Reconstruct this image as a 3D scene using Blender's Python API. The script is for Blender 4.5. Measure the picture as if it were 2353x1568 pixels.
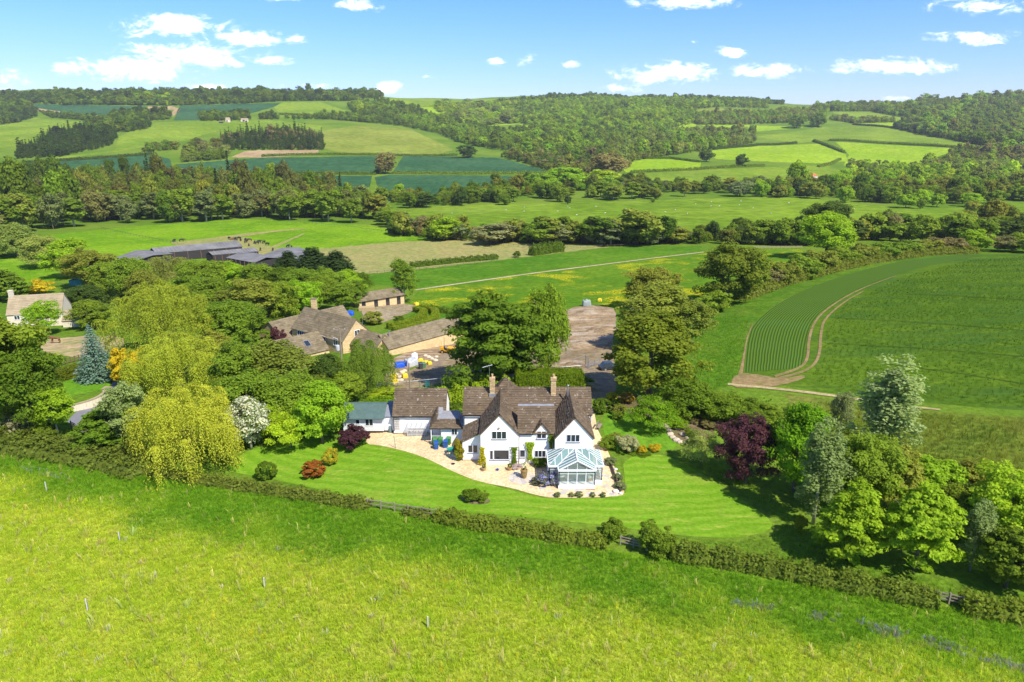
import bpy, bmesh, math, random
import numpy as np
from mathutils import Vector, Matrix
# ------------------------------------------------------------------ camera, sky, sun, exposure
for o in list(bpy.data.objects): bpy.data.objects.remove(o)
SC = bpy.context.scene
COL = SC.collection
R = math.radians
ZC, PITCH, FPX, CX, CY = 40.0, R(17.1), 1569.0, 1176.5, 784.0
cam = bpy.data.cameras.new('camera'); cam.sensor_width = 36; cam.lens = FPX/2353*36
cam.clip_start = 0.5; cam.clip_end = 20000
camo = bpy.data.objects.new('camera', cam); COL.objects.link(camo)
camo.location = (0, 0, ZC); camo.rotation_euler = (R(90)-PITCH, 0, 0)
SC.camera = camo
SUN_EL, SUN_AZ = R(50), R(138)          # azimuth clockwise from the viewing direction: the sun stands right and behind
sun = bpy.data.lights.new('sun', 'SUN'); sun.energy = 2.85; sun.angle = R(0.5); sun.color = (1, 0.95, 0.86)
suno = bpy.data.objects.new('sun', sun); COL.objects.link(suno)
sd = Vector((math.sin(SUN_AZ)*math.cos(SUN_EL), math.cos(SUN_AZ)*math.cos(SUN_EL), math.sin(SUN_EL)))
suno.rotation_euler = sd.to_track_quat('Z', 'Y').to_euler(); suno.location = (0, 0, 200)
SC.view_settings.view_transform = 'Standard'; SC.view_settings.look = 'None'
SC.view_settings.exposure = 1.52; SC.view_settings.gamma = 1; SC.view_settings.use_curve_mapping = False
try:
    SC.cycles.max_bounces = 7; SC.cycles.diffuse_bounces = 4; SC.cycles.transparent_max_bounces = 10
    SC.cycles.use_denoising = True; SC.cycles.volume_bounces = 0
    SC.cycles.caustics_reflective = False; SC.cycles.caustics_refractive = False
except Exception: pass

class NT:
    """small helper for writing node trees"""
    def __init__(s, tree): s.t = tree; s.t.nodes.clear()
    def n(s, typ, **kw):
        nd = s.t.nodes.new(typ)
        for k, v in kw.items(): setattr(nd, k, v)
        return nd
    def put(s, sock, v):
        if hasattr(v, 'is_output'): s.t.links.new(v, sock)
        elif isinstance(v, (tuple, list)) and len(v) == 3 and len(sock.default_value) == 4: sock.default_value = (*v, 1)
        else: sock.default_value = v
    def m(s, op, a, b=None, c=None, clamp=False):
        nd = s.n('ShaderNodeMath', operation=op); nd.use_clamp = clamp
        for i, v in enumerate((a, b, c)):
            if v is not None: s.put(nd.inputs[i], v)
        return nd.outputs[0]
    def vm(s, op, a, b=None, scale=None):
        nd = s.n('ShaderNodeVectorMath', operation=op)
        s.put(nd.inputs[0], a)
        if b is not None: s.put(nd.inputs[1], b)
        if scale is not None: s.put(nd.inputs['Scale'], scale)
        return nd.outputs['Value'] if op in ('DOT_PRODUCT', 'LENGTH') else nd.outputs[0]
    def mix(s, f, a, b, bt='MIX'):
        nd = s.n('ShaderNodeMix', data_type='RGBA', blend_type=bt)
        s.put(nd.inputs['Factor'], f); s.put(nd.inputs['A'], a); s.put(nd.inputs['B'], b)
        return nd.outputs['Result']
    def noise(s, vec, scale, detail=3, rough=0.55, dist=0.0):
        nd = s.n('ShaderNodeTexNoise'); s.put(nd.inputs['Vector'], vec)
        nd.inputs['Scale'].default_value = scale; nd.inputs['Detail'].default_value = detail
        nd.inputs['Roughness'].default_value = rough; nd.inputs['Distortion'].default_value = dist
        return nd.outputs[0]
    def ramp(s, f, lo, hi):
        nd = s.n('ShaderNodeMapRange'); s.put(nd.inputs[0], f)
        nd.inputs[1].default_value = lo; nd.inputs[2].default_value = hi
        return nd.outputs[0]
    def sm(s, f, lo, hi):
        nd = s.n('ShaderNodeMapRange', interpolation_type='SMOOTHSTEP'); s.put(nd.inputs[0], f)
        nd.inputs[1].default_value = lo; nd.inputs[2].default_value = hi
        return nd.outputs[0]

def ray(u, v):
    """slopes of the sight line through photo point (u, v): X/Y and descent/Y"""
    q, w = (u-CX)/FPX, (CY-v)/FPX
    dy = math.cos(PITCH)+w*math.sin(PITCH); dz = -math.sin(PITCH)+w*math.cos(PITCH)
    return q/dy, -dz/dy

world = bpy.data.worlds.new('World'); SC.world = world; world.use_nodes = True
W = NT(world.node_tree)
sky = W.n('ShaderNodeTexSky', sky_type='NISHITA'); sky.sun_disc = False
sky.sun_elevation = SUN_EL; sky.sun_rotation = SUN_AZ
sky.altitude = 100; sky.air_density = 1.0; sky.dust_density = 0.15; sky.ozone_density = 3.0
tc = W.n('ShaderNodeTexCoord'); dirv = tc.outputs['Generated']
sx = W.n('ShaderNodeSeparateXYZ'); W.put(sx.inputs[0], dirv)
dz = W.m('MAXIMUM', sx.outputs[2], 0.0)
# clear spring sky: azure above, pale near the hills
grad = W.m('POWER', W.m('MULTIPLY', dz, 6.0, clamp=True), 0.62)
tint = W.mix(grad, (0.57, 0.52, 0.70), (0.30, 0.505, 0.90))
skyc = W.mix(1.0, sky.outputs[0], tint, 'MULTIPLY')
yy = W.m('MAXIMUM', sx.outputs[1], 0.05)
av = W.m('DIVIDE', sx.outputs[0], yy); ev = W.m('DIVIDE', sx.outputs[2], yy)
cv = W.n('ShaderNodeCombineXYZ'); W.put(cv.inputs[0], av); W.put(cv.inputs[1], W.m('MULTIPLY', ev, 2.2)); 
n1 = W.noise(cv.outputs[0], 26, 8, 0.66, 0.6); n2 = W.noise(cv.outputs[0], 75, 6, 0.65, 0.4)
CLOUDS = [(405,58,190,36,1),(345,75,110,22,.8),(560,88,130,28,1),(683,92,48,20,.9),(300,155,230,42,1),(340,172,150,26,.9),(430,125,220,46,1),(500,140,110,30,.9),
 (635,140,90,15,.75),(465,200,90,10,.7),(895,202,44,22,1),(830,12,80,24,.8),(1148,142,40,15,.85),(1210,140,50,20,.6),(1315,147,34,15,.7),(1535,170,170,38,1),
 (1570,160,90,26,.9),(1677,120,72,18,.9),(1762,163,145,24,.95),(2045,152,205,28,1),(2230,86,155,24,.9),(2250,14,170,28,.8),(1560,8,190,20,.9),(1425,203,75,18,.8),
 (1593,96,16,11,.6),(2057,228,60,12,.6),(650,0,80,10,.7),(15,190,80,44,.7),(700,197,120,10,.6),(985,176,38,11,.5)]
tot = None
for (u, v, w, h, k) in CLOUDS:
    a0, t0 = ray(u, v); a1, _ = ray(u+w*.62, v); _, t1 = ray(u, v-h*.64)
    d = W.n('ShaderNodeVectorMath', operation='MULTIPLY_ADD')
    W.put(d.inputs[0], cv.outputs[0]); ia, ie = 1/abs(a1-a0), 1/abs(t1-t0)/2.2
    d.inputs[1].default_value = (ia, ie, 0); d.inputs[2].default_value = (-a0*ia, t0*2.2*ie, 0)
    q = W.vm('LENGTH', d.outputs[0])
    g = W.m('MULTIPLY_ADD', q, -k*0.72, k*1.12)
    tot = g if tot is None else W.m('MAXIMUM', tot, g)
# fair-weather cumulus goes on above and around the part of the sky in the photograph
n3 = W.noise(dirv, 5.0, 6, 0.6)
out = W.m('MAXIMUM', W.sm(sx.outputs[2], 0.2, 0.3), W.sm(sx.outputs[1], 0.75, 0.6))
gen = W.m('MULTIPLY', W.m('MULTIPLY_ADD', n3, 5.0, -2.6), W.m('MULTIPLY', out, W.sm(sx.outputs[2], 0.0, 0.1)))
tot = W.m('MAXIMUM', W.m('MAXIMUM', tot, 0.0), W.m('MINIMUM', gen, 0.7))
dens = W.m('ADD', tot, W.m('ADD', W.m('MULTIPLY_ADD', n1, 2.6, -1.38), W.m('MULTIPLY_ADD', n2, 0.9, -0.46)))
mask = W.m('MULTIPLY', W.sm(dens, 0.12, 0.9), W.sm(tot, 0.0, 0.3))
cloudc = W.mix(W.sm(dens, 0.2, 1.0), (5.4, 5.9, 6.5), (8.2, 8.3, 8.5))
bg = W.n('ShaderNodeBackground'); W.put(bg.inputs[0], W.mix(W.m('MULTIPLY', mask, 0.93), skyc, cloudc)); bg.inputs[1].default_value = 0.09
wo = W.n('ShaderNodeOutputWorld'); W.t.links.new(bg.outputs[0], wo.inputs[0])

# ------------------------------------------------------------------ terrain
CTRL = []
def ctl(u, v, Y=None, z=None):
    a, t = ray(u, v)
    if Y is None: Y = (ZC-z)/t
    CTRL.append((a, math.log(Y), t))
for u in (-500, 100):
    for v, z in ((1700,0),(1568,0),(1250,0),(1066,0),(1000,0),(920,-.7),(860,-2),(800,-4.6),(740,-8.2),(660,-11.5),(600,-13.5),(530,-18)): ctl(u, v, z=z)
    for v, Y in ((490,560),(450,690),(420,820),(380,1000),(340,1250),(300,1550),(260,1950),(235,2250)): ctl(u, v, Y)
for u in (1176,):
    for v, z in ((1700,0),(1568,0),(1250,0),(1066,0),(980,0),(930,0),(880,0),(850,-1.6),(800,-4.6),(760,-6.5),(690,-11),(620,-14),(575,-17),(550,-18.3),(520,-20.3),(490,-21.8)): ctl(u, v, z=z)
    for v, Y in ((460,660),(440,750),(420,860),(400,980),(350,1400),(300,1900),(260,2450)): ctl(u, v, Y)
for u in (2100, 2850):
    for v, z in ((1700,0),(1568,0),(1250,0),(1066,0),(1000,0),(930,-.5),(840,-1.2),(760,-2),(680,-3.5),(600,-7.2),(575,-9.5),(545,-18),(500,-20)): ctl(u, v, z=z)
    for v, Y in ((475,585),(450,700),(420,880),(400,1020),(350,1420),(300,1900),(262,2450)): ctl(u, v, Y)
for u, v, Y in ((-500,212,2600),(100,211,2650),(420,213,2700),(650,214,2800),(880,221,2950),(1010,224,3050),(1180,226,3150),(1400,226,3150),(1620,229,3150),(1800,240,3100),(1870,243,3100),(2040,242,3000),(2200,231,2900),(2353,220,2850),(2850,212,2800)):
    ctl(u, v, Y)
    a, t = ray(u, v); CTRL.append((a, math.log(Y*1.35), t+0.03)); CTRL.append((a, math.log(Y*1.9), t+0.09))
CT = np.array(CTRL)
def _phi(r2): return np.where(r2 > 1e-12, 0.5*r2*np.log(np.maximum(r2, 1e-12)), 0)
_A = np.stack([CT[:, 0]*1.6, CT[:, 1]], 1)
_D = ((_A[:, None]-_A[None])**2).sum(2)
_n = len(CT); _M = np.zeros((_n+3, _n+3)); _M[:_n, :_n] = _phi(_D)+np.eye(_n)*1e-4
_M[:_n, _n] = 1; _M[:_n, _n+1:] = _A; _M[_n, :_n] = 1; _M[_n+1:, :_n] = _A.T
_W = np.linalg.solve(_M, np.concatenate([CT[:, 2], np.zeros(3)]))
def tps(a, s):
    q = np.stack([np.ravel(a)*1.6, np.ravel(s)], 1)
    d = ((q[:, None]-_A[None])**2).sum(2)
    return (_phi(d)@_W[:_n]+_W[_n]+q@_W[_n+1:]).reshape(np.shape(a))
NA, NS = 261, 321
AG = np.linspace(-1.3, 1.3, NA); SG = np.linspace(math.log(15), math.log(5600), NS)
TG = np.zeros((NS, NA))
for i in range(NS):
    TG[i] = tps(AG, np.full(NA, SG[i]))
    Y = math.exp(SG[i])
    if Y < 46: TG[i] = (ZC)/Y
    elif Y < 60: k = (Y-46)/14; TG[i] = TG[i]*k+(ZC/Y)*(1-k)
_aa, _ss = np.meshgrid(AG, SG); _YY = np.exp(_ss); _XX = _aa*_YY
_k = np.clip((_YY-700)/700, 0, 1)*np.clip((4200-_YY)/900, 0, 1)
_u = np.sin(_XX/150+1.3*np.sin(_YY/210))+np.sin(_YY/170+1.1*np.sin(_XX/190+1))+.6*np.sin(_XX/83+_YY/97)+.4*np.sin(_XX/41-_YY/55)
TG -= _k*_u*4.2/_YY
def tgrid(a, s):
    x = np.clip((np.asarray(a)+1.3)/2.6*(NA-1), 0, NA-1.001); y = np.clip((np.asarray(s)-SG[0])/(SG[-1]-SG[0])*(NS-1), 0, NS-1.001)
    i, j = x.astype(int), y.astype(int); fx, fy = x-i, y-j
    return (TG[j, i]*(1-fx)+TG[j, i+1]*fx)*(1-fy)+(TG[j+1, i]*(1-fx)+TG[j+1, i+1]*fx)*fy
def zt(X, Y):
    X = np.asarray(X, float); Y = np.asarray(Y, float)
    return ZC-Y*tgrid(X/Y, np.log(Y))
def P(u, v, dz=0.0):
    """ground point that the photograph shows at (u, v)"""
    a, t = ray(u, v)
    c = tgrid(np.full(NS, a), SG)
    k = np.nonzero(c <= t)[0]
    j = k[0] if len(k) else NS-1
    if j == 0: s = SG[0]
    else:
        f = (c[j-1]-t)/max(c[j-1]-c[j], 1e-9); s = SG[j-1]+min(max(f, 0), 1)*(SG[j]-SG[j-1])
    Y = math.exp(s)
    return Vector((a*Y, Y, float(zt(a*Y, Y))+dz))
def ppm(p): return FPX/(p[1]*math.cos(PITCH)+(ZC-p[2])*math.sin(PITCH))
def ztop(Y, v): return ZC-Y*ray(CX, v)[1]
def proj(p):
    p = np.asarray(p, float); dpt = p[..., 1]*math.cos(PITCH)+(ZC-p[..., 2])*math.sin(PITCH)
    up = p[..., 1]*math.sin(PITCH)-(ZC-p[..., 2])*math.cos(PITCH)
    return np.stack([CX+FPX*p[..., 0]/dpt, CY-FPX*up/dpt], -1)

# ------------------------------------------------------------------ object helpers
def tag(o, label=None, cat=None, group=None, kind=None):
    if label: o['label'] = label
    if cat: o['category'] = cat
    if group: o['group'] = group
    if kind: o['kind'] = kind
    return o
def mk(name, mesh, parent=None, mat=None):
    o = bpy.data.objects.new(name, mesh); COL.objects.link(o)
    if parent is not None: o.parent = parent
    if mat is not None and mesh is not None and not mesh.materials: mesh.materials.append(mat)
    return o
def empty(name, loc=(0, 0, 0), rz=0.0):
    o = bpy.data.objects.new(name, None); COL.objects.link(o); o.location = loc; o.rotation_euler = (0, 0, rz)
    o.empty_display_size = 0.3
    return o
def npmesh(name, V, F, mat=None, smooth=False, var=None):
    """mesh from numpy arrays; F all of one size; var = per-face value kept as attribute 'v'"""
    me = bpy.data.meshes.new(name); V = np.asarray(V, np.float32); F = np.asarray(F, np.int32)
    n, k = F.shape
    me.vertices.add(len(V)); me.vertices.foreach_set('co', V.ravel())
    me.loops.add(n*k); me.loops.foreach_set('vertex_index', F.ravel())
    me.polygons.add(n); me.polygons.foreach_set('loop_start', np.arange(0, n*k, k, dtype=np.int32))
    try: me.polygons.foreach_set('loop_total', np.full(n, k, np.int32))
    except Exception: pass
    if smooth: me.polygons.foreach_set('use_smooth', np.ones(n, bool))
    if var is not None:
        at = me.attributes.new('v', 'FLOAT', 'FACE'); at.data.foreach_set('value', np.asarray(var, np.float32))
    me.update(calc_edges=True)
    if mat is not None: me.materials.append(mat)
    return me
class MB:
    """collects boxes, polygons and tubes; build() links them as ONE mesh object"""
    def __init__(s): s.V = []; s.F = []; s.A = []; s.val = 0.5
    def poly(s, pts):
        b = len(s.V); s.V += [tuple(p) for p in pts]; s.F.append(tuple(range(b, b+len(pts)))); s.A.append(s.val); return s
    def box(s, x0, y0, z0, x1, y1, z1):
        b = len(s.V); s.V += [(x0,y0,z0),(x1,y0,z0),(x1,y1,z0),(x0,y1,z0),(x0,y0,z1),(x1,y0,z1),(x1,y1,z1),(x0,y1,z1)]
        for f in ((0,3,2,1),(4,5,6,7),(0,1,5,4),(1,2,6,5),(2,3,7,6),(3,0,4,7)): s.F.append(tuple(b+i for i in f)); s.A.append(s.val)
        return s
    def hexa(s, bot, top):
        """solid between two outlines of equal length"""
        n = len(bot); b = len(s.V); s.V += [tuple(p) for p in bot]+[tuple(p) for p in top]
        s.F.append(tuple(b+n-1-i for i in range(n))); s.F.append(tuple(b+n+i for i in range(n)))
        for i in range(n): j = (i+1) % n; s.F.append((b+i, b+j, b+n+j, b+n+i))
        s.A += [s.val]*(n+2); return s
    def tube(s, pts, r, n=6, r1=None, cap=True):
        pts = [Vector(p) for p in pts]; m = len(pts); b = len(s.V)
        for i, p in enumerate(pts):
            d = (pts[min(i+1, m-1)]-pts[max(i-1, 0)]).normalized()
            x = d.cross(Vector((0, 0, 1)) if abs(d.z) < .95 else Vector((1, 0, 0))).normalized(); y = d.cross(x)
            rr = r if r1 is None else r+(r1-r)*i/max(m-1, 1)
            for k in range(n): a = 2*math.pi*k/n; s.V.append(tuple(p+x*(rr*math.cos(a))+y*(rr*math.sin(a))))
        for i in range(m-1):
            for k in range(n): l = (k+1) % n; s.F.append((b+i*n+k, b+i*n+l, b+(i+1)*n+l, b+(i+1)*n+k)); s.A.append(s.val)
        if cap:
            s.F.append(tuple(b+k for k in reversed(range(n)))); s.F.append(tuple(b+(m-1)*n+k for k in range(n))); s.A += [s.val]*2
        return s
    def bar(s, p, q, w, h=None):
        """square bar between two points"""
        p, q = Vector(p), Vector(q); h = h or w; d = (q-p).normalized()
        x = d.cross(Vector((0, 0, 1)) if abs(d.z) < .95 else Vector((1, 0, 0))).normalized(); y = d.cross(x).normalized()
        o = [x*w/2+y*h/2, -x*w/2+y*h/2, -x*w/2-y*h/2, x*w/2-y*h/2]
        return s.hexa([p+k for k in o], [q+k for k in o])
    def lathe(s, prof, n=12, c=(0, 0, 0)):
        b = len(s.V); m = len(prof)
        for r, z in prof:
            for k in range(n): a = 2*math.pi*k/n; s.V.append((c[0]+r*math.cos(a), c[1]+r*math.sin(a), c[2]+z))
        for i in range(m-1):
            for k in range(n): l = (k+1) % n; s.F.append((b+i*n+k, b+i*n+l, b+(i+1)*n+l, b+(i+1)*n+k)); s.A.append(s.val)
        s.F.append(tuple(b+k for k in reversed(range(n)))); s.F.append(tuple(b+(m-1)*n+k for k in range(n))); s.A += [s.val]*2
        return s
    def mesh(s, name, mat=None, smooth=False):
        me = bpy.data.meshes.new(name); me.from_pydata(s.V, [], s.F)
        at = me.attributes.new('v', 'FLOAT', 'FACE'); at.data.foreach_set('value', s.A)
        if smooth: me.polygons.foreach_set('use_smooth', [True]*len(me.polygons))
        me.update()
        if mat: me.materials.append(mat)
        return me
    def build(s, name, mat=None, parent=None, smooth=False): return mk(name, s.mesh(name, mat, smooth), parent)

# ------------------------------------------------------------------ materials
def mat_new(name):
    m = bpy.data.materials.new(name); m.use_nodes = True; return m, NT(m.node_tree)
def finish(N, shader): o = N.n('ShaderNodeOutputMaterial'); N.t.links.new(shader, o.inputs[0])
def bsdf(N, col, rough=0.8, metal=0.0, spec=0.3, normal=None):
    b = N.n('ShaderNodeBsdfPrincipled'); N.put(b.inputs['Base Color'], col); N.put(b.inputs['Roughness'], rough)
    b.inputs['Metallic'].default_value = metal; b.inputs['Specular IOR Level'].default_value = spec
    if normal is not None: N.put(b.inputs['Normal'], normal)
    return b
def bump(N, h, dist, strength=1.0):
    b = N.n('ShaderNodeBump'); N.put(b.inputs['Height'], h); b.inputs['Distance'].default_value = dist; b.inputs['Strength'].default_value = strength
    return b.outputs[0]
_PM = {}
def paint(name, col, rough=0.6, metal=0.0, spec=0.35, dirt=0.12, scale=3.0):
    """plain surface with a little wear"""
    if name in _PM: return _PM[name]
    m, N = mat_new(name); c = N.n('ShaderNodeTexCoord').outputs['Object']
    n = N.noise(c, scale, 5, 0.6)
    k = N.ramp(n, 0.3, 0.75)
    colr = N.mix(k, tuple(x*(1-dirt) for x in col), tuple(min(1, x*(1+dirt*.5)) for x in col))
    finish(N, bsdf(N, colr, rough, metal, spec, bump(N, N.noise(c, scale*8, 3), 0.004)).outputs[0])
    _PM[name] = m; return m
def grass_mat(name, c1, c2, c3=None, big=0.02, small=0.9, bumpd=0.15, fleck=None, fleckamt=0.6, rough=0.9, patch=(0.42, 0.62), streak=None, fth=(.52, .66, .45, .6)):
    """turf: two greens in big patches, a third in small ones, relief and optional flecks (buttercups, bare earth)"""
    m, N = mat_new(name); c = N.n('ShaderNodeTexCoord').outputs['Object']
    nb = N.noise(c, big, 5, 0.6); nm = N.noise(c, small*0.22, 4, 0.65); ns = N.noise(c, small, 4, 0.7)
    col = N.mix(N.sm(nb, *patch), c1, c2)
    col = N.mix(N.m('MULTIPLY', N.sm(nm, 0.45, 0.7), 0.7), col, c3 or tuple(x*1.25 for x in c2))
    col = N.mix(N.sm(ns, 0.3, 0.72), N.mix(1.0, col, (0.72, 0.72, 0.72), 'MULTIPLY'), N.mix(1.0, col, (1.22, 1.2, 1.15), 'MULTIPLY'))
    if streak:
        mp = N.n('ShaderNodeMapping'); N.put(mp.inputs[0], c); mp.inputs['Rotation'].default_value = (0, 0, R(streak[0])); mp.inputs['Scale'].default_value = (streak[1], streak[2], 1)
        st = N.noise(mp.outputs[0], 1.0, 3, 0.6)
        col = N.mix(N.m('MULTIPLY', N.sm(st, 0.48, 0.62), streak[4]), col, streak[3])
    if fleck:
        nf = N.noise(c, small*0.12, 3, 0.6); nf2 = N.noise(c, small*2.5, 2, 0.8)
        col = N.mix(N.m('MULTIPLY', N.sm(nf, fth[0], fth[1]), N.m('MULTIPLY', N.sm(nf2, fth[2], fth[3]), fleckamt)), col, fleck)
    nrm = bump(N, N.m('ADD', ns, N.m('MULTIPLY', nm, 1.5)), bumpd)
    finish(N, bsdf(N, col, rough, 0, 0.0, nrm).outputs[0])
    return m
# ------------------------------------------------------------------ draped sheets
def terrain_tris():
    a, s = np.meshgrid(AG, SG); Y = np.exp(s); V = np.stack([a*Y, Y, ZC-Y*TG], -1)
    i = np.arange(NS*NA).reshape(NS, NA)
    q = np.stack([i[:-1, :-1], i[:-1, 1:], i[1:, 1:], i[1:, :-1]], -1).reshape(-1, 4)
    return V.reshape(-1, 3), np.concatenate([q[:, [0, 1, 2]], q[:, [0, 2, 3]]])
TV, TF = terrain_tris()
TUV = proj(TV)
def inside(p, poly):
    x, y = p[:, 0], p[:, 1]; r = np.zeros(len(p), bool)
    for (x0, y0), (x1, y1) in zip(poly, poly[1:]+poly[:1]):
        if y0 == y1: continue
        c = (y0 > y) != (y1 > y); r ^= c & (x < (x1-x0)*(y-y0)/(y1-y0)+x0)
    return r
def edist(p, poly):
    d = np.full(len(p), 1e9)
    for (x0, y0), (x1, y1) in zip(poly, poly[1:]+poly[:1]):
        ex, ey = x1-x0, y1-y0; L = ex*ex+ey*ey+1e-9
        t = np.clip(((p[:, 0]-x0)*ex+(p[:, 1]-y0)*ey)/L, 0, 1)
        d = np.minimum(d, (p[:, 0]-x0-t*ex)**2+(p[:, 1]-y0-t*ey)**2)
    return np.sqrt(d)
def smooth(pts, it=2, closed=True):
    pts = [tuple(p) for p in pts]
    for _ in range(it):
        q = []; n = len(pts)
        for i in range(n if closed else n-1):
            a, b = pts[i], pts[(i+1) % n]
            q += [tuple(a[k]*.75+b[k]*.25 for k in range(len(a))), tuple(a[k]*.25+b[k]*.75 for k in range(len(a)))]
        pts = q if closed else [pts[0]]+q+[pts[-1]]
    return pts
def drape(name, poly, mat, layer=1, levels=4, sm_it=0, wob=0.0, label=None):
    """sheet that follows the ground inside an outline seen in the photograph"""
    poly = [tuple(map(float, p)) for p in poly]
    if sm_it: poly = smooth(poly, sm_it)
    if wob:
        rr = random.Random(len(poly)*7+int(poly[0][0])); dense = []
        for (x0, y0), (x1, y1) in zip(poly, poly[1:]+poly[:1]):
            n = max(1, int(math.hypot(x1-x0, (y1-y0)*2)/(wob*6)))
            for k in range(n): dense.append((x0+(x1-x0)*k/n+rr.uniform(-wob, wob), y0+(y1-y0)*k/n+rr.uniform(-wob, wob)*.5))
        poly = dense
    pu = np.array(poly); lo, hi = pu.min(0), pu.max(0)
    tri = TV[TF]; tu = TUV[TF]
    ok = (tu[..., 0].max(1) > lo[0]) & (tu[..., 0].min(1) < hi[0]) & (tu[..., 1].max(1) > lo[1]) & (tu[..., 1].min(1) < hi[1])
    tri = tri[ok]; keep = []
    # nothing beyond the first ground met along a sight line
    for lev in range(levels+1):
        if len(tri) == 0: break
        tu = proj(tri); c = tu.mean(1); rad = np.sqrt(((tu-c[:, None])**2).sum(2)).max(1)
        d = edist(c, poly); ins = inside(c, poly); sure = d > rad
        if lev == levels: keep.append(tri[ins]); break
        keep.append(tri[sure & ins]); t = tri[~sure]
        ab, bc, ca = (t[:, 0]+t[:, 1])/2, (t[:, 1]+t[:, 2])/2, (t[:, 2]+t[:, 0])/2
        tri = np.concatenate([np.stack([t[:, 0], ab, ca], 1), np.stack([ab, t[:, 1], bc], 1), np.stack([ca, bc, t[:, 2]], 1), np.stack([ab, bc, ca], 1)])
    T = np.concatenate(keep).reshape(-1, 3)
    key = np.round(T, 3); U, inv = np.unique(key, axis=0, return_inverse=True); inv = np.ravel(inv)
    first = np.zeros(len(U), int); first[inv] = np.arange(len(T)); V = T[first].copy()
    V[:, 2] += layer*(0.006+V[:, 1]*7e-5)
    o = mk(name, npmesh(name, V, inv.reshape(-1, 3), mat, True)); tag(o, label, kind='structure')
    return o
def ribbon(pts):
    """outline of a strip given by (u, v, half-width) points"""
    l, r = [], []
    for i, (u, v, h) in enumerate(pts):
        a, b = pts[max(i-1, 0)], pts[min(i+1, len(pts)-1)]
        dx, dy = b[0]-a[0], b[1]-a[1]; L = math.hypot(dx, dy) or 1
        # the ground is seen at a slant: the strip is narrower up the picture than across it
        l.append((u-dy/L*h, v+dx/L*h*.55)); r.append((u+dy/L*h, v-dx/L*h*.55))
    return l+r[::-1]
# ------------------------------------------------------------------ ground
G_BASE = grass_mat('ground_turf', (0.085, 0.155, 0.014), (0.135, 0.195, 0.022), (0.115, 0.20, 0.016), big=0.012, small=1.4)
_V = TV.copy(); _F = [tuple(f) for f in TF]
gm = npmesh('ground', _V, TF, G_BASE, True)
ground = tag(mk('ground', gm), kind='structure')
y0 = math.exp(SG[0])
bm_ = MB(); bm_.poly([(-1.3*y0, y0, 0), (-400, y0, 0), (-400, -300, 0), (400, -300, 0), (400, y0, 0), (1.3*y0, y0, 0)])
tag(bm_.build('ground', G_BASE), kind='structure')
# wide skirts either side of the modelled valley
for sg in (-1, 1):
    edge = [TV[i*NA+(0 if sg < 0 else NA-1)] for i in range(0, NS, 8)]
    m_ = MB()
    for p, q in zip(edge[:-1], edge[1:]):
        f = lambda e: (e[0]*1.9+sg*380, e[1]-0.25*abs(e[0]), e[2])
        pts = [tuple(p), f(p), f(q), tuple(q)]
        m_.poly(pts if sg > 0 else pts[::-1])
    tag(m_.build('hills', G_BASE), kind='structure')

# ---- foreground meadow: lush by the hedge, yellow and seeding towards the camera
m_mead, N = mat_new('meadow_grass'); c = N.n('ShaderNodeTexCoord').outputs['Object']
pa, pb = P(0, 1112), P(2353, 1540); nx, ny = -(pb.y-pa.y), (pb.x-pa.x); L_ = math.hypot(nx, ny); nx /= L_; ny /= L_
dist = N.m('SUBTRACT', N.vm('DOT_PRODUCT', c, (nx, ny, 0)), nx*pa.x+ny*pa.y)
MEADOW_LINE = (nx, ny, nx*pa.x+ny*pa.y)
nb = N.noise(c, 0.13, 4, 0.65)
f = N.sm(N.m('MULTIPLY_ADD', N.m('SUBTRACT', nb, 0.5), 12.0, dist), -4.0, 2.0)
ns = N.noise(c, 2.2, 5, 0.7); nm = N.noise(c, 0.5, 4, 0.65); nw = N.noise(c, 0.09, 3, 0.6)
yel = N.mix(N.sm(nm, 0.36, 0.66), (0.245, 0.33, 0.018), (0.34, 0.37, 0.042))
lush = N.mix(N.sm(nm, 0.4, 0.62), (0.095, 0.20, 0.010), (0.14, 0.25, 0.016))
col = N.mix(f, yel, lush); col = N.mix(N.m('MULTIPLY', N.sm(nw, 0.5, 0.68), 0.4), col, (0.17, 0.27, 0.014))
col = N.mix(N.sm(ns, 0.3, 0.7), N.mix(1.0, col, (0.66, 0.7, 0.6), 'MULTIPLY'), N.mix(1.0, col, (1.2, 1.18, 1.2), 'MULTIPLY'))
finish(N, bsdf(N, col, 0.9, 0, 0.0, bump(N, ns, 0.3)).outputs[0])
drape('meadow', [(-900,900),(0,1030),(200,1062),(400,1100),(620,1130),(850,1165),(1000,1195),(1200,1232),(1400,1262),(1560,1290),(1760,1325),(2000,1360),(2190,1392),(2353,1412),(3300,1600),(3300,3800),(-900,3800)], m_mead, 1, 3, wob=3)

# ---- fields
crop = lambda nm, a, b, **k: grass_mat(nm, a, b, **k)
PASTURE = grass_mat('pasture', (0.10, 0.21, 0.008), (0.155, 0.27, 0.012), (0.17, 0.27, 0.02), big=0.02, small=0.5, bumpd=.1)
PASTURE_D = grass_mat('pasture_green', (0.058, 0.145, 0.010), (0.085, 0.175, 0.012), (0.11, 0.19, 0.016), big=0.018, small=0.5, bumpd=.1)
HILLGRASS = grass_mat('hill_grass', (0.145, 0.185, 0.024), (0.20, 0.24, 0.036), (0.21, 0.225, 0.045), big=0.006, small=0.10, bumpd=.3)
HILLGRASS_G = grass_mat('hill_pasture', (0.12, 0.195, 0.016), (0.17, 0.245, 0.022), (0.19, 0.24, 0.03), big=0.006, small=0.12, bumpd=.3)
HILLBRIGHT = grass_mat('bright_hill_pasture', (0.18, 0.29, 0.012), (0.23, 0.335, 0.018), (0.24, 0.31, 0.028), big=0.006, small=0.12, bumpd=.3)  # on the central hill and right pasture sunlight is put into this green
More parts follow.
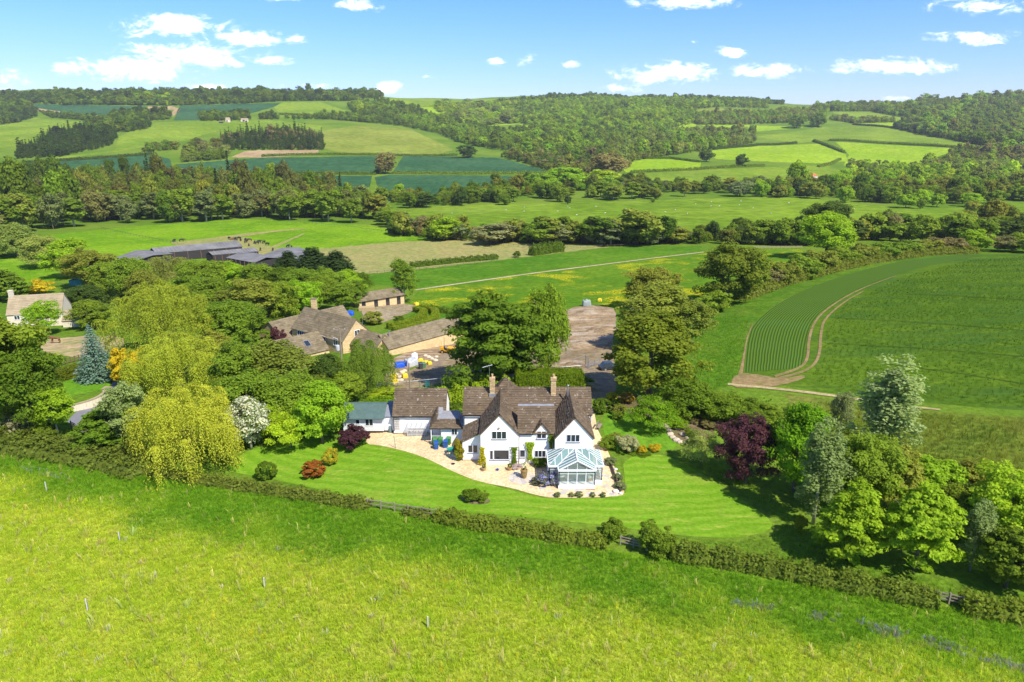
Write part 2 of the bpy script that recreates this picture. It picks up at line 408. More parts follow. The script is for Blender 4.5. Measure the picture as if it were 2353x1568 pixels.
TEAL = grass_mat('young_wheat', (0.030, 0.088, 0.036), (0.044, 0.108, 0.046), (0.052, 0.12, 0.040), big=0.004, small=0.10, bumpd=.2, streak=(28, 0.16, 0.006, (0.018, 0.05, 0.022), 0.45))
PLOUGH = grass_mat('bare_soil', (0.30, 0.21, 0.105), (0.36, 0.26, 0.14), (0.27, 0.20, 0.10), big=0.02, small=0.15, bumpd=.2)
SHEEPF = grass_mat('sheep_pasture', (0.11, 0.185, 0.014), (0.155, 0.24, 0.018), (0.17, 0.235, 0.024), big=0.006, small=0.10, bumpd=.3, fleck=(0.17, 0.21, 0.05), fleckamt=.4)
BUTTER = grass_mat('buttercup_turf', (0.070, 0.155, 0.010), (0.095, 0.18, 0.012), (0.12, 0.19, 0.014), big=0.02, small=0.6, bumpd=.15, fleck=(0.50, 0.40, 0.012), fleckamt=.8, fth=(.50, .64, .44, .58))
TAN = grass_mat('dry_grass', (0.27, 0.235, 0.085), (0.22, 0.225, 0.070), (0.19, 0.23, 0.055), big=0.03, small=0.5, bumpd=.12)
CROP = grass_mat('barley', (0.056, 0.112, 0.010), (0.078, 0.138, 0.011), (0.10, 0.16, 0.013), big=0.02, small=0.8, bumpd=.25, streak=(-5, 0.012, 0.16, (0.046, 0.10, 0.016), 0.75))
SOIL = grass_mat('tracked_soil', (0.25, 0.17, 0.085), (0.19, 0.15, 0.06), (0.16, 0.15, 0.04), big=0.08, small=1.0, bumpd=.1)
ROUGH = grass_mat('rough_grass', (0.11, 0.15, 0.018), (0.165, 0.17, 0.034), (0.085, 0.135, 0.016), big=0.04, small=0.9, bumpd=.4)
VERGE = grass_mat('verge_grass', (0.060, 0.135, 0.010), (0.082, 0.165, 0.012), (0.12, 0.17, 0.02), big=0.05, small=0.8, bumpd=.4)
far = [
 ('crop_field', TEAL, [(-60,392),(0,388),(52,378),(349,356),(390,366),(400,400),(300,440),(0,460),(-60,470)]),
 ('crop_field', TEAL, [(391,386),(405,378),(602,363),(867,359),(863,400),(441,401)]),
 ('crop_field', TEAL, [(437,404),(855,404),(850,430),(700,450),(470,440)]),
 ('crop_field', TEAL, [(66,239),(337,245),(333,253),(257,259),(245,267),(140,257),(84,249)]),
 ('crop_field', TEAL, [(413,243),(650,237),(626,247),(574,262),(457,277),(399,277)]),
 ('crop_field', TEAL, [(927,359),(1146,363),(1257,393),(1257,397),(901,399)]),
 ('crop_field', TEAL, [(860,407),(894,402),(1257,405),(1257,415),(1130,425),(1080,450),(957,470),(880,460)]),
 ('ploughed_field', PLOUGH, [(530,362),(562,348),(598,346),(732,345),(730,356),(602,363)]),
 ('ploughed_field', PLOUGH, [(82,249),(140,257),(136,262),(84,256)]),
 ('ploughed_field', PLOUGH, [(197,261),(248,267),(247,274),(200,265)]),
 ('ploughed_field', PLOUGH, [(341,245),(395,245),(417,251),(399,267),(391,262),(401,253),(337,253)]),
 ('hill_field', HILLGRASS_G, [(650,235),(734,234),(814,262),(642,262),(630,248)]),
 ('hill_field', HILLGRASS_G, [(-40,280),(0,278),(80,272),(200,280),(193,298),(100,302),(92,322),(40,342),(-40,342)]),
 ('hill_field', HILLGRASS_G, [(349,282),(461,278),(642,278),(742,290),(738,298),(501,302),(481,306),(421,326),(361,330),(297,346),(48,376),(160,358),(265,346),(273,314)]),
 ('hill_field', HILLGRASS, [(738,302),(822,288),(944,298),(1044,345),(1000,356),(798,356),(746,342)]),
 ('hill_field', HILLBRIGHT, [(95,228),(160,222),(185,226),(150,241),(95,238)]),
 ('hill_field', HILLGRASS_G, [(871,224),(1000,226),(1180,229),(1175,238),(1000,246),(871,246)]),
 ('hill_field', HILLBRIGHT, [(1423,382),(1479,366),(1538,366),(1612,374),(1605,390),(1438,397)]),
 ('hill_field', HILLGRASS_G, [(1415,402),(1743,385),(1900,380),(1955,400),(1900,425),(1560,430),(1450,425)]),
 ('hill_field', HILLBRIGHT, [(1630,352),(1639,345),(1742,336),(1880,331),(1944,355),(1948,371),(1886,376),(1765,372),(1646,366)]),
 ('hill_field', HILLBRIGHT, [(1919,326),(2143,339),(2201,342),(2163,358),(2127,374),(2057,388),(1983,380),(1938,382),(1951,356)]),
 ('hill_field', HILLGRASS_G, [(1736,315),(1864,297),(1877,292),(2047,291),(2095,304),(2253,333),(2233,339),(2063,326),(1919,320),(1864,326),(1835,330)]),
 ('hill_field', HILLBRIGHT, [(1960,281),(2057,280),(2055,292),(1967,287)]),
 ('hill_field', HILLGRASS_G, [(1912,257),(1999,257),(2089,273),(2057,279),(1919,269)]),
 ('hill_field', HILLGRASS, [(1598,252),(1639,247),(1662,251),(1774,255),(1771,264),(1671,258),(1598,259)]),
 ('hill_field', HILLBRIGHT, [(1598,286),(1710,288),(1822,291),(1848,294),(1726,304),(1662,298)]),
 ('hill_field', HILLBRIGHT, [(1180,340),(1240,333),(1330,345),(1320,360),(1250,366),(1170,356)]),
 ('hill_field', HILLBRIGHT, [(1080,244),(1200,238),(1420,232),(1600,236),(1600,290),(1480,316),(1330,345),(1250,310),(1190,285)]),
 ('hill_field', HILLBRIGHT, [(940,246),(1000,243),(1080,250),(1180,262),(1195,285),(1120,292),(1010,272)]),
 ('sheep_field', SHEEPF, [(800,490),(832,483),(1060,473),(1316,466),(1743,453),(1860,456),(1960,469),(2100,481),(2250,477),(2353,464),(2600,455),(2600,560),(2353,540),(1743,545),(1450,540),(1180,535),(960,525),(880,505)]),
 ('pasture', PASTURE, [(60,560),(105,541),(300,521),(560,504),(800,514),(1080,549),(900,556),(780,571),(740,600),(300,600),(150,590)]),
 ('hay_field', TAN, [(730,572),(780,568),(910,556),(1080,551),(1400,568),(1250,586),(990,616),(850,630),(760,620)]),
 ('grass_strip', HILLGRASS_G, [(820,516),(1000,533),(1300,560),(1420,564),(1400,568),(1080,549),(800,515)]),
 ('horse_field', PASTURE_D, [(820,650),(850,632),(990,617),(1250,587),(1400,570),(1500,566),(1612,566),(1617,578),(1500,592),(1230,625),(960,664)]),
 ('buttercup_field', BUTTER, [(940,700),(960,668),(1230,629),(1500,597),(1620,583),(1842,571),(1850,600),(1700,660),(1640,700),(1420,712),(1290,718),(1100,712)]),
 ('pasture', PASTURE, [(-60,585),(0,590),(60,598),(130,625),(150,642),(60,655),(-60,650)]),
]
for i, (nm, mt, po) in enumerate(far): drape(nm, po, mt, 1+(i % 3)*0.5, 4, wob=1.0 if i < 28 else 1.5)
drape('cattle_track', ribbon([(395,560,6),(470,553,6),(560,541,6),(640,531,3),(705,526,1.5)]), TAN, 4, 4, wob=1)
drape('trodden_ground', [(400,562),(480,551),(560,546),(600,558),(640,572),(600,590),(450,590)], TAN, 3, 4, wob=2)
drape('cattle_track', ribbon([(590,590,8),(625,570,6),(660,555,4),(700,537,2)]), TAN, 4.5, 4, wob=1)
drape('farm_track', ribbon([(955,667,2),(1100,646,2),(1230,628,1.8),(1500,594,1.6),(1617,580,1.4)]), grass_mat('pale_track', (.42,.36,.22),(.36,.32,.17),(.3,.28,.13),big=.1,small=1), 4, 5)
drape('crop_field', [(1707,858),(1709,830),(1716,779),(1729,745),(1775,705),(1843,668),(1935,634),(2059,602),(2213,585),(2353,577),(2900,560),(2900,1010),(2353,944),(2200,932),(2000,915),(1880,900),(1800,884),(1730,866)], CROP, 1, 4)
# drilled rows on the headland
m_row, N = mat_new('drilled_rows'); c = N.n('ShaderNodeTexCoord').outputs['UV']
sp = N.n('ShaderNodeSeparateXYZ'); N.put(sp.inputs[0], c)
w = N.m('SINE', N.m('ADD', N.m('MULTIPLY', sp.outputs[0], 2*math.pi*20), N.m('MULTIPLY', N.noise(N.n('ShaderNodeTexCoord').outputs['Object'], .2), 3.0)))
oc = N.n('ShaderNodeTexCoord').outputs['Object']
col = N.mix(N.sm(w, -0.9, 0.9), (0.044, 0.088, 0.013), (0.072, 0.130, 0.014)); col = N.mix(N.m('MULTIPLY', N.sm(N.noise(oc, .08, 4), .4, .65), .5), col, (0.06, 0.12, 0.02))
finish(N, bsdf(N, col, .9, 0, 0.0, bump(N, w, .05)).outputs[0])
lf = [(1709,856),(1716,779),(1729,745),(1775,705),(1843,668),(1935,634),(2059,602),(2213,585)]
rt = [(1842,846),(1852,779),(1868,733),(1914,696),(1968,665),(2050,634),(2150,607),(2260,588)]
lf, rt = smooth(lf, 2, False), smooth(rt, 2, False)
vs, fs, uv = [], [], []
for (a, b) in zip(lf, rt):
    for k in range(13):
        f = k/12; p = P(a[0]+(b[0]-a[0])*f, a[1]+(b[1]-a[1])*f); vs.append((p.x, p.y, p.z+0.03+p.y*1.4e-4)); uv.append((f, 0))
for i in range(len(lf)-1):
    for k in range(12): fs.append((i*13+k, i*13+k+1, (i+1)*13+k+1, (i+1)*13+k))
me = bpy.data.meshes.new('crop_rows'); me.from_pydata(vs, [], fs); ul = me.uv_layers.new(name='UVMap')
for l in me.loops: ul.data[l.index].uv = uv[l.vertex_index]
tag(mk('crop_headland', me, None, m_row), kind='structure')
drape('wheel_track', ribbon(smooth([(1780,866,5),(1843,846,4),(1857,822,3.2),(1858,779,3.2),(1874,733,2.6),(1920,696,2),(1976,665,1.3),(2059,634,.8)], 2, False)), SOIL, 6, 5)
drape('wheel_track', ribbon(smooth([(1780,872,5),(1849,856,4),(1883,828,3.4),(1886,761,3.2),(1895,733,2.6),(1937,696,2),(1984,670,1.3)], 2, False)), SOIL, 6.5, 5)
drape('wheel_track', ribbon(smooth([(1700,868,6),(1708,830,2.5),(1715,780,1.6),(1730,745,.8)], 2, False)), SOIL, 6, 5)
for k_, l_ in enumerate(([(1912,731,1),(2050,738,1.3),(2200,748,1.5),(2420,766,1.6)],[(2045,838,1.2),(2200,858,1.6),(2420,894,1.9)],[(2066,676,.9),(2200,681,1.1),(2420,694,1.2)],[(1900,790,1),(2100,800,1.4),(2420,826,1.7)])): drape('wheel_track', ribbon(l_), bpy.data.materials.get('dark_tramline') or grass_mat('dark_tramline', (.030,.062,.010), (.04,.08,.012)), 5, 5, wob=1)
drape('field_gateway', [(1676,884),(1690,862),(1720,858),(1800,872),(1850,862),(1850,872),(1780,890),(1700,894)], SOIL, 7, 5, 1, wob=2)
PALE = grass_mat('stony_path', (.42,.33,.18),(.34,.28,.13),(.25,.23,.09),big=.1,small=1.2)
drape('footpath', ribbon(smooth([(1672,884,4),(1760,892,4.5),(1850,902,4.5),(1960,917,4),(2090,935,4),(2160,943,3)], 2, False)), PALE, 8, 5)
drape('field_verge', [(1560,900),(1580,800),(1620,730),(1720,690),(1800,655),(1960,590),(2140,575),(2353,565),(2353,577),(2213,585),(2059,602),(1935,634),(1843,668),(1775,705),(1729,745),(1714,779),(1706,858),(1672,886),(1640,905)], VERGE, 1.3, 4, wob=2)
drape('rough_meadow', [(1800,905),(1860,912),(2000,930),(2160,947),(2353,960),(2900,1000),(2900,1400),(2353,1300),(2150,1180),(1950,1080),(1850,980)], ROUGH, 1, 4, wob=3)

# ---- garden
m_lawn, N = mat_new('mown_lawn'); c = N.n('ShaderNodeTexCoord').outputs['Object']
wv = N.vm('ADD', c, N.vm('SCALE', N.n('ShaderNodeTexNoise').outputs['Color'], scale=0.0))
ctr = P(1260, 900); d0 = N.vm('MULTIPLY', N.vm('SUBTRACT', c, (ctr.x, ctr.y, 0)), (0.62, 1.0, 0.0))
rad = N.vm('LENGTH', d0)
rad = N.m('MULTIPLY_ADD', N.noise(c, 0.07, 3), 5.0, rad)
st = N.m('SINE', N.m('MULTIPLY', rad, 2*math.pi/1.5))
nn = N.noise(c, 0.25, 4, .6); ns = N.noise(c, 2.5, 4, .7)
lg = N.mix(N.sm(st, -.8, .8), (0.112, 0.225, 0.012), (0.148, 0.262, 0.018))
lg = N.mix(N.m('MULTIPLY', N.sm(nn, .5, .68), .6), lg, (0.19, 0.255, 0.03)); lg = N.mix(N.m('MULTIPLY', N.sm(N.noise(c, .1, 3), .5, .62), .5), lg, (0.105, 0.215, 0.010))
mpl = N.n('ShaderNodeMapping'); N.put(mpl.inputs[0], c); mpl.inputs['Scale'].default_value = (.35, 1.6, 1)
cut = N.noise(mpl.outputs[0], 1.0, 4, .65); lg = N.mix(N.m('MULTIPLY', N.sm(cut, .55, .72), .65), lg, (0.30, 0.31, 0.06))
lg = N.mix(N.sm(ns, .3, .7), N.mix(1.0, lg, (.82,.84,.8), 'MULTIPLY'), N.mix(1.0, lg, (1.14,1.12,1.1), 'MULTIPLY'))
finish(N, bsdf(N, lg, .9, 0, 0.0, bump(N, ns, .03)).outputs[0])
LAWN = m_lawn
drape('lawn', [(505,1082),(560,1040),(640,1012),(740,1005),(850,1018),(905,1026),(980,1050),(1060,1088),(1130,1116),(1215,1138),(1262,1148),(1440,1143),(1436,1100),(1430,1056),(1500,1041),(1560,1058),(1640,1105),(1710,1150),(1772,1195),(1775,1218),(1700,1238),(1560,1232),(1400,1208),(1176,1186),(950,1168),(850,1152),(700,1118),(600,1096)], LAWN, 2, 5, 1)
m_lawn2 = grass_mat('deep_green_lawn', (0.085, 0.20, 0.012), (0.12, 0.235, 0.018), (0.11, 0.21, 0.016), big=.2, small=1.5, bumpd=.03, streak=(0, 1.2, 0.04, (0.10, 0.23, 0.012), .5))  # slightly deeper green turf of the smaller lawns
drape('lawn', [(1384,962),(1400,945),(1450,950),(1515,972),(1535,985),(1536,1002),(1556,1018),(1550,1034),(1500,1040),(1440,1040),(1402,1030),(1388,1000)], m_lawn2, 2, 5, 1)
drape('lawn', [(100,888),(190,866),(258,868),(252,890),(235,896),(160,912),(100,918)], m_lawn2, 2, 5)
drape('lawn', [(820,790),(880,760),(965,714),(1010,708),(1066,716),(1060,738),(980,760),(900,790)], PASTURE_D, 2, 5)
GRAVEL = grass_mat('pale_gravel', (0.56, 0.42, 0.235), (0.66, 0.51, 0.30), (0.50, 0.37, 0.20), big=.3, small=3.0, bumpd=.04)
drape('gravel_drive', [(838,1000),(850,985),(900,990),(960,985),(1060,960),(1360,930),(1368,960),(1372,985),(1384,1010),(1398,1040),(1412,1075),(1436,1128),(1430,1142),(1275,1146),(1232,1139),(1176,1122),(1100,1108),(1042,1085),(985,1056),(940,1040),(900,1030),(866,1023),(843,1022)], GRAVEL, 3.5, 5, 1)
DIRT = grass_mat('yard_dirt', (0.22, 0.165, 0.09), (0.28, 0.215, 0.125), (0.17, 0.125, 0.065), big=.05, small=.8, bumpd=.2, streak=(40,.5,.03,(.20,.16,.12),.5))
drape('dirt_yard', [(860,905),(900,872),(980,832),(1040,800),(1062,786),(1300,790),(1290,740),(1280,722),(1330,702),(1405,704),(1420,725),(1405,800),(1418,850),(1416,918),(1362,925),(1358,885),(1290,862),(1060,872),(960,892)], DIRT, 2, 5, 1, wob=2)
SPOIL = grass_mat('spoil', (0.26, 0.18, 0.095), (0.33, 0.245, 0.145), (0.20, 0.14, 0.075), big=.12, small=.9, bumpd=.35, streak=(0,.05,.4,(.44,.36,.27),.6))
drape('spoil_heap', [(1278,800),(1283,722),(1330,702),(1405,704),(1420,730),(1400,800),(1340,812)], SPOIL, 4, 5, 1, wob=2)
drape('builders_yard', [(895,828),(960,800),(1050,760),(1075,780),(1040,808),(960,838),(905,872),(880,880)], SPOIL, 3, 5, wob=2)
ASPH = paint('drive_asphalt', (0.17, 0.17, 0.185), .9, dirt=.2, scale=1.0)
drape('driveway', ribbon(smooth([(165,975,14),(185,950,13),(225,930,9),(255,915,8),(264,885,7),(270,860,6),(277,840,5)], 2, False)), ASPH, 4, 5)
drape('paddock', [(80,785),(150,775),(285,770),(285,800),(250,812),(180,822),(110,815)], grass_mat('sandy_paddock', (.36,.27,.15),(.30,.26,.11),(.17,.2,.05),big=.08,small=.6), 2, 5, 1, wob=2)
drape('stable_yard', [(830,715),(900,697),(955,702),(960,712),(880,742),(840,740)], grass_mat('yard_paving', (.26,.2,.12),(.31,.25,.16),(.2,.17,.09),big=.1,small=.8), 3, 5)
drape('flower_bed', [(1388,915),(1470,905),(1600,960),(1655,1000),(1600,1022),(1556,1020),(1537,1002),(1536,985),(1515,970),(1450,948),(1395,944)], grass_mat('bed_soil', (.13,.10,.05),(.2,.16,.09),(.07,.11,.02),big=.2,small=1.5), 1.5, 5, 1)
# ------------------------------------------------------------------ foliage
def leaf_material(name, src, c2=None, thr=0.6, trans=0.45):
    m, N = mat_new(name)
    if src == 'OBJ': base = N.n('ShaderNodeObjectInfo').outputs['Color']
    elif src == 'INST': base = N.n('ShaderNodeAttribute', attribute_type='INSTANCER', attribute_name='tint').outputs['Color']
    else: base = src
    v = N.n('ShaderNodeAttribute', attribute_type='GEOMETRY', attribute_name='v').outputs['Fac']
    if c2:
        rgb = N.n('ShaderNodeRGB'); rgb.outputs[0].default_value = (*base, 1) if isinstance(base, tuple) else (1, 1, 1, 1)
        base = N.mix(N.sm(v, thr-.03, thr+.03), rgb.outputs[0] if isinstance(base, tuple) else base, c2)
        k = N.m('FRACT', N.m('MULTIPLY', v, 7.3))
    else: k = v
    col = N.mix(1.0, base, N.mix(k, (0.66, 0.68, 0.64), (1.34, 1.3, 1.16)), 'MULTIPLY')
    rnd = N.n('ShaderNodeObjectInfo').outputs['Random']
    col = N.mix(1.0, col, N.mix(rnd, (0.88, 0.93, 0.9), (1.12, 1.07, 1.05)), 'MULTIPLY')
    b = bsdf(N, col, 0.6, 0, 0.05)
    t = N.n('ShaderNodeBsdfTranslucent'); N.put(t.inputs[0], N.mix(1.0, col, (1.6, 1.6, 0.8), 'MULTIPLY'))
    mx = N.n('ShaderNodeMixShader'); mx.inputs[0].default_value = trans
    N.t.links.new(b.outputs[0], mx.inputs[1]); N.t.links.new(t.outputs[0], mx.inputs[2]); finish(N, mx.outputs[0]); return m
LEAF = leaf_material('leaves', 'OBJ'); LEAFI = leaf_material('leaves_of_wood', 'INST')
BARK = paint('bark', (0.16, 0.125, 0.085), .9, dirt=.4, scale=2); PALEBARK = paint('pale_bark', (0.42, 0.38, 0.31), .9, dirt=.35, scale=2)
def unit(a): return a/np.maximum(np.linalg.norm(a, axis=-1, keepdims=True), 1e-9)
def cards(C, Nn, size, rng, aspect=1.5, jit=0.55, updir=None, clv=None):
    """leaf-sized diamonds at C, turned towards Nn"""
    n = len(C); nn = unit(Nn+jit*rng.normal(size=(n, 3)))
    t = rng.normal(size=(n, 3)) if updir is None else updir+0.25*rng.normal(size=(n, 3))
    t = unit(t-nn*(t*nn).sum(1, keepdims=True)); b = np.cross(nn, t)
    s = (np.broadcast_to(size, n)*rng.uniform(.65, 1.3, n))[:, None]
    V = np.stack([C-t*s*aspect/2, C+b*s/2-t*s*.08, C+t*s*aspect/2, C-b*s/2-t*s*.08], 1).reshape(-1, 3)
    F = np.arange(4*n).reshape(n, 4); v = rng.uniform(0, 1, n)
    if clv is not None: v = np.clip(v*.65+clv*.35, 0, 1)
    return V, F, v
def join(parts):
    Vs, Fs, vs, o = [], [], [], 0
    for V, F, v in parts: Vs.append(V); Fs.append(F+o); vs.append(v); o += len(V)
    return np.concatenate(Vs), np.concatenate(Fs), np.concatenate(vs)
def sphere_dirs(rng, n, up=0.0):
    d = unit(rng.normal(size=(n, 3))); d[:, 2] += up; return unit(d)
def broad(seed, w=10.0, h=11.0, base=1.2, clumps=70, per=90, leaf=0.34, lump=0.22, shape='round', rc=(0.17, 0.30), inner=0.5, flat=.8, jit=.55, aspect=1.5):
    """crown of leaf clumps: w wide, h high, hanging down to base"""
    rng = np.random.default_rng(seed); d = sphere_dirs(rng, clumps, 0.15)
    lob = sphere_dirs(rng, 7); la = rng.uniform(.4, 1, 7)
    k = 1-lump+lump*2*np.clip(((d@lob.T)**3*la).max(1), 0, 1)
    rr = rng.uniform(inner, 1.0, clumps)**0.6*k
    hz = (h-base)/2
    C = np.stack([d[:, 0]*w/2*.8, d[:, 1]*w/2*.8, d[:, 2]*hz*.84], 1)*rr[:, None]
    if shape == 'egg': C[:, :2] *= (1.08-0.42*(C[:, 2:3]/hz+1)/2)
    if shape == 'cone': C[:, :2] *= np.clip(1.25-0.9*(C[:, 2:3]/hz+1)/2, .15, 2)
    if shape == 'vase': C[:, :2] *= (0.62+0.5*(C[:, 2:3]/hz+1)/2)
    if shape == 'skirt': C[:, :2] *= (1.16-0.5*(C[:, 2:3]/hz+1)/2)
    C[:, 2] += base+hz
    R_ = rng.uniform(*rc, clumps)*min(w, h)/2
    parts = []
    cen = np.array([0, 0, base+hz*.7])
    n = clumps*per; ci = np.repeat(np.arange(clumps), per)
    e = sphere_dirs(rng, n, .25); pos = C[ci]+e*(R_[ci]*rng.uniform(.55, 1.08, n))[:, None]*np.array([1, 1, flat])
    out = unit(C[ci]-cen)
    return join([cards(pos, e*.7+out*.5+np.array([0, 0, .35]), leaf, rng, aspect, jit, clv=rng.uniform(0, 1, clumps)[ci])])
def willow(seed, w=13.0, h=9.5, lobes=58, per=44, leaf=0.085):
    """dome of drooping curtains: every lobe is a fountain of hanging strands"""
    rng = np.random.default_rng(seed); P_, N_, U_, cv = [], [], [], []
    for i in range(lobes):
        f = ((i+.5)/lobes)**.8; zc = h*(.40+.58*f)+rng.normal()*.25; rm = w/2*.86*math.sqrt(max(0, 1-((zc/h-.40)/.64)**2)); a0 = i*2.399+rng.normal()*.3
        r = rm*rng.uniform(.62, 1.0) if i % 4 else rm*rng.uniform(.1, .6); c = np.array([r*math.cos(a0), r*math.sin(a0), zc]); tone = rng.uniform(0, 1); rad = rng.uniform(.8, 1.5)*w/13
        for j in range(per):
            a = a0+rng.normal()*1.25 if r > 1 else rng.uniform(0, 6.283); d = np.array([math.cos(a), math.sin(a), 0]); ro = rad*math.sqrt(rng.uniform(.02, 1)); L = min(zc-.3, h*rng.uniform(.20, .50)); n = max(5, int(L/.19)); k = np.linspace(0, 1, n)
            q = c+d*(ro*np.sin(np.minimum(k*2.4, 1.57)))[:, None]+np.array([0, 0, 1])*(.45*np.sin(np.minimum(k*4, 3.14))-L*k**1.35)[:, None]+.075*rng.normal(size=(n, 3))
            P_.append(q); N_.append(np.tile(d*.6+np.array([0, 0, .55]), (n, 1))); U_.append(np.gradient(q, axis=0)); cv.append(np.full(n, tone*.6+rng.uniform(0, .4)))
    Pa, Na, Ua, ca = map(np.concatenate, (P_, N_, U_, cv)); return cards(Pa, Na, leaf, rng, 2.6, .45, unit(Ua), ca)
def spruce(seed, w=5.5, h=9.5, leaf=.26, levels=26, dens=1.0):
    rng = np.random.default_rng(seed); P_, N_, U_, cv = [], [], [], []
    for i in range(levels):
        f = i/(levels-1); z = h*(.03+.95*f); r = w/2*(1-f)**.85+.12; nb = max(4, int((6+15*r/w*2)*dens))
        for j in range(nb):
            a = 2*math.pi*(j+rng.uniform(0, 1))/nb; rr = r*rng.uniform(.78, 1.1); n = max(3, int(rr/.17)); k = np.linspace(.12, 1, n)
            d = np.array([math.cos(a), math.sin(a), 0]); q = d*(k*rr)[:, None]; q[:, 2] = z-.30*rr*k+.14*rr*k**3; sd_ = np.cross(d, [0, 0, 1])
            q += sd_*(rng.normal(size=n)*.12*k*rr*.6)[:, None]; q[:, 2] += .05*rng.normal(size=n)
            P_.append(q); N_.append(np.tile(d*.35+np.array([0, 0, 1.0]), (n, 1))); U_.append(np.tile(d, (n, 1))); cv.append(np.full(n, rng.uniform(0, 1))*.6+.4*k)
    Pa, Na, Ua, ca = map(np.concatenate, (P_, N_, U_, cv)); return cards(Pa, Na, leaf, rng, 1.7, .35, Ua, ca)
def tiers(seed, w=8, h=4.6, pads=40, per=230, leaf=.14):
    """spreading tree with flat tiers of leaves"""
    rng = np.random.default_rng(seed); ps = []
    for i in range(pads):
        a = rng.uniform(0, 6.283); r = w/2*math.sqrt(rng.uniform(.02, .72)); z = 1.1+(h-1.3)*(1-(r/(w/2))**1.6)*rng.uniform(.55, 1); pr = rng.uniform(.6, 1.3)
        n = per; b = rng.uniform(0, 6.283, n); q = pr*np.sqrt(rng.uniform(0, 1, n))
        pos = np.stack([r*math.cos(a)+q*np.cos(b), r*math.sin(a)+q*np.sin(b), z-.22*q**2+.1*rng.normal(size=n)], 1)
        ps.append(cards(pos, np.tile([math.cos(a)*.25, math.sin(a)*.25, 1.0], (n, 1)), leaf, rng, 1.5, .35, clv=np.full(n, rng.uniform(0, 1))))
    return join(ps)
def trunk_mesh(seed, h, r, crown_w, limbs=5, bark=None, lean=0, nseg=6):
    rr = random.Random(seed); m = MB(); top = h*.72
    pts = [(lean*(k/4)**1.5+rr.uniform(-.06, .06)*r*3*(k > 0), rr.uniform(-.06, .06)*r*3*(k > 0), top*k/4-(.25 if k == 0 else 0)) for k in range(5)]
    m.tube(pts, r, nseg, r*.3)
    for i in range(limbs):
        a = 2*math.pi*i/limbs+rr.uniform(-.4, .4); f = rr.uniform(.28, .62); z = h*f; L = crown_w*rr.uniform(.26, .4); b0 = (lean*(f/.72)**1.5, 0, z)
        m.tube([b0, (b0[0]+L*.5*math.cos(a), L*.5*math.sin(a), z+L*.34), (b0[0]+L*math.cos(a), L*math.sin(a), z+L*.85)], r*.42, max(4, nseg-1), r*.1)
    return m.mesh('trunk', bark or BARK, True)
PROTO = {}
def proto(key, crown, h, w, trunk=None, mat=None):
    me = npmesh('crown', *crown[:2], mat or LEAF, False, crown[2])
    top = float(np.quantile(crown[0][:, 2], .998)); wid = float(np.quantile(np.abs(crown[0][:, :2]), .985))*2
    PROTO[key] = (me, trunk, top, wid)
for i in range(4):
    proto(f'broad{i}', broad(11+i, 10, 11, .25, 165, 115, .205, .34, ('round', 'egg')[i % 2], (.09, .22), .35), 11, 10, trunk_mesh(i, 9.5, .26, 8))
for i in range(2):
    proto(f'airy{i}', broad(31+i, 8, 11, .8, 130, 74, .18, .38, 'egg', (.10, .22), .25), 11, 8, trunk_mesh(i+9, 10, .15, 6, 7, PALEBARK))
    proto(f'maple{i}', broad(41+i, 7, 8, .05, 190, 72, .18, .36, 'egg', (.07, .18), .3, flat=.6), 8, 7, trunk_mesh(i+5, 7, .15, 5.5))
    proto(f'willow{i}', willow(51+i), 9.5, 13, trunk_mesh(i+20, 6.5, .5, 6, 6))
    proto(f'column{i}', broad(61+i, 3.6, 11.5, .6, 180, 52, .12, .36, 'egg', (.12, .27), .15, flat=1.3), 11.5, 3.6, trunk_mesh(i+30, 11, .11, 1.8, 6, PALEBARK))
    proto(f'bush{i}', broad(71+i, 3, 2.4, 0.0, 44, 120, .105, .25, 'round', (.18, .34), .4), 2.4, 3)
    proto(f'mid{i}', broad(81+i, 10, 11, .1, 64, 52, .5, .30, 'round', (.16, .30), .45), 11, 10, trunk_mesh(i+40, 9, .25, 8, 4, nseg=5))
    proto(f'midtall{i}', broad(91+i, 8, 13, .6, 64, 52, .48, .34, 'egg', (.16, .32), .35), 13, 8, trunk_mesh(i+50, 12, .22, 7, 5, PALEBARK, nseg=5))
    proto(f'midbush{i}', broad(95+i, 6, 4.6, 0, 36, 50, .4, .28, 'round', (.2, .36), .4), 4.6, 6, trunk_mesh(i+60, 3, .12, 4, 3, nseg=4))
proto('ball', broad(101, 2, 1.8, 0, 60, 60, .10, .03, 'round', (.16, .22), .85), 1.8, 2)
proto('spruce', spruce(1, leaf=.2, levels=32, dens=1.5), 9.5, 5.5, trunk_mesh(70, 9.5, .16, 1, 0))
proto('cypress', broad(111, 6, 9, .1, 90, 110, .2, .3, 'cone', (.16, .3), .4, flat=1.3, aspect=2.4), 9, 6, trunk_mesh(71, 9, .2, 3, 2))
proto('midconifer', spruce(2, 6, 15, 1.0, 16, .6), 15, 6, trunk_mesh(72, 15, .2, 1, 0))
proto('tier', tiers(3), 4.6, 8, trunk_mesh(73, 3.8, .14, 7, 6))
proto('cedar', broad(121, 13, 12.5, -.6, 210, 130, .2, .36, 'skirt', (.10, .20), .3, flat=.38, jit=.4, aspect=2.4), 12.5, 13, trunk_mesh(74, 11, .4, 9, 8))
proto('twiggy', broad(131, 4, 4, .5, 50, 22, .16, .3, 'vase', (.16, .3), .2), 4, 4, trunk_mesh(75, 4.6, .07, 3.6, 12, PALEBARK, nseg=4))
proto('blossom', broad(141, 5.5, 7, .7, 90, 100, .14, .3, 'egg', (.16, .28), .4), 7, 5.5, trunk_mesh(76, 7, .13, 5, 6, PALEBARK), leaf_material('blossom_leaves', (0.62, 0.60, 0.52), (0.12, 0.19, 0.04), .62))
proto('smaller_willow', willow(57, 11, 9, 46, 40), 9, 11, trunk_mesh(77, 6, .4, 5, 6))  # smaller willow with fewer hanging lobes
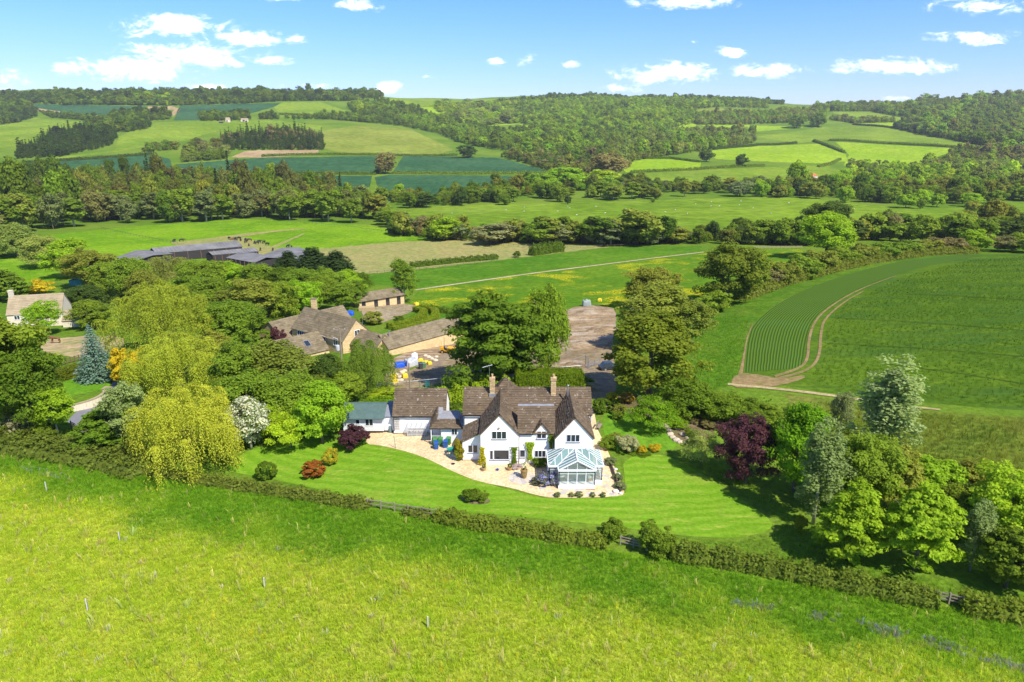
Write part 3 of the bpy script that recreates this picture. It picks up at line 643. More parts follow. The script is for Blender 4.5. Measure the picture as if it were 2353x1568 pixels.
GREEN = dict(dark=(.068,.11,.018), deep=(.11,.172,.014), mid=(.158,.225,.020), fresh=(.215,.325,.018), lime=(.29,.38,.02), olive=(.19,.215,.030), grey=(.175,.205,.085),
  willow=(.29,.315,.032), gold=(.42,.34,.015), purple=(.085,.034,.042), silver=(.19,.245,.085), blue=(.16,.23,.20), pale=(.22,.265,.06), red=(.32,.11,.022), brown=(.20,.18,.065), yew=(.045,.072,.02))
def tree(name, key, base, h, w, tint, label, cat='tree', group=None, rz=None, lean=0.0, rs=random.Random(5)):
    me, tr, ph, pw = PROTO[key]
    r = empty(name, base, rs.uniform(0, 6.28) if rz is None else rz); r.scale = (w/pw, w/pw, h/ph)
    if lean: r.rotation_euler = (0, lean, 0)
    tag(r, label, cat, group)
    c = bpy.data.objects.new('crown', me); COL.objects.link(c); c.parent = r
    t = GREEN[tint] if isinstance(tint, str) else tint; k = rs.uniform(1.12, 1.32); c.color = (t[0]*k*rs.uniform(.95, 1.05), t[1]*k, t[2]*k, 1)
    if tr is not None:
        q = bpy.data.objects.new('trunk', tr); COL.objects.link(q); q.parent = r
    return r
def T(name, key, u, vb, vt, wpx, tint, label, cat='tree', group=None, lean=0.0, rz=None):
    """tree that stands at photo point (u, vb), reaches up to row vt and is wpx wide"""
    p = P(u, vb); w = wpx/ppm(p); p2 = P(u, vb)
    # a crown seen from above: its visible top lies a little behind the trunk
    h = ztop(p.y+w*.12, vt)-p.z
    return tree(name, key, p, max(h, .3), w, tint, label, cat, group, rz, lean)
def shrub(u, vb, vt, wpx, tint, label, key='bush0', name='shrub', cat='shrub', group=None):
    p = P(u, vb); w = wpx/ppm(p); p.y += w*.35; h = max(ztop(p.y, vt)-p.z, .25)
    me, tr, ph, pw = PROTO[key]
    o = bpy.data.objects.new(name, me); COL.objects.link(o); o.location = p; o.rotation_euler = (0, 0, (u*7.3) % 6.28); o.scale = (w/pw, w/pw, h/ph)
    t = GREEN[tint] if isinstance(tint, str) else tint; o.color = (*t, 1); tag(o, label, cat, group); return o
def hedge_mesh(pts, w, h, leaf, dens, seed, rough=.06, clipped=True, name='hedge'):
    """hedge along ground points: leaves over a rounded box round a leafy core"""
    rng = np.random.default_rng(seed); Ps = np.array([[p[0], p[1], p[2]] for p in pts]); seg = np.linalg.norm(np.diff(Ps, axis=0), axis=1); L = seg.sum(); cum = np.concatenate([[0], np.cumsum(seg)])
    def at(s):
        i = np.clip(np.searchsorted(cum, s, side='right')-1, 0, len(seg)-1); f = ((s-cum[i])/seg[i])[:, None]
        q = Ps[i]*(1-f)+Ps[i+1]*f; d = unit(Ps[i+1]-Ps[i]); return q, d
    per = 2*h+w; n = int(L*per*dens); s = rng.uniform(0, L, n); k = rng.uniform(0, per, n); q, d = at(s); sd_ = unit(np.stack([d[:, 1], -d[:, 0], np.zeros(n)], 1))
    lumpy = 0 if clipped else .22*np.sin(s*1.7+seed)+.16*np.sin(s*3.9+2*seed)
    hh = h*(1+(lumpy if not clipped else 0)*.8); ww = w*(1+lumpy*.6)
    off = np.where(k < h, -.5, np.where(k > h+w, .5, (k-h)/w-.5)); zz = np.where(k < h, k/h, np.where(k > h+w, (per-k)/h, 1.0))
    nr = np.where((k < h)[:, None], -sd_, np.where((k > h+w)[:, None], sd_, np.array([0, 0, 1.0])))
    if not clipped: # rounded shoulders
        off *= np.sqrt(np.clip(1.15-zz**3*.75, .1, 1)); 
    pos = q+sd_*(off*ww)[:, None]; pos[:, 2] += zz*hh; pos += rough*rng.normal(size=pos.shape)+nr*rng.uniform(-.12, .06, n)[:, None]
    parts = [cards(pos, nr*1.0+np.array([0, 0, .35]), leaf, rng, 1.5, .55, clv=(np.sin(s*2.3)*.5+.5))]
    for end, sg in ((0, -1), (L, 1)):
        m = int(w*h*dens*1.2); qe, de = at(np.full(m, end)); sde = unit(np.stack([de[:, 1], -de[:, 0], np.zeros(m)], 1))
        pe = qe+sde*rng.uniform(-.5, .5, m)[:, None]*w; pe[:, 2] += rng.uniform(0, 1, m)*h; pe += rough*rng.normal(size=pe.shape); parts.append(cards(pe, de*sg+np.array([0, 0, .3]), leaf, rng, 1.5, .5))
    V, F, v = join(parts)
    # core
    ns = max(2, int(L/1.5)); qq, dd = at(np.linspace(0, L, ns)); ss = unit(np.stack([dd[:, 1], -dd[:, 0], np.zeros(ns)], 1)); cw, ch = w*.5-.14, h-.16 if clipped else h*.66
    ring = np.stack([qq-ss*cw, qq+ss*cw, qq+ss*cw*.8+[0, 0, ch], qq-ss*cw*.8+[0, 0, ch]], 1).reshape(-1, 3); o = len(V); fs = []
    for i in range(ns-1):
        a, b = o+i*4, o+(i+1)*4; fs += [[a+1, b+1, b+2, a+2], [a+2, b+2, b+3, a+3], [a+3, b+3, b, a]]
    fs += [[o, o+1, o+2, o+3], [o+(ns-1)*4+3, o+(ns-1)*4+2, o+(ns-1)*4+1, o+(ns-1)*4]]
    return np.concatenate([V, ring]), np.concatenate([F, np.array(fs)]), np.concatenate([v, np.full(len(fs), .3)])
def hedge(upts, w, h, tint, label, leaf=.2, dens=22, seed=1, clipped=True, rough=.06, name='hedge', cat='hedge', group=None, world_pts=None):
    pts = world_pts or [P(u, v) for u, v in upts]; dense = []
    for a, b in zip(pts[:-1], pts[1:]):
        n = max(1, int((Vector(b)-Vector(a)).length/4))
        for k in range(n):
            q = Vector(a).lerp(Vector(b), k/n); dense.append((q.x, q.y, float(zt(q.x, q.y))))
    dense.append((pts[-1][0], pts[-1][1], float(zt(pts[-1][0], pts[-1][1]))))
    V, F, v = hedge_mesh(dense, w, h, leaf, dens, seed, rough, clipped)
    o = mk(name, npmesh(name, V, F, LEAF, False, v)); t = GREEN[tint] if isinstance(tint, str) else tint; o.color = (*t, 1); return tag(o, label, cat, group)

# ------------------------------------------------------------------ far woods: scattered crowns that nobody could count
def far_tree(seed, kind):
    if kind == 'con': V, F, v = spruce(seed, 6, 15, 1.7, 8, .5)
    else: V, F, v = broad(seed, 10, 11.5, .2, 30, 16, 1.15, .3, 'round', (.2, .40), .5, aspect=1.3)
    return npmesh('wood_tree', V, F, LEAFI, False, v)
def make_coll(name, meshes):
    c = bpy.data.collections.new(name)
    for i, me in enumerate(meshes): o = bpy.data.objects.new(f'{name}_{"abcdefgh"[i]}', me); c.objects.link(o)
    return c
FARC = make_coll('wood_tree', [far_tree(1, 'b'), far_tree(2, 'b'), far_tree(3, 'b'), far_tree(4, 'con')])
def scatter_group(name, coll):
    g = bpy.data.node_groups.new(name, 'GeometryNodeTree')
    g.interface.new_socket('Geometry', in_out='INPUT', socket_type='NodeSocketGeometry'); g.interface.new_socket('Geometry', in_out='OUTPUT', socket_type='NodeSocketGeometry')
    nd = g.nodes.new; gi, go = nd('NodeGroupInput'), nd('NodeGroupOutput'); ip = nd('GeometryNodeInstanceOnPoints'); ci = nd('GeometryNodeCollectionInfo')
    ci.inputs['Collection'].default_value = coll; ci.inputs['Separate Children'].default_value = True; ci.inputs['Reset Children'].default_value = True
    def na(nm, ty): x = nd('GeometryNodeInputNamedAttribute'); x.data_type = ty; x.inputs['Name'].default_value = nm; return x.outputs['Attribute']
    L = g.links.new; L(gi.outputs[0], ip.inputs['Points']); L(ci.outputs[0], ip.inputs['Instance']); ip.inputs['Pick Instance'].default_value = True
    L(na('idx', 'INT'), ip.inputs['Instance Index']); L(na('rot', 'FLOAT_VECTOR'), ip.inputs['Rotation']); L(na('scl', 'FLOAT_VECTOR'), ip.inputs['Scale']); L(ip.outputs[0], go.inputs[0]); return g
G_WOOD = scatter_group('scatter_trees', FARC)
MIDC = make_coll('grove_tree', [npmesh('grove_tree', *(lambda q: (q[0], q[1]))(broad(200+i, 10, 11.5, .2, 60, 46, .5, .32, 'round' if i else 'egg', (.16, .30), .4)), LEAFI, False, np.random.default_rng(i).uniform(0, 1, 60*46)) for i in range(3)]+[npmesh('grove_tree', *spruce(9, 6, 15, 1.0, 16, .6)[:2], LEAFI)])
G_GROVE = scatter_group('scatter_grove', MIDC)
def scatter(name, group, pos, idx, rotz, scl, tint, label, rotxy=None):
    n = len(pos); me = bpy.data.meshes.new(name); me.vertices.add(n); me.vertices.foreach_set('co', np.asarray(pos, np.float32).ravel())
    a = me.attributes.new('idx', 'INT', 'POINT'); a.data.foreach_set('value', np.asarray(idx, np.int32))
    rot = np.zeros((n, 3), np.float32); rot[:, 2] = rotz
    if rotxy is not None: rot[:, :2] = rotxy
    for nm, d in (('rot', rot), ('scl', scl)):
        a = me.attributes.new(nm, 'FLOAT_VECTOR', 'POINT'); a.data.foreach_set('vector', np.asarray(d, np.float32).ravel())
    a = me.attributes.new('tint', 'FLOAT_COLOR', 'POINT'); a.data.foreach_set('color', np.concatenate([tint, np.ones((n, 1))], 1).astype(np.float32).ravel())
    o = mk(name, me); md = o.modifiers.new('scatter', 'NODES'); md.node_group = group; return tag(o, label, kind='stuff')
def sample_poly(poly, spacing, rng, grow=0):
    """ground points about spacing metres apart inside an outline seen in the photograph"""
    pw = np.array([P(u, v)[:2] for u, v in poly]); lo, hi = pw.min(0), pw.max(0)
    # the ground polygon bends with the terrain: sample its bounding box generously and test in the picture
    m = .15*(hi-lo); lo, hi = lo-m, hi+m; lo[1] = max(lo[1], 20)
    nx, ny = int((hi[0]-lo[0])/spacing)+1, int((hi[1]-lo[1])/spacing)+1
    gx, gy = np.meshgrid(np.arange(nx), np.arange(ny)); X = lo[0]+(gx+.5*(gy % 2)+rng.uniform(-.42, .42, gx.shape))*spacing; Y = lo[1]+(gy+rng.uniform(-.42, .42, gx.shape))*spacing
    X, Y = X.ravel(), Y.ravel(); Z = zt(X, Y); pts = np.stack([X, Y, Z], 1); return pts[inside(proj(pts), [tuple(map(float, p)) for p in poly])]
WOODN = [0]
def wood(poly, label, tints, spacing=11, hscale=1.0, con=0.0, size=1.0, name='wood', near=False):
    if not near: spacing *= .82
    WOODN[0] += 1; rng = np.random.default_rng(900+WOODN[0]); p = sample_poly(poly, spacing, rng); n = len(p)
    if n == 0: return
    pt = (np.sin(p[:, 0]/47+1.7*np.sin(p[:, 1]/61))+np.sin(p[:, 1]/53+1.3*np.sin(p[:, 0]/39+2)))/2       # stands of different age
    idx = np.where(rng.uniform(0, 1, n) < con, 3, rng.integers(0, 3, n)); s = rng.lognormal(0, .28, n)*(1+.22*pt)*size*spacing/9.4
    scl = np.stack([s*rng.uniform(.85, 1.2, n), s*rng.uniform(.85, 1.2, n), s*hscale*rng.uniform(.75, 1.3, n)], 1); scl[idx == 3, :2] *= .85
    tt = np.array([GREEN[t] if isinstance(t, str) else t for t in tints]); ti = np.clip(((pt*.5+.5)*len(tt)+rng.normal(size=n)*.9).astype(int), 0, len(tt)-1); tint = tt[ti]*rng.uniform(.75, 1.3, (n, 1))*rng.uniform(.92, 1.08, (n, 3))
    tint[idx == 3] = np.array(GREEN['dark'])*rng.uniform(.8, 1.3, ((idx == 3).sum(), 1)); p[:, 2] -= .4
    return scatter(name, G_GROVE if near else G_WOOD, p, idx, rng.uniform(0, 6.28, n), scl, tint, label)
# ------------------------------------------------------------------ far woods
A_, B_, C_, D_ = ['mid','deep','olive','mid'], ['fresh','mid','lime','olive'], ['dark','deep','mid'], ['mid','fresh','olive','pale']
wood([(-80,238),(0,241),(60,238),(150,243),(240,242),(420,243),(560,239),(650,233),(735,233),(800,233),(880,224),(880,216),(600,216),(300,216),(0,216),(-80,214)], 'long wood along the left skyline', ['dark','deep','mid'], 13, .9)
wood([(180,240),(240,242),(420,243),(410,232),(300,228),(200,230)], 'bright leafy wood edge under the left skyline', ['fresh','lime','mid'], 12, .9)  # a patch of sunshine painted as lighter leaf tints over the darker wood
wood([(-80,290),(0,288),(45,282),(85,268),(85,250),(40,238),(-80,238)], 'dark wood on the slope at the far left', C_, 12)
wood([(248,276),(330,279),(392,276),(397,264),(330,257),(265,262)], 'dark spinney below the brown plough strip', C_, 11)
wood([(195,304),(300,304),(345,296),(348,286),(290,278),(250,276),(205,284)], 'wood strip running down to the conifer block', C_, 11)
wood([(110,270),(200,278),(245,276),(240,270),(140,262),(90,256)], 'bushy hedge line under the teal hill field', C_, 8, .7)
wood([(40,366),(140,361),(255,336),(272,318),(245,300),(120,308),(100,324),(45,348)], 'dark conifer plantation at the left', ['dark','yew','dark'], 9, 1.1, .55)
wood([(520,345),(640,346),(745,345),(742,318),(680,309),(560,319),(505,324)], 'dark conifer plantation above the brown field', ['dark','yew','brown'], 9, 1.15, .6)
wood([(460,279),(520,279),(575,276),(573,264),(460,266)], 'dark trees behind the hill farm', C_, 10)
wood([(596,276),(640,275),(640,266),(600,266)], 'round dark clump beside the hill farm', C_, 10)
wood([(420,374),(520,367),(530,348),(500,330),(430,340)], 'brownish copse on the left slope', ['brown','olive','pale','mid'], 10)
wood([(330,350),(410,345),(408,332),(340,338)], 'small spinney on the left slope', A_, 9, .8)
wood([(640,273),(760,276),(860,284),(930,292),(1000,306),(1060,331),(1150,346),(1330,352),(1420,332),(1480,312),(1300,282),(1180,302),(1100,292),(1010,272),(960,250),(880,232),(800,246),(815,264)], 'dark wood falling diagonally across the middle hill', ['deep','mid','mid','fresh'], 12)
wood([(1170,240),(1290,228),(1600,230),(1760,240),(1770,250),(1660,247),(1598,251),(1598,284),(1520,300),(1440,312),(1330,330),(1260,300),(1195,285),(1180,262)], 'sunlit wood over the central hillside', ['mid','fresh','lime','fresh','mid'], 14, .9, size=.85)  # sunshine on this slope is put into the lighter leaf tints
wood([(1000,243),(1180,238),(1195,284),(1100,290),(1020,270)], 'bright scrubby trees on the central hill', ['lime','fresh','pale'], 20, .6)
wood([(1170,236),(1290,229),(1600,231),(1800,241),(1800,237),(1600,226),(1290,224),(1170,231)], 'dark tree line along the central skyline', C_, 12, .9)
wood([(1170,360),(1330,362),(1430,380),(1420,400),(1300,405),(1257,392),(1150,362)], 'mixed trees below the central hill meadow', ['mid','olive','brown','deep'], 10)
wood([(1330,358),(1440,330),(1520,305),(1600,300),(1735,305),(1735,330),(1600,350),(1490,366),(1410,382)], 'tall pale wood left of the bright pasture', ['olive','pale','mid','fresh'], 11, 1.2)
wood([(1598,288),(1700,287),(1850,282),(1900,268),(1905,258),(1800,252),(1774,262),(1671,262),(1598,262)], 'wood between the small hill fields', D_, 11)
wood([(1870,252),(1912,257),(2000,257),(2090,272),(2060,296),(2100,306),(2250,334),(2353,334),(2500,330),(2500,224),(2353,222),(2200,232),(2100,236),(1990,244),(1875,246)], 'broad dark wood over the right hill', ['mid','deep','olive','fresh'], 13)
wood([(2050,296),(2100,304),(2250,336),(2353,345),(2480,345),(2480,318),(2353,316),(2200,300),(2060,286)], 'darkest wood edge at the foot of the right hill', ['dark','deep','yew'], 11)
wood([(2125,390),(2353,380),(2500,375),(2500,340),(2353,340),(2250,344),(2200,350),(2165,368)], 'mixed wood on the right below the hill', ['mid','olive','brown','fresh'], 11)
wood([(1950,402),(2000,388),(2130,388),(2353,384),(2500,380),(2500,420),(2353,425),(2130,428),(1960,424)], 'sunlit trees right of the pink barn', ['fresh','lime','mid','pale'], 10)  # lighter leaf tints carry the sunlight on these trees
wood([(1960,284),(2060,282),(2057,278),(1919,270),(1905,276)], 'tree line above the small right hill fields', D_, 10)
wood([(1185,345),(1240,338),(1325,348),(1315,358),(1250,364),(1180,355)], 'dotted small trees in the central hill meadow', ['mid','dark'], 24, .5, 0, .35)
# field hedges far off
HEDGES = [([(437,402),(640,402),(863,402)], 'thin dark hedge between two blue green crop fields on the left'), ([(863,400),(880,385),(905,362)], 'hedge climbing between the crop fields'),
 ([(901,400),(1080,401),(1257,400)], 'dark hedge across the central crop field'), ([(602,361),(740,357),(900,358),(1050,358)], 'bushy hedge above the central crop fields'), ([(52,377),(200,367),(349,355)], 'low hedge above the lower left crop field'),
 ([(1450,398),(1600,391),(1755,383)], 'hedge between the two green fields right of centre'), ([(1610,374),(1540,365),(1478,366)], 'hedge along the top of the small green field'), ([(1640,345),(1742,335),(1830,330)], 'hedge above the bright pasture on the right'),
 ([(1905,324),(2063,332),(2210,342)], 'long hedge across the right hill pasture'), ([(1870,325),(1905,338),(1940,352)], 'dark hedge dividing the bright pastures'), ([(1960,287),(2060,297),(2100,304)], 'hedge under the small upper right field'),
 ([(1880,385),(1910,378),(1930,368)], 'row of dark bushes below the bright pasture'), ([(642,264),(760,272),(850,282)], 'dark hedge under the pale hill field')]
for i, (pp, lb) in enumerate(HEDGES):
    y = P(*pp[0]).y; w_ = 4.5 if y < 1300 else 6
    hedge(pp, w_, 3.2 if y < 1300 else 4, ['deep','dark','mid'][i % 3], lb, leaf=1.3, dens=1.1, seed=40+i, clipped=False, rough=.4)

# ------------------------------------------------------------------ single trees of the valley, nearest woods first
rs = random.Random(8); RNG = np.random.default_rng(12)
def grove(poly, n, keys, tints, hr, wr, label, group, name='broadleaf_tree', min_d=5.0):
    p = sample_poly(poly, min_d, RNG)
    if len(p) > n: p = p[RNG.permutation(len(p))[:n]]
    for q in p:
        w = rs.uniform(*wr); tree(name, rs.choice(keys), (q[0], q[1], q[2]-.2), rs.uniform(*hr), w, rs.choice(tints), label, 'tree', group, None, 0.0, rs)
MT, MD = ['midtall0','midtall1','mid0','mid1'], ['mid0','mid1','midbush0']
wood([(-60,520),(60,515),(250,508),(430,500),(600,495),(760,498),(860,505),(820,478),(740,455),(600,440),(400,430),(200,432),(0,442),(-60,450)], 'crowns of the wide wood behind the cattle pasture, seen over its front trees', ['mid','olive',(.155,.17,.04),'mid','deep'], 9.5, 1.7, .02, near=True)
grove([(-60,545),(60,538),(110,533),(250,522),(430,512),(600,505),(800,512),(870,520),(900,512),(860,497),(760,494),(600,490),(430,496),(250,500),(60,505),(-60,508)], 68, MT, ['olive','mid','deep',(.165,.17,.05),'mid',(.15,.18,.06),'mid'], (15,23), (13,18), 'broadleaf tree along the front of the wood behind the cattle pasture', 'trees along the front of the wood behind the cattle pasture', min_d=7)
grove([(870,520),(900,525),(960,535),(1000,545),(960,524),(900,505),(860,497)], 8, MT, ['olive','grey','mid'], (7,11), (9,13), 'grey green tree where the wood tapers off beside the sheep field', 'trees at the tapering end of the left wood', min_d=6)
for u, vb, vt, w, lb in ((452,470,384,22,'tall dark conifer rising out of the left wood below the crop field'),(303,470,392,24,'dark ragged conifer above the left wood'),(110,470,410,26,'dark conifer at the left end of the wood')):
    T('conifer', 'midconifer', u, vb, vt, w, 'yew', lb)
wood([(860,462),(950,474),(1060,472),(1180,456),(1300,440),(1400,440),(1400,426),(1290,418),(1150,436),(1000,460),(880,452)], 'crowns of the tree belt between crop field and sheep field', ['mid','deep','olive','fresh'], 8, 1.0, near=True)
wood([(1400,445),(1743,440),(1743,428),(1500,430),(1400,428)], 'crowns of the tree belt above the sheep field', ['mid','deep','olive','grey'], 8, .9, near=True)
grove([(830,476),(950,480),(1100,474),(1300,466),(1500,458),(1743,452),(1743,442),(1500,446),(1300,452),(1100,462),(950,466),(850,466)], 36, MT, ['mid','deep','olive','dark','mid'], (10,17), (11,17), 'broadleaf tree in the belt along the far side of the sheep field', 'trees along the far side of the sheep field', min_d=9)
wood([(1743,448),(1860,450),(1960,460),(2100,470),(2250,466),(2353,452),(2500,446),(2500,424),(2353,428),(2130,430),(1960,425),(1743,430)], 'crowns of the broad belt right of the sheep field', ['mid','deep','fresh','olive'], 8.5, .95, near=True)
grove([(1743,454),(1860,457),(1960,469),(2100,480),(2250,476),(2353,463),(2480,458),(2480,446),(2353,452),(2250,464),(2100,468),(1960,458),(1860,447),(1743,444)], 38, MD, ['mid','deep','olive','fresh','dark'], (10,17), (12,18), 'rounded tree in the belt right of the sheep field', 'trees in the belt right of the sheep field', min_d=8)
for u, vb, w, tn, vt, lb in ((1305,435,85,'fresh',384,'large bright rounded tree at the left of the green fields'),(1388,435,75,'lime',390,'bright lime green tree beside the large rounded one'),(1245,440,66,'fresh',398,'mid green rounded tree near the crop field corner'),
  (1623,372,36,'dark',345,'dark solitary tree on the hedge left of the bright pasture'),(1702,384,34,'dark',354,'small dark spreading tree on the hedge by the bright pasture'),(1073,362,42,'dark',334,'dark pair of trees above the crop field with wheel lines'),
  (1304,470,15,'dark',447,'small lone tree on the crest of the sheep field'),(1500,466,10,'mid',456,'tiny lone tree in the sheep field'),(2115,481,18,'mid',457,'lone round tree in the right of the sheep field'),(2232,493,36,'olive',461,'pale round tree standing in the right of the sheep field'),
  (1046,450,16,'yew',417,'narrow dark tree before the crop field'),(645,410,16,'dark',389,'single dark bush in the left crop field'),(886,400,46,'brown',350,'brownish trees between the two crop fields'),
  (1830,295,36,'mid',262,'tall leafy tree in the wood at the top of the right fields'),(1880,292,34,'deep',258,'dark tree beside the tall one at the top of the right fields'),(1400,412,90,'brown',352,'brownish tree below the pale wood'),(1700,452,55,'grey',416,'pale grey green tree at the right of the belt')):
    T('broadleaf_tree', rs.choice(['mid0','mid1']), u, vb, vt, w, tn, lb)
wood([(890,540),(1010,552),(1180,559),(1420,562),(1600,560),(1620,548),(1500,540),(1300,540),(1100,542),(900,530)], 'undergrowth in the tree line behind the hay field', ['olive','brown','deep','mid'], 5.5, .8, near=True)
grove([(900,543),(1010,555),(1180,562),(1420,565),(1600,563),(1620,556),(1500,550),(1300,548),(1100,548),(900,532)], 36, ['mid0','mid1','midbush0','midtall0'], ['olive','brown','deep','mid','grey','olive'], (8,14), (10,16), 'tree in the line behind the hay field', 'trees in the line behind the hay field', min_d=5.5)
for u, vb, vt, w, tn, lb in ((1460,563,478,125,'olive','largest pale olive tree in the line behind the hay field'),(1375,562,495,95,'deep','broad dark tree left of the olive one'),(1130,562,512,95,(.24,.24,.11),'pale buff tree in the line behind the hay field'),(1020,554,498,62,'fresh','round green tree near the left of the line'),(1245,563,508,66,'mid','mid green tree in the middle of the line')):
    T('broadleaf_tree', 'mid0', u, vb, vt, w, tn, lb)
wood([(1600,562),(1743,564),(1850,568),(1960,552),(2140,548),(2353,548),(2500,548),(2500,528),(2353,528),(2140,528),(1960,530),(1743,540),(1620,548)], 'crowns of the dark belt behind the barley field', ['deep','mid','dark','olive'], 6.5, 1.0, near=True)
grove([(1600,566),(1743,570),(1850,575),(1960,562),(2140,558),(2353,563),(2450,563),(2450,545),(2353,545),(2140,542),(1960,546),(1743,553),(1620,557)], 38, ['mid0','mid1','midbush1','midtall1'], ['deep','mid','olive','dark','brown','mid'], (9,16), (11,17), 'tree in the dark belt behind the barley field', 'trees in the dark belt behind the barley field', min_d=6)
T('broadleaf_tree', 'broad1', 1898, 590, 486, 120, 'fresh', 'tall bright green tree over the hedge left of the barley field')
T('broadleaf_tree', 'broad2', 1896, 560, 462, 105, 'dark', 'very dark rounded tree behind the tall bright green one')
# ------------------------------------------------------------------ buildings
def PZ(u, v, z):
    a, t = ray(u, v); Y = (ZC-z)/t; return Vector((a*Y, Y, z))
def PY(u, v, Y):
    a, t = ray(u, v); return a*Y, ZC-Y*t
def tile_material(name, cols, lichen=(0.46, 0.42, 0.33), lamt=.5, moss=(.20, .14, .03)):
    m, N = mat_new(name); c = N.n('ShaderNodeTexCoord').outputs['Object']
    v = N.n('ShaderNodeAttribute', attribute_type='GEOMETRY', attribute_name='v').outputs['Fac']
    cr = N.n('ShaderNodeValToRGB'); N.put(cr.inputs[0], v); el = cr.color_ramp.elements
    for i, col in enumerate(cols):
        e = el[i] if i < 2 else el.new(.5); e.position = i/(len(cols)-1); e.color = (*col, 1)
    col = N.mix(N.m('MULTIPLY', N.sm(N.noise(c, .5, 4), .42, .68), .5), cr.outputs[0], tuple(x*.72 for x in cols[0]))
    col = N.mix(N.m('MULTIPLY', N.sm(N.noise(c, 2.6, 3, .7), .60, .68), lamt), col, lichen)
    col = N.mix(N.m('MULTIPLY', N.sm(N.noise(c, 1.1, 3, .7), .60, .72), .6), col, moss)
    finish(N, bsdf(N, col, .9, 0, .02, bump(N, N.noise(c, 9, 3), .02)).outputs[0]); return m
TILE = tile_material('stone_tiles', [(.088,.064,.042),(.145,.106,.068),(.118,.086,.056),(.215,.16,.105),(.132,.096,.06)])
COTS = tile_material('cotswold_slates', [(.135,.108,.064),(.18,.144,.086),(.158,.126,.076),(.21,.168,.105)], lamt=.25, moss=(.17,.135,.06))
PALETILE = tile_material('pale_slates', [(.27,.215,.13),(.33,.265,.165),(.30,.235,.145)], lamt=.25, moss=(.22,.18,.08))
RENDER = paint('white_render', (.82, .80, .745), .9, dirt=.09, scale=.9, spec=.1)
WHITE = paint('white_frame', (.80, .80, .79), .4, dirt=.04)
LEAD = paint('lead', (.26, .26, .265), .8, dirt=.3, scale=1.5, spec=.1)
DARKWOOD = paint('dark_timber', (.055, .042, .033), .8, dirt=.3)
WOOD = paint('weathered_timber', (.26, .21, .15), .85, dirt=.35, scale=2)
GREYWOOD = paint('grey_timber', (.33, .31, .28), .85, dirt=.3, scale=2)
BLACK = paint('black_plastic', (.02, .02, .022), .5); STEEL = paint('galvanised_steel', (.42, .44, .46), .4, .7, dirt=.2)
def glass(name, col, rough=.05, alpha=1.0, spec=.7):
    m, N = mat_new(name); c = N.n('ShaderNodeTexCoord').outputs['Object']
    b = bsdf(N, N.mix(N.noise(c, .8, 2), tuple(x*.75 for x in col), tuple(x*1.25 for x in col)), rough, 0, spec); b.inputs['Alpha'].default_value = alpha; finish(N, b.outputs[0]); return m
PANE = glass('window_glass', (.022, .027, .034)); CGLASS = glass('conservatory_glass', (.30, .40, .36), .06, .38); RGLASS = glass('roof_glass', (.17, .27, .235), .16, .85, .4)
def stone_material(name, cols, sx=2.2, sz=5.0):
    m, N = mat_new(name); c = N.n('ShaderNodeTexCoord').outputs['Object']
    mp = N.n('ShaderNodeMapping'); N.put(mp.inputs[0], c); mp.inputs['Scale'].default_value = (sx, sx, sz)
    vo = N.n('ShaderNodeTexVoronoi', feature='F1'); N.put(vo.inputs['Vector'], mp.outputs[0]); vo.inputs['Scale'].default_value = 1.0
    sp = N.n('ShaderNodeSeparateColor'); N.put(sp.inputs[0], vo.outputs['Color'])
    col = N.mix(sp.outputs[0], cols[0], cols[1]); col = N.mix(N.m('MULTIPLY', N.sm(N.noise(c, .5, 4), .45, .7), .5), col, cols[2])
    finish(N, bsdf(N, col, .92, 0, .03, bump(N, vo.outputs['Distance'], .03)).outputs[0]); return m
COTSTONE = stone_material('honey_stone', [(.50,.36,.17),(.62,.47,.25),(.42,.31,.16)])
CHIMSTONE = stone_material('chimney_stone', [(.42,.28,.13),(.60,.45,.26),(.30,.21,.12)], 1.5, 5.5)
def tiles(m, A, B, C, D, th=.062, course=.33, tw=.46, seed=1, slab=True):
    """stepped courses of tiles from the eave A-B up to the ridge D-C"""
    A, B, C, D = map(Vector, (A, B, C, D)); n = (B-A).cross(D-A)
    if n.length < 1e-6: n = (B-A).cross(C-A)
    n.normalize(); n = -n if n.z < 0 else n; r = random.Random(seed)
    if slab:
        m.val = .5; m.hexa([p-n*.16 for p in (A, B, C, D)], [p-n*.004 for p in (A, B, C, D)])
    L = max((D-A).length, (C-B).length); nc = max(2, int(L/course))
    for i in range(nc):
        t0, t1 = i/nc, min(1.0, (i+1)/nc+.12/nc); l0, r0, l1, r1 = A.lerp(D, t0), B.lerp(C, t0), A.lerp(D, t1), B.lerp(C, t1)
        k = max(1, int((r0-l0).length/tw)); jo = [0]+[min(1, max(0, (j+r.uniform(-.18, .18))/k)) for j in range(1, k)]+[1]
        for j in range(k):
            f, g = jo[j], jo[j+1]; h = th*r.uniform(.65, 1.5); a, b, c, d = l0.lerp(r0, f), l0.lerp(r0, g), l1.lerp(r1, g), l1.lerp(r1, f)
            m.val = r.random(); m.poly([a+n*h, b+n*h, c+n*.008, d+n*.008]); m.poly([a, b, b+n*h, a+n*h])
    m.val = .5
def ridge_caps(m, p, q, w=.17, seed=1):
    p, q = Vector(p), Vector(q); L = (q-p).length; k = max(1, int(L/.45)); r = random.Random(seed); d = (q-p).normalized(); s = d.cross(Vector((0, 0, 1))).normalized()
    for i in range(k):
        a, b = p.lerp(q, i/k), p.lerp(q, (i+.97)/k); h = r.uniform(.05, .08); m.val = r.random()
        for sg in (1, -1): m.poly([a+Vector((0, 0, h)), b+Vector((0, 0, h)), b+s*sg*w-Vector((0, 0, w*.75)), a+s*sg*w-Vector((0, 0, w*.75))])
    m.val = .5
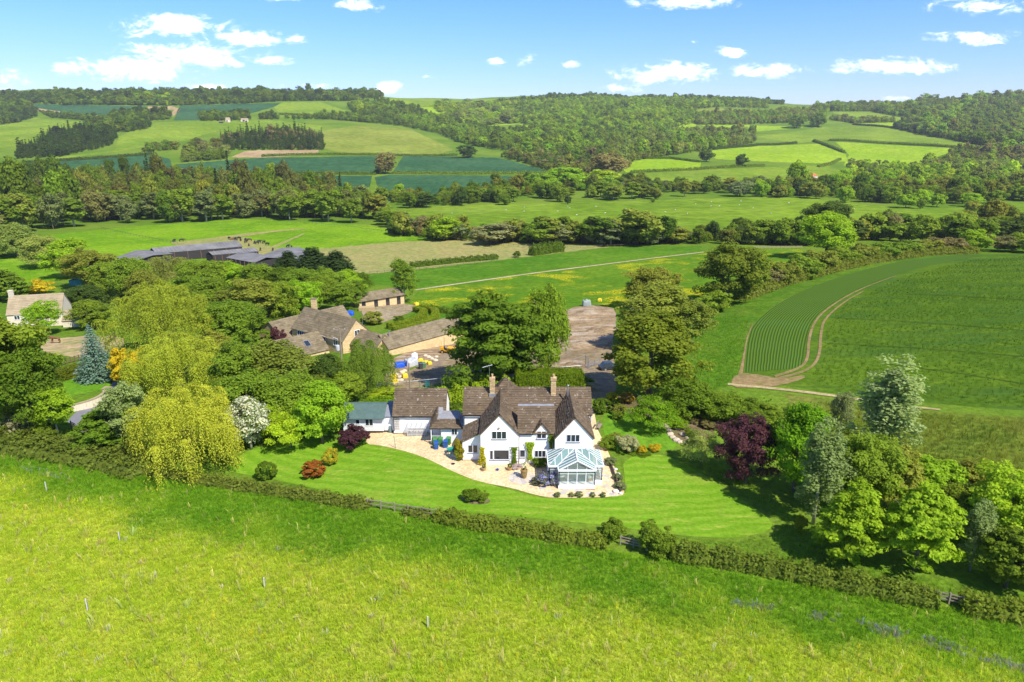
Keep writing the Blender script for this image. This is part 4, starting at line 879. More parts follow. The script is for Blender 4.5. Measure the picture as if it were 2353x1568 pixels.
def window(parent, x0, x1, z0, z1, Y, lights=2, sill=LEAD, frame=WHITE, face=(0, -1), origin=None, curtains=False):
    """casement on a wall that faces the viewer; parent's space"""
    f = MB(); t = .055; d = .05
    f.box(x0, Y-d, z0, x0+t, Y, z1); f.box(x1-t, Y-d, z0, x1, Y, z1); f.box(x0+t, Y-d, z0, x1-t, Y, z0+t); f.box(x0+t, Y-d, z1-t, x1-t, Y, z1)
    w = (x1-x0)/lights
    for i in range(1, lights): f.box(x0+w*i-t*.6, Y-d, z0+t, x0+w*i+t*.6, Y, z1-t)
    fo = f.build('window', frame, parent)
    for i in range(lights):
        a = x0+w*i+(t if i == 0 else t*.6); b = x0+w*(i+1)-(t if i == lights-1 else t*.6)
        MB().box(a, Y-.018, z0+t, b, Y-.006, z1-t).build('pane', PANE, fo)
    if sill: MB().box(x0-.06, Y-.10, z0-.07, x1+.06, Y-.002, z0-.004).build('sill', sill, fo)
    return fo
def winpx(parent, u0, v0, u1, v1, Y, **k):
    x0, z1 = PY(u0, v0, Y); x1, z0 = PY(u1, v1, Y); return window(parent, x0, x1, z0, z1, Y, **k)
def downpipe(parent, x, Y, z0, z1, r=.045): return MB().tube([(x, Y-.07, z0), (x, Y-.07, z1-.2), (x, Y-.02, z1)], r, 6).build('downpipe', BLACK, parent)

# ---- the white house
H = tag(empty('house', (0, 0, 0)), 'white rendered country house with two front gables, brown tiled roofs and two stone chimneys', 'house')
LW = (-3.90, .83, 77.3, 4.2, 6.8); RW = (5.28, 9.97, 76.45, 4.05, 6.75); MIDY, RY0, RY1, RYR, RX0, RX1, RZE, RZR = 77.6, 83.1, 88.5, 85.8, -6.4, 10.5, 4.3, 7.0
w = MB()
for x0, x1, yf, ze, za in (LW, RW):
    pent = lambda y: [(x0, y, -.3), (x1, y, -.3), (x1, y, ze), ((x0+x1)/2, y, za-.1), (x0, y, ze)]
    w.hexa(pent(yf), pent(85.0))
w.hexa([(.8, MIDY, -.3), (5.3, MIDY, -.3), (5.3, MIDY, 4.15), (5.3, 80.2, 6.5), (.8, 80.2, 6.5), (.8, MIDY, 4.15)][:3]+[(5.3, 83.2, 4.1), (5.3, 83.2, -.3)][:0]+[(.8, MIDY, 4.15)], [(.8, 83.2, -.3), (5.3, 83.2, -.3), (5.3, 83.2, 4.15), (.8, 83.2, 4.15)])
rp = lambda x: [(x, RY0, -.3), (x, RY1, -.3), (x, RY1, RZE), (x, RYR, RZR-.1), (x, RY0, RZE)]
w.hexa(rp(RX0), rp(RX1))
w.hexa([(-6.25, 78.5, -.3), (-3.88, 78.5, -.3), (-3.88, 78.5, 3.75), (-6.25, 78.5, 2.62)], [(-6.25, 83.2, -.3), (-3.88, 83.2, -.3), (-3.88, 83.2, 3.75), (-6.25, 83.2, 2.62)])
gx0, gx1, gz = 2.72, 4.62, 4.25
w.hexa([(gx0, MIDY-.03, 4.0), (gx1, MIDY-.03, 4.0), (gx1, MIDY-.03, gz), ((gx0+gx1)/2, MIDY-.03, 5.52), (gx0, MIDY-.03, gz)], [(gx0, 79.0, 4.0), (gx1, 79.0, 4.0), (gx1, 79.0, gz), ((gx0+gx1)/2, 79.0, 5.52), (gx0, 79.0, gz)])
w.build('wall', RENDER, H)
def gable_roof(x0, x1, yf, yb, ze, za, seed, oh=.14, of=.12):
    m = MB(); xm = (x0+x1)/2; k = (za-ze)/(xm-x0); z0 = ze-oh*k
    tiles(m, (x0-oh, yb, z0+.12), (x0-oh, yf-of, z0+.12), (xm, yf-of, za+.12), (xm, yb, za+.12), seed=seed)
    tiles(m, (x1+oh, yf-of, z0+.12), (x1+oh, yb, z0+.12), (xm, yb, za+.12), (xm, yf-of, za+.12), seed=seed+1)
    ridge_caps(m, (xm, yf-of, za+.13), (xm, yb, za+.13), seed=seed); return m
gable_roof(LW[0], LW[1], LW[2], 85.9, LW[3], LW[4], 3).build('roof', TILE, H)
gable_roof(RW[0], RW[1], RW[2], 85.9, RW[3], RW[4], 5).build('roof', TILE, H)
m = MB(); tiles(m, (.7, MIDY-.15, 4.12), (5.4, MIDY-.15, 4.12), (5.4, 80.2, 6.74), (.7, 80.2, 6.74), seed=8); m.build('roof', TILE, H)
MB().box(.75, 80.2, 6.45, 5.35, 81.1, 6.66).build('lead_gutter', LEAD, H)
m = MB(); tiles(m, (RX0-.1, RY0-.15, RZE-.03), (RX1+.1, RY0-.15, RZE-.03), (RX1+.1, RYR, RZR+.1), (RX0-.1, RYR, RZR+.1), seed=10)
tiles(m, (RX1+.1, RY1+.15, RZE-.03), (RX0-.1, RY1+.15, RZE-.03), (RX0-.1, RYR, RZR+.1), (RX1+.1, RYR, RZR+.1), seed=11); ridge_caps(m, (RX0-.1, RYR, RZR+.12), (RX1+.1, RYR, RZR+.12), seed=4); m.build('roof', TILE, H)
m = MB(); tiles(m, (-6.42, 83.1, 2.66), (-6.42, 78.36, 2.66), (-3.86, 78.36, 3.95), (-3.86, 83.1, 3.95), seed=13); m.build('lean_to_roof', TILE, H)
m = MB(); xm = (gx0+gx1)/2
tiles(m, (gx0-.15, 79.3, 4.2), (gx0-.15, MIDY-.15, 4.2), (xm, MIDY-.15, 5.62), (xm, 79.3, 5.62), seed=15, course=.28); tiles(m, (gx1+.15, MIDY-.15, 4.2), (gx1+.15, 79.3, 4.2), (xm, 79.3, 5.62), (xm, MIDY-.15, 5.62), seed=16, course=.28); m.build('dormer_roof', TILE, H)
m = MB(); ap = (-.95, 90.4, 6.9)
for p, q in (((-3.1, 88.3, 4.3), (1.2, 88.3, 4.3)), ((1.2, 88.3, 4.3), (1.2, 92.5, 4.3)), ((1.2, 92.5, 4.3), (-3.1, 92.5, 4.3)), ((-3.1, 92.5, 4.3), (-3.1, 88.3, 4.3))): tiles(m, p, q, ap, ap, seed=17, slab=False)
m.build('pyramid_roof', TILE, H); MB().box(-2.9, 88.4, -.3, 1.0, 92.3, 4.35).build('rear_wall', RENDER, H)
def chimney(parent, cx, cy, z0, z1, w_=.66, d_=.62, pots=1, mat=None):
    c_ = MB(); nz = int((z1-z0)/.17); r = random.Random(int(cx*10))
    for i in range(nz):
        e = r.uniform(-.02, .03)+(.05 if i > nz-3 else 0); za, zb = z0+(z1-z0)*i/nz, z0+(z1-z0)*(i+.93)/nz
        k = 3 if i % 2 else 2
        for j in range(k): c_.val = r.random(); e2 = e+r.uniform(-.015, .015); c_.box(cx-w_/2-e+(w_+2*e)*j/k+.006, cy-d_/2-e2, za, cx-w_/2-e+(w_+2*e)*(j+1)/k-.006, cy+d_/2+e, zb)
    c_.val = .4; c_.box(cx-w_/2+.03, cy-d_/2+.03, z0, cx+w_/2-.03, cy+d_/2-.03, z1)
    co = c_.build('chimney', mat or CHIMSTONE, parent)
    for i in range(pots): MB().lathe([(.16, 0), (.13, .1), (.12, .36), (.15, .4), (.15, .46)], 8, (cx+(i-(pots-1)/2)*.34, cy, z1)).build('chimney_pot', paint('buff_clay', (.52, .34, .17), .8), co)
    return co
x, z = PY(1130, 904, 85.2); chimney(H, -2.62, 85.2, 6.0, 8.75)
chimney(H, 5.52, 85.2, 5.9, 8.75)
MB().box(-3.05, 84.75, 6.1, -2.2, 85.0, 6.55).build('lead_flashing', LEAD, H)
MB().tube([(7.35, 83.9, 6.0), (7.35, 83.9, 8.0)], .09, 8).lathe([(.14, 0), (.15, .12), (.05, .2)], 8, (7.35, 83.9, 8.0)).build('flue', STEEL, H)
ar = MB(); ar.tube([(-3.0, 85.6, 7.0), (-3.0, 85.6, 10.4)], .025, 5); ar.tube([(-3.9, 85.3, 10.1), (-2.6, 85.8, 10.3)], .02, 4)
for k in range(7): p = Vector((-3.9+k*.2, 85.3+k*.077, 10.1+k*.03)); ar.tube([p+Vector((-.06, .17, .0)), p-Vector((-.06, .17, .0))], .012, 4)
ar.build('aerial', STEEL, H)
winpx(H, 1129.6, 991, 1163.9, 1009, LW[2], lights=3); winpx(H, 1075, 1022.5, 1098, 1040.5, 78.5, lights=2); winpx(H, 1233.3, 990.5, 1255.4, 1008, MIDY-.03, lights=2)
winpx(H, 1194.3, 1033.6, 1207, 1051, MIDY, lights=1); winpx(H, 1228.4, 1035, 1262, 1051, MIDY, lights=4); winpx(H, 1301.8, 998.6, 1332.2, 1015.8, RW[2], lights=3)
winpx(H, 1125, 1035, 1133.5, 1056.5, LW[2], lights=1); winpx(H, 1134.2, 1034, 1170, 1056.5, LW[2], lights=1)
MB().box(-2.7, LW[2]-.05, 2.05, -.35, LW[2]-.003, 2.1).build('lintel_moulding', RENDER, H)
downpipe(H, .86, LW[2]+.22, 0, 4.2); downpipe(H, -6.3, 83.05, 2.8, 4.3); downpipe(H, 10.4, 83.05, 0, 4.3); downpipe(H, 5.2, MIDY, 2.2, 4.1)
gt = MB(); gt.box(.85, MIDY-.24, 4.02, 2.6, MIDY-.14, 4.09); gt.box(4.75, MIDY-.24, 4.02, 5.25, MIDY-.14, 4.09); gt.box(-6.4, RY0-.28, 4.16, -3.9, RY0-.17, 4.24); gt.build('gutter', BLACK, H)
MB().box(-6.26, 78.46, -.3, -3.9, 78.495, .12).build('plinth', paint('buff_plinth', (.50, .36, .22), .9), H)
MB().box(-1.72, LW[2]-.16, 4.95, -1.5, LW[2]-.02, 5.08).build('wall_lamp', paint('brass_lamp', (.3, .2, .1), .5), H)
# ---- conservatory (grown onto the house, still a piece of its own look)
K = empty('conservatory', (0, 0, 0)); K.parent = H
cx0, cx1, cyf, cyb, cz, cr0, cr1, cry, crz = 4.23, 10.77, 72.15, 76.3, 2.5, 6.34, 8.76, 74.35, 3.7
px0, px1, pyf, pxm = 5.35, 9.75, 71.05, 7.55
dw = MB(); dw.box(cx0+.1, cyf+.1, -.1, cx1-.1, cyb, .5); dw.box(px0+.06, pyf+.08, -.1, px1-.06, cyf+.1, .5); dw.build('dwarf_wall', RENDER, K)
MB().box(px0+.05, pyf+.05, -.1, px1-.05, pyf+.079, .05).build('brick_course', paint('red_brick', (.42, .17, .09), .9), K)
fl = MB(); fl.box(cx0+.14, cyf+.16, .5, cx1-.14, cyb-.02, .52); fl.build('floor', paint('tile_floor', (.30, .25, .19), .6), K)
bars, panes, rpanes = MB(), [], []
def wall_run(p, q, n, z0=.5, z1=2.42):
    p, q = Vector((*p, 0)), Vector((*q, 0)); U = Vector((0, 0, 1)); d = (q-p)/n
    for i in range(n+1): c_ = p+d*i; bars.bar(c_+U*z0, c_+U*z1, .09)
    bars.bar(p+U*(z0+.03), q+U*(z0+.03), .1, .07); bars.bar(p+U*(z1-.03), q+U*(z1-.03), .13, .12); bars.bar(p+U*1.98, q+U*1.98, .05, .05)
    s = d.normalized()*.045
    for i in range(n): a, b = p+d*i+s, p+d*(i+1)-s; panes.append([a+U*(z0+.06), b+U*(z0+.06), b+U*(z1-.09), a+U*(z1-.09)])
wall_run((px0+.12, pyf+.14), (px1-.12, pyf+.14), 4); wall_run((cx0+.18, cyf+.16), (px0+.12, cyf+.16), 1); wall_run((px1-.12, cyf+.16), (cx1-.18, cyf+.16), 1)
wall_run((cx0+.18, cyb-.1), (cx0+.18, cyf+.16), 5); wall_run((cx1-.18, cyf+.16), (cx1-.18, cyb-.1), 5); wall_run((px0+.12, cyf+.1), (px0+.12, pyf+.14), 1); wall_run((px1-.12, pyf+.14), (px1-.12, cyf+.1), 1)
# doors: solid lower panels in the two middle bays
for i in (1, 2):
    a = px0+.12+(px1-px0-.24)/4*i; dr = MB().box(a+.05, pyf+.06, .02, a+(px1-px0-.24)/4-.05, pyf+.078, .62).build('door', WHITE, K); MB().box(a+.9-.75*(i-1)-.02, pyf+.03, .95, a+.93-.75*(i-1), pyf+.06, 1.15).build('handle', STEEL, K)
def roof_strips(poly, e, step):
    poly = [Vector(p) for p in poly]; e = Vector(e).normalized(); lo = min(p.dot(e) for p in poly); hi = max(p.dot(e) for p in poly); n = max(1, round((hi-lo)/step))
    def clip(pp, c, sg):
        out = []
        for a, b in zip(pp, pp[1:]+pp[:1]):
            da, db = (a.dot(e)-c)*sg, (b.dot(e)-c)*sg
            if da >= 0: out.append(a)
            if (da > 0) != (db > 0) and da != db: out.append(a.lerp(b, da/(da-db)))
        return out
    for i in range(n):
        c0, c1 = lo+(hi-lo)*i/n, lo+(hi-lo)*(i+1)/n; q = clip(clip(poly, c0, 1), c1, -1)
        if len(q) > 2: rpanes.append(q)
        if i:
            s = [p for p in clip(poly, c0, 1) if abs(p.dot(e)-c0) < 1e-4]
            if len(s) >= 2: bars.bar(s[0], s[-1], .055, .07)
    for a, b in zip(poly, poly[1:]+poly[:1]): bars.bar(a, b, .08, .09)
R0, R1 = (cr0, cry, crz), (cr1, cry, crz); PB, PF = (pxm, 74.3, crz+.02), (pxm, pyf-.05, crz+.02)
roof_strips([(cx0, cyf, cz), (px0, cyf, cz), PB, R0], (1, 0, 0), .78); roof_strips([(px1, cyf, cz), (cx1, cyf, cz), R1, PB], (1, 0, 0), .78)
roof_strips([(cx0, cyb, cz), (cx0, cyf, cz), R0], (0, 1, 0), .6); roof_strips([(cx1, cyf, cz), (cx1, cyb, cz), R1], (0, 1, 0), .6); roof_strips([(cx1, cyb, cz), (cx0, cyb, cz), R0, R1], (1, 0, 0), .8)
roof_strips([(px0, pyf-.05, cz+.02), (px0, cyf, cz+.02), PB, PF], (0, 1, 0), .62); roof_strips([(px1, cyf, cz+.02), (px1, pyf-.05, cz+.02), PF, PB], (0, 1, 0), .62)
# glazed gable
gf = pyf+.1
for a in (-1.1, 0, 1.1): bars.bar((pxm+a, gf, cz), (pxm+a, gf, crz-.05-abs(a)*.545), .05)
for a, b in ((-2.1, -1.1), (-1.1, 0), (0, 1.1), (1.1, 2.1)): panes.append([Vector((pxm+a, gf, cz+.05)), Vector((pxm+b, gf, cz+.05)), Vector((pxm+b, gf, crz-.04-abs(b)*.545)), Vector((pxm+a, gf, crz-.04-abs(a)*.545))])
bars.bar((px0, pyf-.02, cz-.02), (px1, pyf-.02, cz-.02), .12, .2)
for s in (px0, px1): bars.bar((s, pyf-.02, cz), (pxm, pyf-.02, crz+.02), .12, .13)
for s in (-1, 1): bars.bar((cx0 if s < 0 else px1, cyf, cz-.08), (px0 if s < 0 else cx1, cyf, cz-.08), .12, .16)
bars.bar(PF, PB, .12, .12); bars.bar(R0, R1, .12, .12); bars.build('frame', WHITE, K)
for p in panes: MB().poly(p).build('pane', CGLASS, K)
for p in rpanes: MB().poly([q-Vector((0, 0, .012)) for q in p]).build('roof_pane', RGLASS, K)
for i in range(4): a = px0+.2+(px1-px0-.24)/4*i; MB().box(a, pyf+.22, 2.02, a+.92, pyf+.25, 2.32).build('blind', paint('cream_blind', (.62, .62, .36), .8), K)
for (xx, yy, rz) in ((9.0, 72.4, .5), (6.0, 72.5, -.6)):
    ch = empty('wicker_chair', (xx, yy, .52), rz); tag(ch, 'pale cushioned wicker chair behind the conservatory glass, '+('right of the doors' if xx > 7 else 'left of the doors'), 'chair')
    MB().box(-.35, -.35, .02, .35, .35, .36).build('seat', paint('wicker', (.30, .20, .10), .8), ch); MB().box(-.3, -.3, .362, .3, .24, .5).build('cushion', paint('pale_cushion', (.62, .66, .52), .9), ch); MB().hexa([(-.33, .26, .36), (.33, .26, .36), (.33, .35, .36), (-.33, .35, .36)], [(-.3, .42, .98), (.3, .42, .98), (.3, .5, .98), (-.3, .5, .98)]).build('backrest', paint('wicker', (.3, .2, .1)), ch)
    for s in (-1, 1): MB().box(s*.38-.04, -.3, .05, s*.38+.04, .3, .62).build('armrest', paint('wicker', (.3, .2, .1)), ch)

# ---- garage, utility wing, shed
Gx0, Gx1, Gyf, Gyr, Gze, Gzr = -16.5, -9.25, 87.4, 90.4, 2.35, 5.15
G = tag(empty('garage', (0, 0, 0)), 'white rendered garage with a steep brown tiled roof left of the house', 'garage')
gp = lambda x: [(x, Gyf, -.3), (x, 93.4, -.3), (x, 93.4, Gze), (x, Gyr, Gzr-.12), (x, Gyf, Gze)]
MB().hexa(gp(Gx0), gp(Gx1)).build('wall', RENDER, G)
m = MB(); tiles(m, (Gx0-.1, Gyf-.22, Gze-.1), (Gx1+.1, Gyf-.22, Gze-.1), (Gx1+.1, Gyr, Gzr), (Gx0-.1, Gyr, Gzr), seed=21); tiles(m, (Gx1+.1, 93.6, Gze-.1), (Gx0-.1, 93.6, Gze-.1), (Gx0-.1, Gyr, Gzr), (Gx1+.1, Gyr, Gzr), seed=22); ridge_caps(m, (Gx0, Gyr, Gzr+.02), (Gx1, Gyr, Gzr+.02)); m.build('roof', TILE, G)
MB().box(Gx0-.1, Gyf-.34, Gze-.2, -10.8, Gyf-.225, Gze-.11).build('gutter', BLACK, G); downpipe(G, Gx0+.1, Gyf, 0, 2.3)
x0, z1 = PY(919, 961, Gyf); x1, z0 = PY(932.5, 989.6, Gyf); d = MB().box(x0, Gyf-.05, .02, x1, Gyf-.003, z1).build('door', WHITE, G); MB().box(x1-.16, Gyf-.09, .95, x1-.1, Gyf-.052, 1.05).build('handle', STEEL, d)
tr = MB(); x0, z1 = PY(905.5, 960, Gyf); x1, z0 = PY(918, 990, Gyf)
for k in range(5): xx = x0+(x1-x0)*k/4; tr.box(xx-.015, Gyf-.06, .12, xx+.015, Gyf-.035, z1)
for k in range(8): zz = .15+(z1-.18)*k/7; tr.box(x0, Gyf-.034, zz-.015, x1, Gyf-.012, zz+.015)
tag(tr.build('trellis', WOOD), 'square wooden trellis fixed to the white garage wall', 'trellis')
U = tag(empty('utility_wing', (0, 0, 0)), 'low white wing with a tiled skirt roof and flat lead top beside the garage', 'outbuilding')
uw = MB(); uw.box(-9.5, 83.85, -.3, -6.45, 88.2, 2.25); uw.box(-10.9, 86.2, -.3, -9.5, 91, 2.25); uw.build('wall', RENDER, U)
m = MB(); tiles(m, (-11.0, 83.4, 2.15), (-6.5, 83.4, 2.15), (-7.2, 84.8, 2.95), (-10.1, 84.8, 2.95), seed=31, course=.27); tiles(m, (-11.2, 91, 2.15), (-11.0, 83.4, 2.15), (-10.1, 84.8, 2.95), (-10.5, 90, 3.55), seed=32, course=.27); m.build('roof', TILE, U)
lt = MB(); lt.hexa([(-10.1, 84.8, 2.7), (-7.2, 84.8, 2.7), (-7.2, 87.6, 2.7), (-10.1, 87.6, 2.7)], [(-10.1, 84.8, 2.97), (-7.2, 84.8, 2.97), (-7.2, 87.6, 2.97), (-10.1, 87.6, 2.97)]); lt.hexa([(-10.5, 86.5, 2.6), (-9.4, 86.5, 2.6), (-9.6, 90.5, 2.6), (-10.3, 90.5, 2.6)], [(-10.3, 86.8, 3.0), (-9.5, 86.8, 3.0), (-9.7, 90, 3.55), (-10.4, 90, 3.55)]); lt.box(-7.18, 84.0, 2.26, -6.42, 88.1, 2.45); lt.build('lead_roof', LEAD, U)
winpx(U, 1037.4, 985.8, 1051, 1000, 83.85, lights=2, sill=None)
MB().bar((-10.8, 83.6, 0), (-10.8, 83.6, 2.15), .1).build('porch_post', WHITE, U); MB().box(-10.9, 83.5, 2.0, -6.5, 83.62, 2.12).build('fascia', BLACK, U)
ps = MB()
for k in range(5): ps.box(-10.75, 83.75, .1+k*.19, -9.55, 83.79, .1+k*.19+.16)
ps.build('porch_screen', GREYWOOD, U)
S = tag(empty('garden_shed', (0, 0, 0)), 'white boarded garden shed with a green ribbed metal roof', 'shed')
Sx0, Sx1, Syf, Syr = -23.6, -17.95, 87.8, 90.3; sp_ = lambda x: [(x, Syf, -.2), (x, 92.6, -.2), (x, 92.6, 2.0), (x, Syr, 2.95), (x, Syf, 2.0)]
SHEDW = paint('pale_boards', (.66, .67, .66), .7, dirt=.1); MB().hexa(sp_(Sx0), sp_(Sx1)).build('wall', SHEDW, S)
for k in range(9): MB().box(Sx0-.01, Syf-.02, .05+k*.215, Sx1+.01, Syf-.003, .05+k*.215+.2).build('board', SHEDW, S)
GM = paint('green_roofing', (.085, .135, .115), .45, dirt=.2, scale=1.5); m = MB(); n_ = 30
for sd_, (ya, za, yb, zb) in enumerate(((Syf-.55, 1.86, Syr, 3.05), (93.0, 1.86, Syr, 3.05))):
    m.hexa([(Sx0-.25, ya, za-.06), (Sx1+.2, ya, za-.06), (Sx1+.2, yb, zb-.06), (Sx0-.25, yb, zb-.06)], [(Sx0-.25, ya, za), (Sx1+.2, ya, za), (Sx1+.2, yb, zb), (Sx0-.25, yb, zb)])
    for k in range(n_): xx = Sx0-.2+(Sx1-Sx0+.35)*k/(n_-1); m.hexa([(xx-.04, ya, za), (xx+.04, ya, za), (xx+.04, yb, zb), (xx-.04, yb, zb)], [(xx-.02, ya, za+.045), (xx+.02, ya, za+.045), (xx+.02, yb, zb+.045), (xx-.02, yb, zb+.045)])
m.bar((Sx0-.25, Syr, 3.06), (Sx1+.2, Syr, 3.06), .25, .06); m.build('roof', GM, S)
def shedwin(u0, v0, u1, v1, n_): x0, z1 = PY(u0, v0, Syf-.03); x1, z0 = PY(u1, v1, Syf-.03); window(S, x0, x1, z0, min(z1, 1.8), Syf-.03, n_, None)
shedwin(816.5, 964, 827, 975, 1); shedwin(838.5, 963, 858, 978.5, 2)
MB().hexa([(-17.9, 88.0, -.2), (-16.55, 88.0, -.2), (-16.55, 92, -.2), (-17.9, 92, -.2)], [(-17.9, 88.0, 1.9), (-16.55, 88.0, 1.9), (-16.55, 92, 2.5), (-17.9, 92, 2.5)]).build('lean_to_wall', SHEDW, S)
MB().hexa([(-17.95, 87.8, 1.92), (-16.55, 87.8, 1.92), (-16.55, 92, 2.55), (-17.95, 92, 2.55)], [(-17.95, 87.8, 1.98), (-16.55, 87.8, 1.98), (-16.55, 92, 2.62), (-17.95, 92, 2.62)]).build('felt_roof', paint('grey_felt', (.20, .215, .24), .8, dirt=.15), S)
d = MB().box(-17.65, 87.95, .02, -16.85, 87.995, 1.75).build('door', WHITE, S); MB().box(-17.58, 87.91, .9, -17.52, 87.948, 1.0).build('handle', STEEL, d)

# ---- stone barn house and its wings
def gable_block(parent, p, q, hw, rise, zg, wallm, roofm, seed, names=('wall', 'roof'), oh=.2, course=.5, tw=.8):
    """ridge from p to q; ground height zg"""
    p, q = Vector(p), Vector(q); d = Vector((q.x-p.x, q.y-p.y, 0)).normalized(); s = Vector((d.y, -d.x, 0)); zr = (p.z+q.z)/2; p.z = q.z = zr; U_ = Vector((0, 0, 1))
    ze = zr-rise; pe = lambda c: [Vector((c.x, c.y, zg-.6))-s*hw, Vector((c.x, c.y, zg-.6))+s*hw, Vector((c.x, c.y, ze))+s*hw, Vector((c.x, c.y, zr-.14)), Vector((c.x, c.y, ze))-s*hw]
    MB().hexa(pe(p), pe(q)).build(names[0], wallm, parent); m = MB(); k = rise/hw; dz = U_*(-oh*k+.08); e = d*.12
    for sg in (1, -1):
        A, B = p+s*sg*(hw+oh)-U_*rise+dz-e, q+s*sg*(hw+oh)-U_*rise+dz+e; C_, D_ = q+U_*.08+e, p+U_*.08-e
        if sg > 0: tiles(m, A, B, C_, D_, .05, course, tw, seed)
        else: tiles(m, B, A, D_, C_, .05, course, tw, seed+1)
    ridge_caps(m, p+U_*.1-e, q+U_*.1+e, .22, seed); m.build(names[1], roofm, parent)
    return p, q, d, s, ze
def wall_window(parent, c, d, n, w_, h_, lights, frame=WHITE):
    """window on any wall: centre c, along d, facing n"""
    c, d, n = Vector(c), Vector(d), Vector(n); U_ = Vector((0, 0, 1)); f = MB(); L, Rr = c-d*w_/2, c+d*w_/2; o = n*.03
    for a, b in ((L-U_*h_/2, L+U_*h_/2), (Rr-U_*h_/2, Rr+U_*h_/2), (L-U_*h_/2, Rr-U_*h_/2), (L+U_*h_/2, Rr+U_*h_/2)): f.bar(a+o, b+o, .1, .08)
    for i in range(1, lights): a = L+d*(w_*i/lights); f.bar(a-U_*h_/2+o, a+U_*h_/2+o, .08, .08)
    fo = f.build('window', frame, parent); MB().poly([L-U_*h_/2+n*.012, Rr-U_*h_/2+n*.012, Rr+U_*h_/2+n*.012, L+U_*h_/2+n*.012]).build('pane', PANE, fo); return fo
B = tag(empty('stone_house', (0, 0, 0)), 'honey stone barn house with several brown slate wings round a garden', 'house')
p, q, d, s, ze = gable_block(B, PZ(700.9, 706.2, 2.6), PZ(818.2, 734.6, 2.6), 3.9, 3.8, -6.2, COTSTONE, COTS, 41)
BR = (p, q, d, s, ze)
wall_window(B, q+d*.02+Vector((0, 0, -2.9)), s, d, 1.3, 1.3, 2)
wall_window(B, p.lerp(q, .62)+s*3.92+Vector((0, 0, -4.7)), d, s, 2.0, 1.9, 4); wall_window(B, p.lerp(q, .87)+s*3.92+Vector((0, 0, -4.3)), d, s, 1.3, 1.6, 2); wall_window(B, p.lerp(q, .2)+s*3.92+Vector((0, 0, -4.7)), d, s, 2.6, 1.3, 4)
c_ = p.lerp(q, .1)-s*1.2; chimney(B, c_.x, c_.y, 1.2, 4.5, 1.1, .9, 0, COTSTONE); MB().box(c_.x-.65, c_.y-.55, 4.5, c_.x+.65, c_.y+.55, 4.65).build('chimney_cap', COTS, B)
p, q, d, s, ze = gable_block(B, PZ(628, 784.5, -.3), PZ(730.5, 762.5, -.3), 4.2, 2.9, -6.2, COTSTONE, COTS, 43)
m_ = p.lerp(q, .62)+s*2.1; sk = MB(); nn = Vector((0, 0, 1))*4.2+s*2.9; nn.normalize(); up_ = nn.cross(d).normalized(); c_ = m_-Vector((0, 0, 1.45))+nn*.24
fo = MB().hexa([c_+d*a+up_*b-nn*.1 for a, b in ((-.6, -.8), (.6, -.8), (.6, .8), (-.6, .8))], [c_+d*a+up_*b for a, b in ((-.6, -.8), (.6, -.8), (.6, .8), (-.6, .8))]).build('skylight', STEEL, B); MB().poly([c_+nn*.01+d*a+up_*b for a, b in ((-.5, -.7), (.5, -.7), (.5, .7), (-.5, .7))]).build('pane', PANE, fo)
gable_block(B, PZ(618, 741, -.3), PZ(690, 724, -.3), 4.4, 3.0, -6.6, COTSTONE, COTS, 45)
gable_block(B, PZ(737, 714, .1), PZ(787.3, 702.5, .1), 4.0, 3.6, -7, COTSTONE, COTS, 47)
gable_block(B, PZ(826, 757, .2), PZ(884, 771, .2), 3.0, 2.4, -6.2, COTSTONE, COTS, 49)
p, q, d, s, ze = gable_block(B, PZ(872, 771, .2), PZ(1024.3, 732.1, .2), 2.9, 2.35, -6.5, COTSTONE, COTS, 51)
MB().tube([p.lerp(q, .1)+s*.8+Vector((0, 0, -.6)), p.lerp(q, .1)+s*.8+Vector((0, 0, .7))], .13, 6).build('flue', STEEL, B)
gable_block(B, PZ(1024, 738, -.6), PZ(1056, 730, -.6), 2.6, 2.0, -7, COTSTONE, COTS, 53)
# stable
zg = P(870, 700).z; ST = tag(empty('stable_block', (0, 0, 0)), 'honey stone stable block with four dark doorways under one long roof', 'stable')
p, q, d, s, ze = gable_block(ST, PZ(814.5, 676.6, zg+4.3), PZ(917, 661, zg+4.3), 2.9, 1.5, zg, COTSTONE, COTS, 55, oh=.5)
for i, f in enumerate((.09, .36, .62, .87)):
    c_ = p.lerp(q, f)+s*2.92; U_ = Vector((0, 0, 1)); dr = MB()
    MB().hexa([c_+d*a+U_*(zg-c_.z)+s*o for a, o in ((-.62, 0), (.62, 0), (.62, .05), (-.62, .05))], [c_+d*a+U_*(zg+1.25-c_.z)+s*o for a, o in ((-.62, 0), (.62, 0), (.62, .05), (-.62, .05))]).build('stable_door', DARKWOOD, ST)
    MB().hexa([c_+d*a+U_*(zg+1.27-c_.z)+s*o for a, o in ((-.62, 0), (.62, 0), (.62, .03), (-.62, .03))], [c_+d*a+U_*(zg+2.5-c_.z)+s*o for a, o in ((-.62, 0), (.62, 0), (.62, .03), (-.62, .03))]).build('opening_shade', BLACK, ST)  # black panel painting the shade inside an open upper door
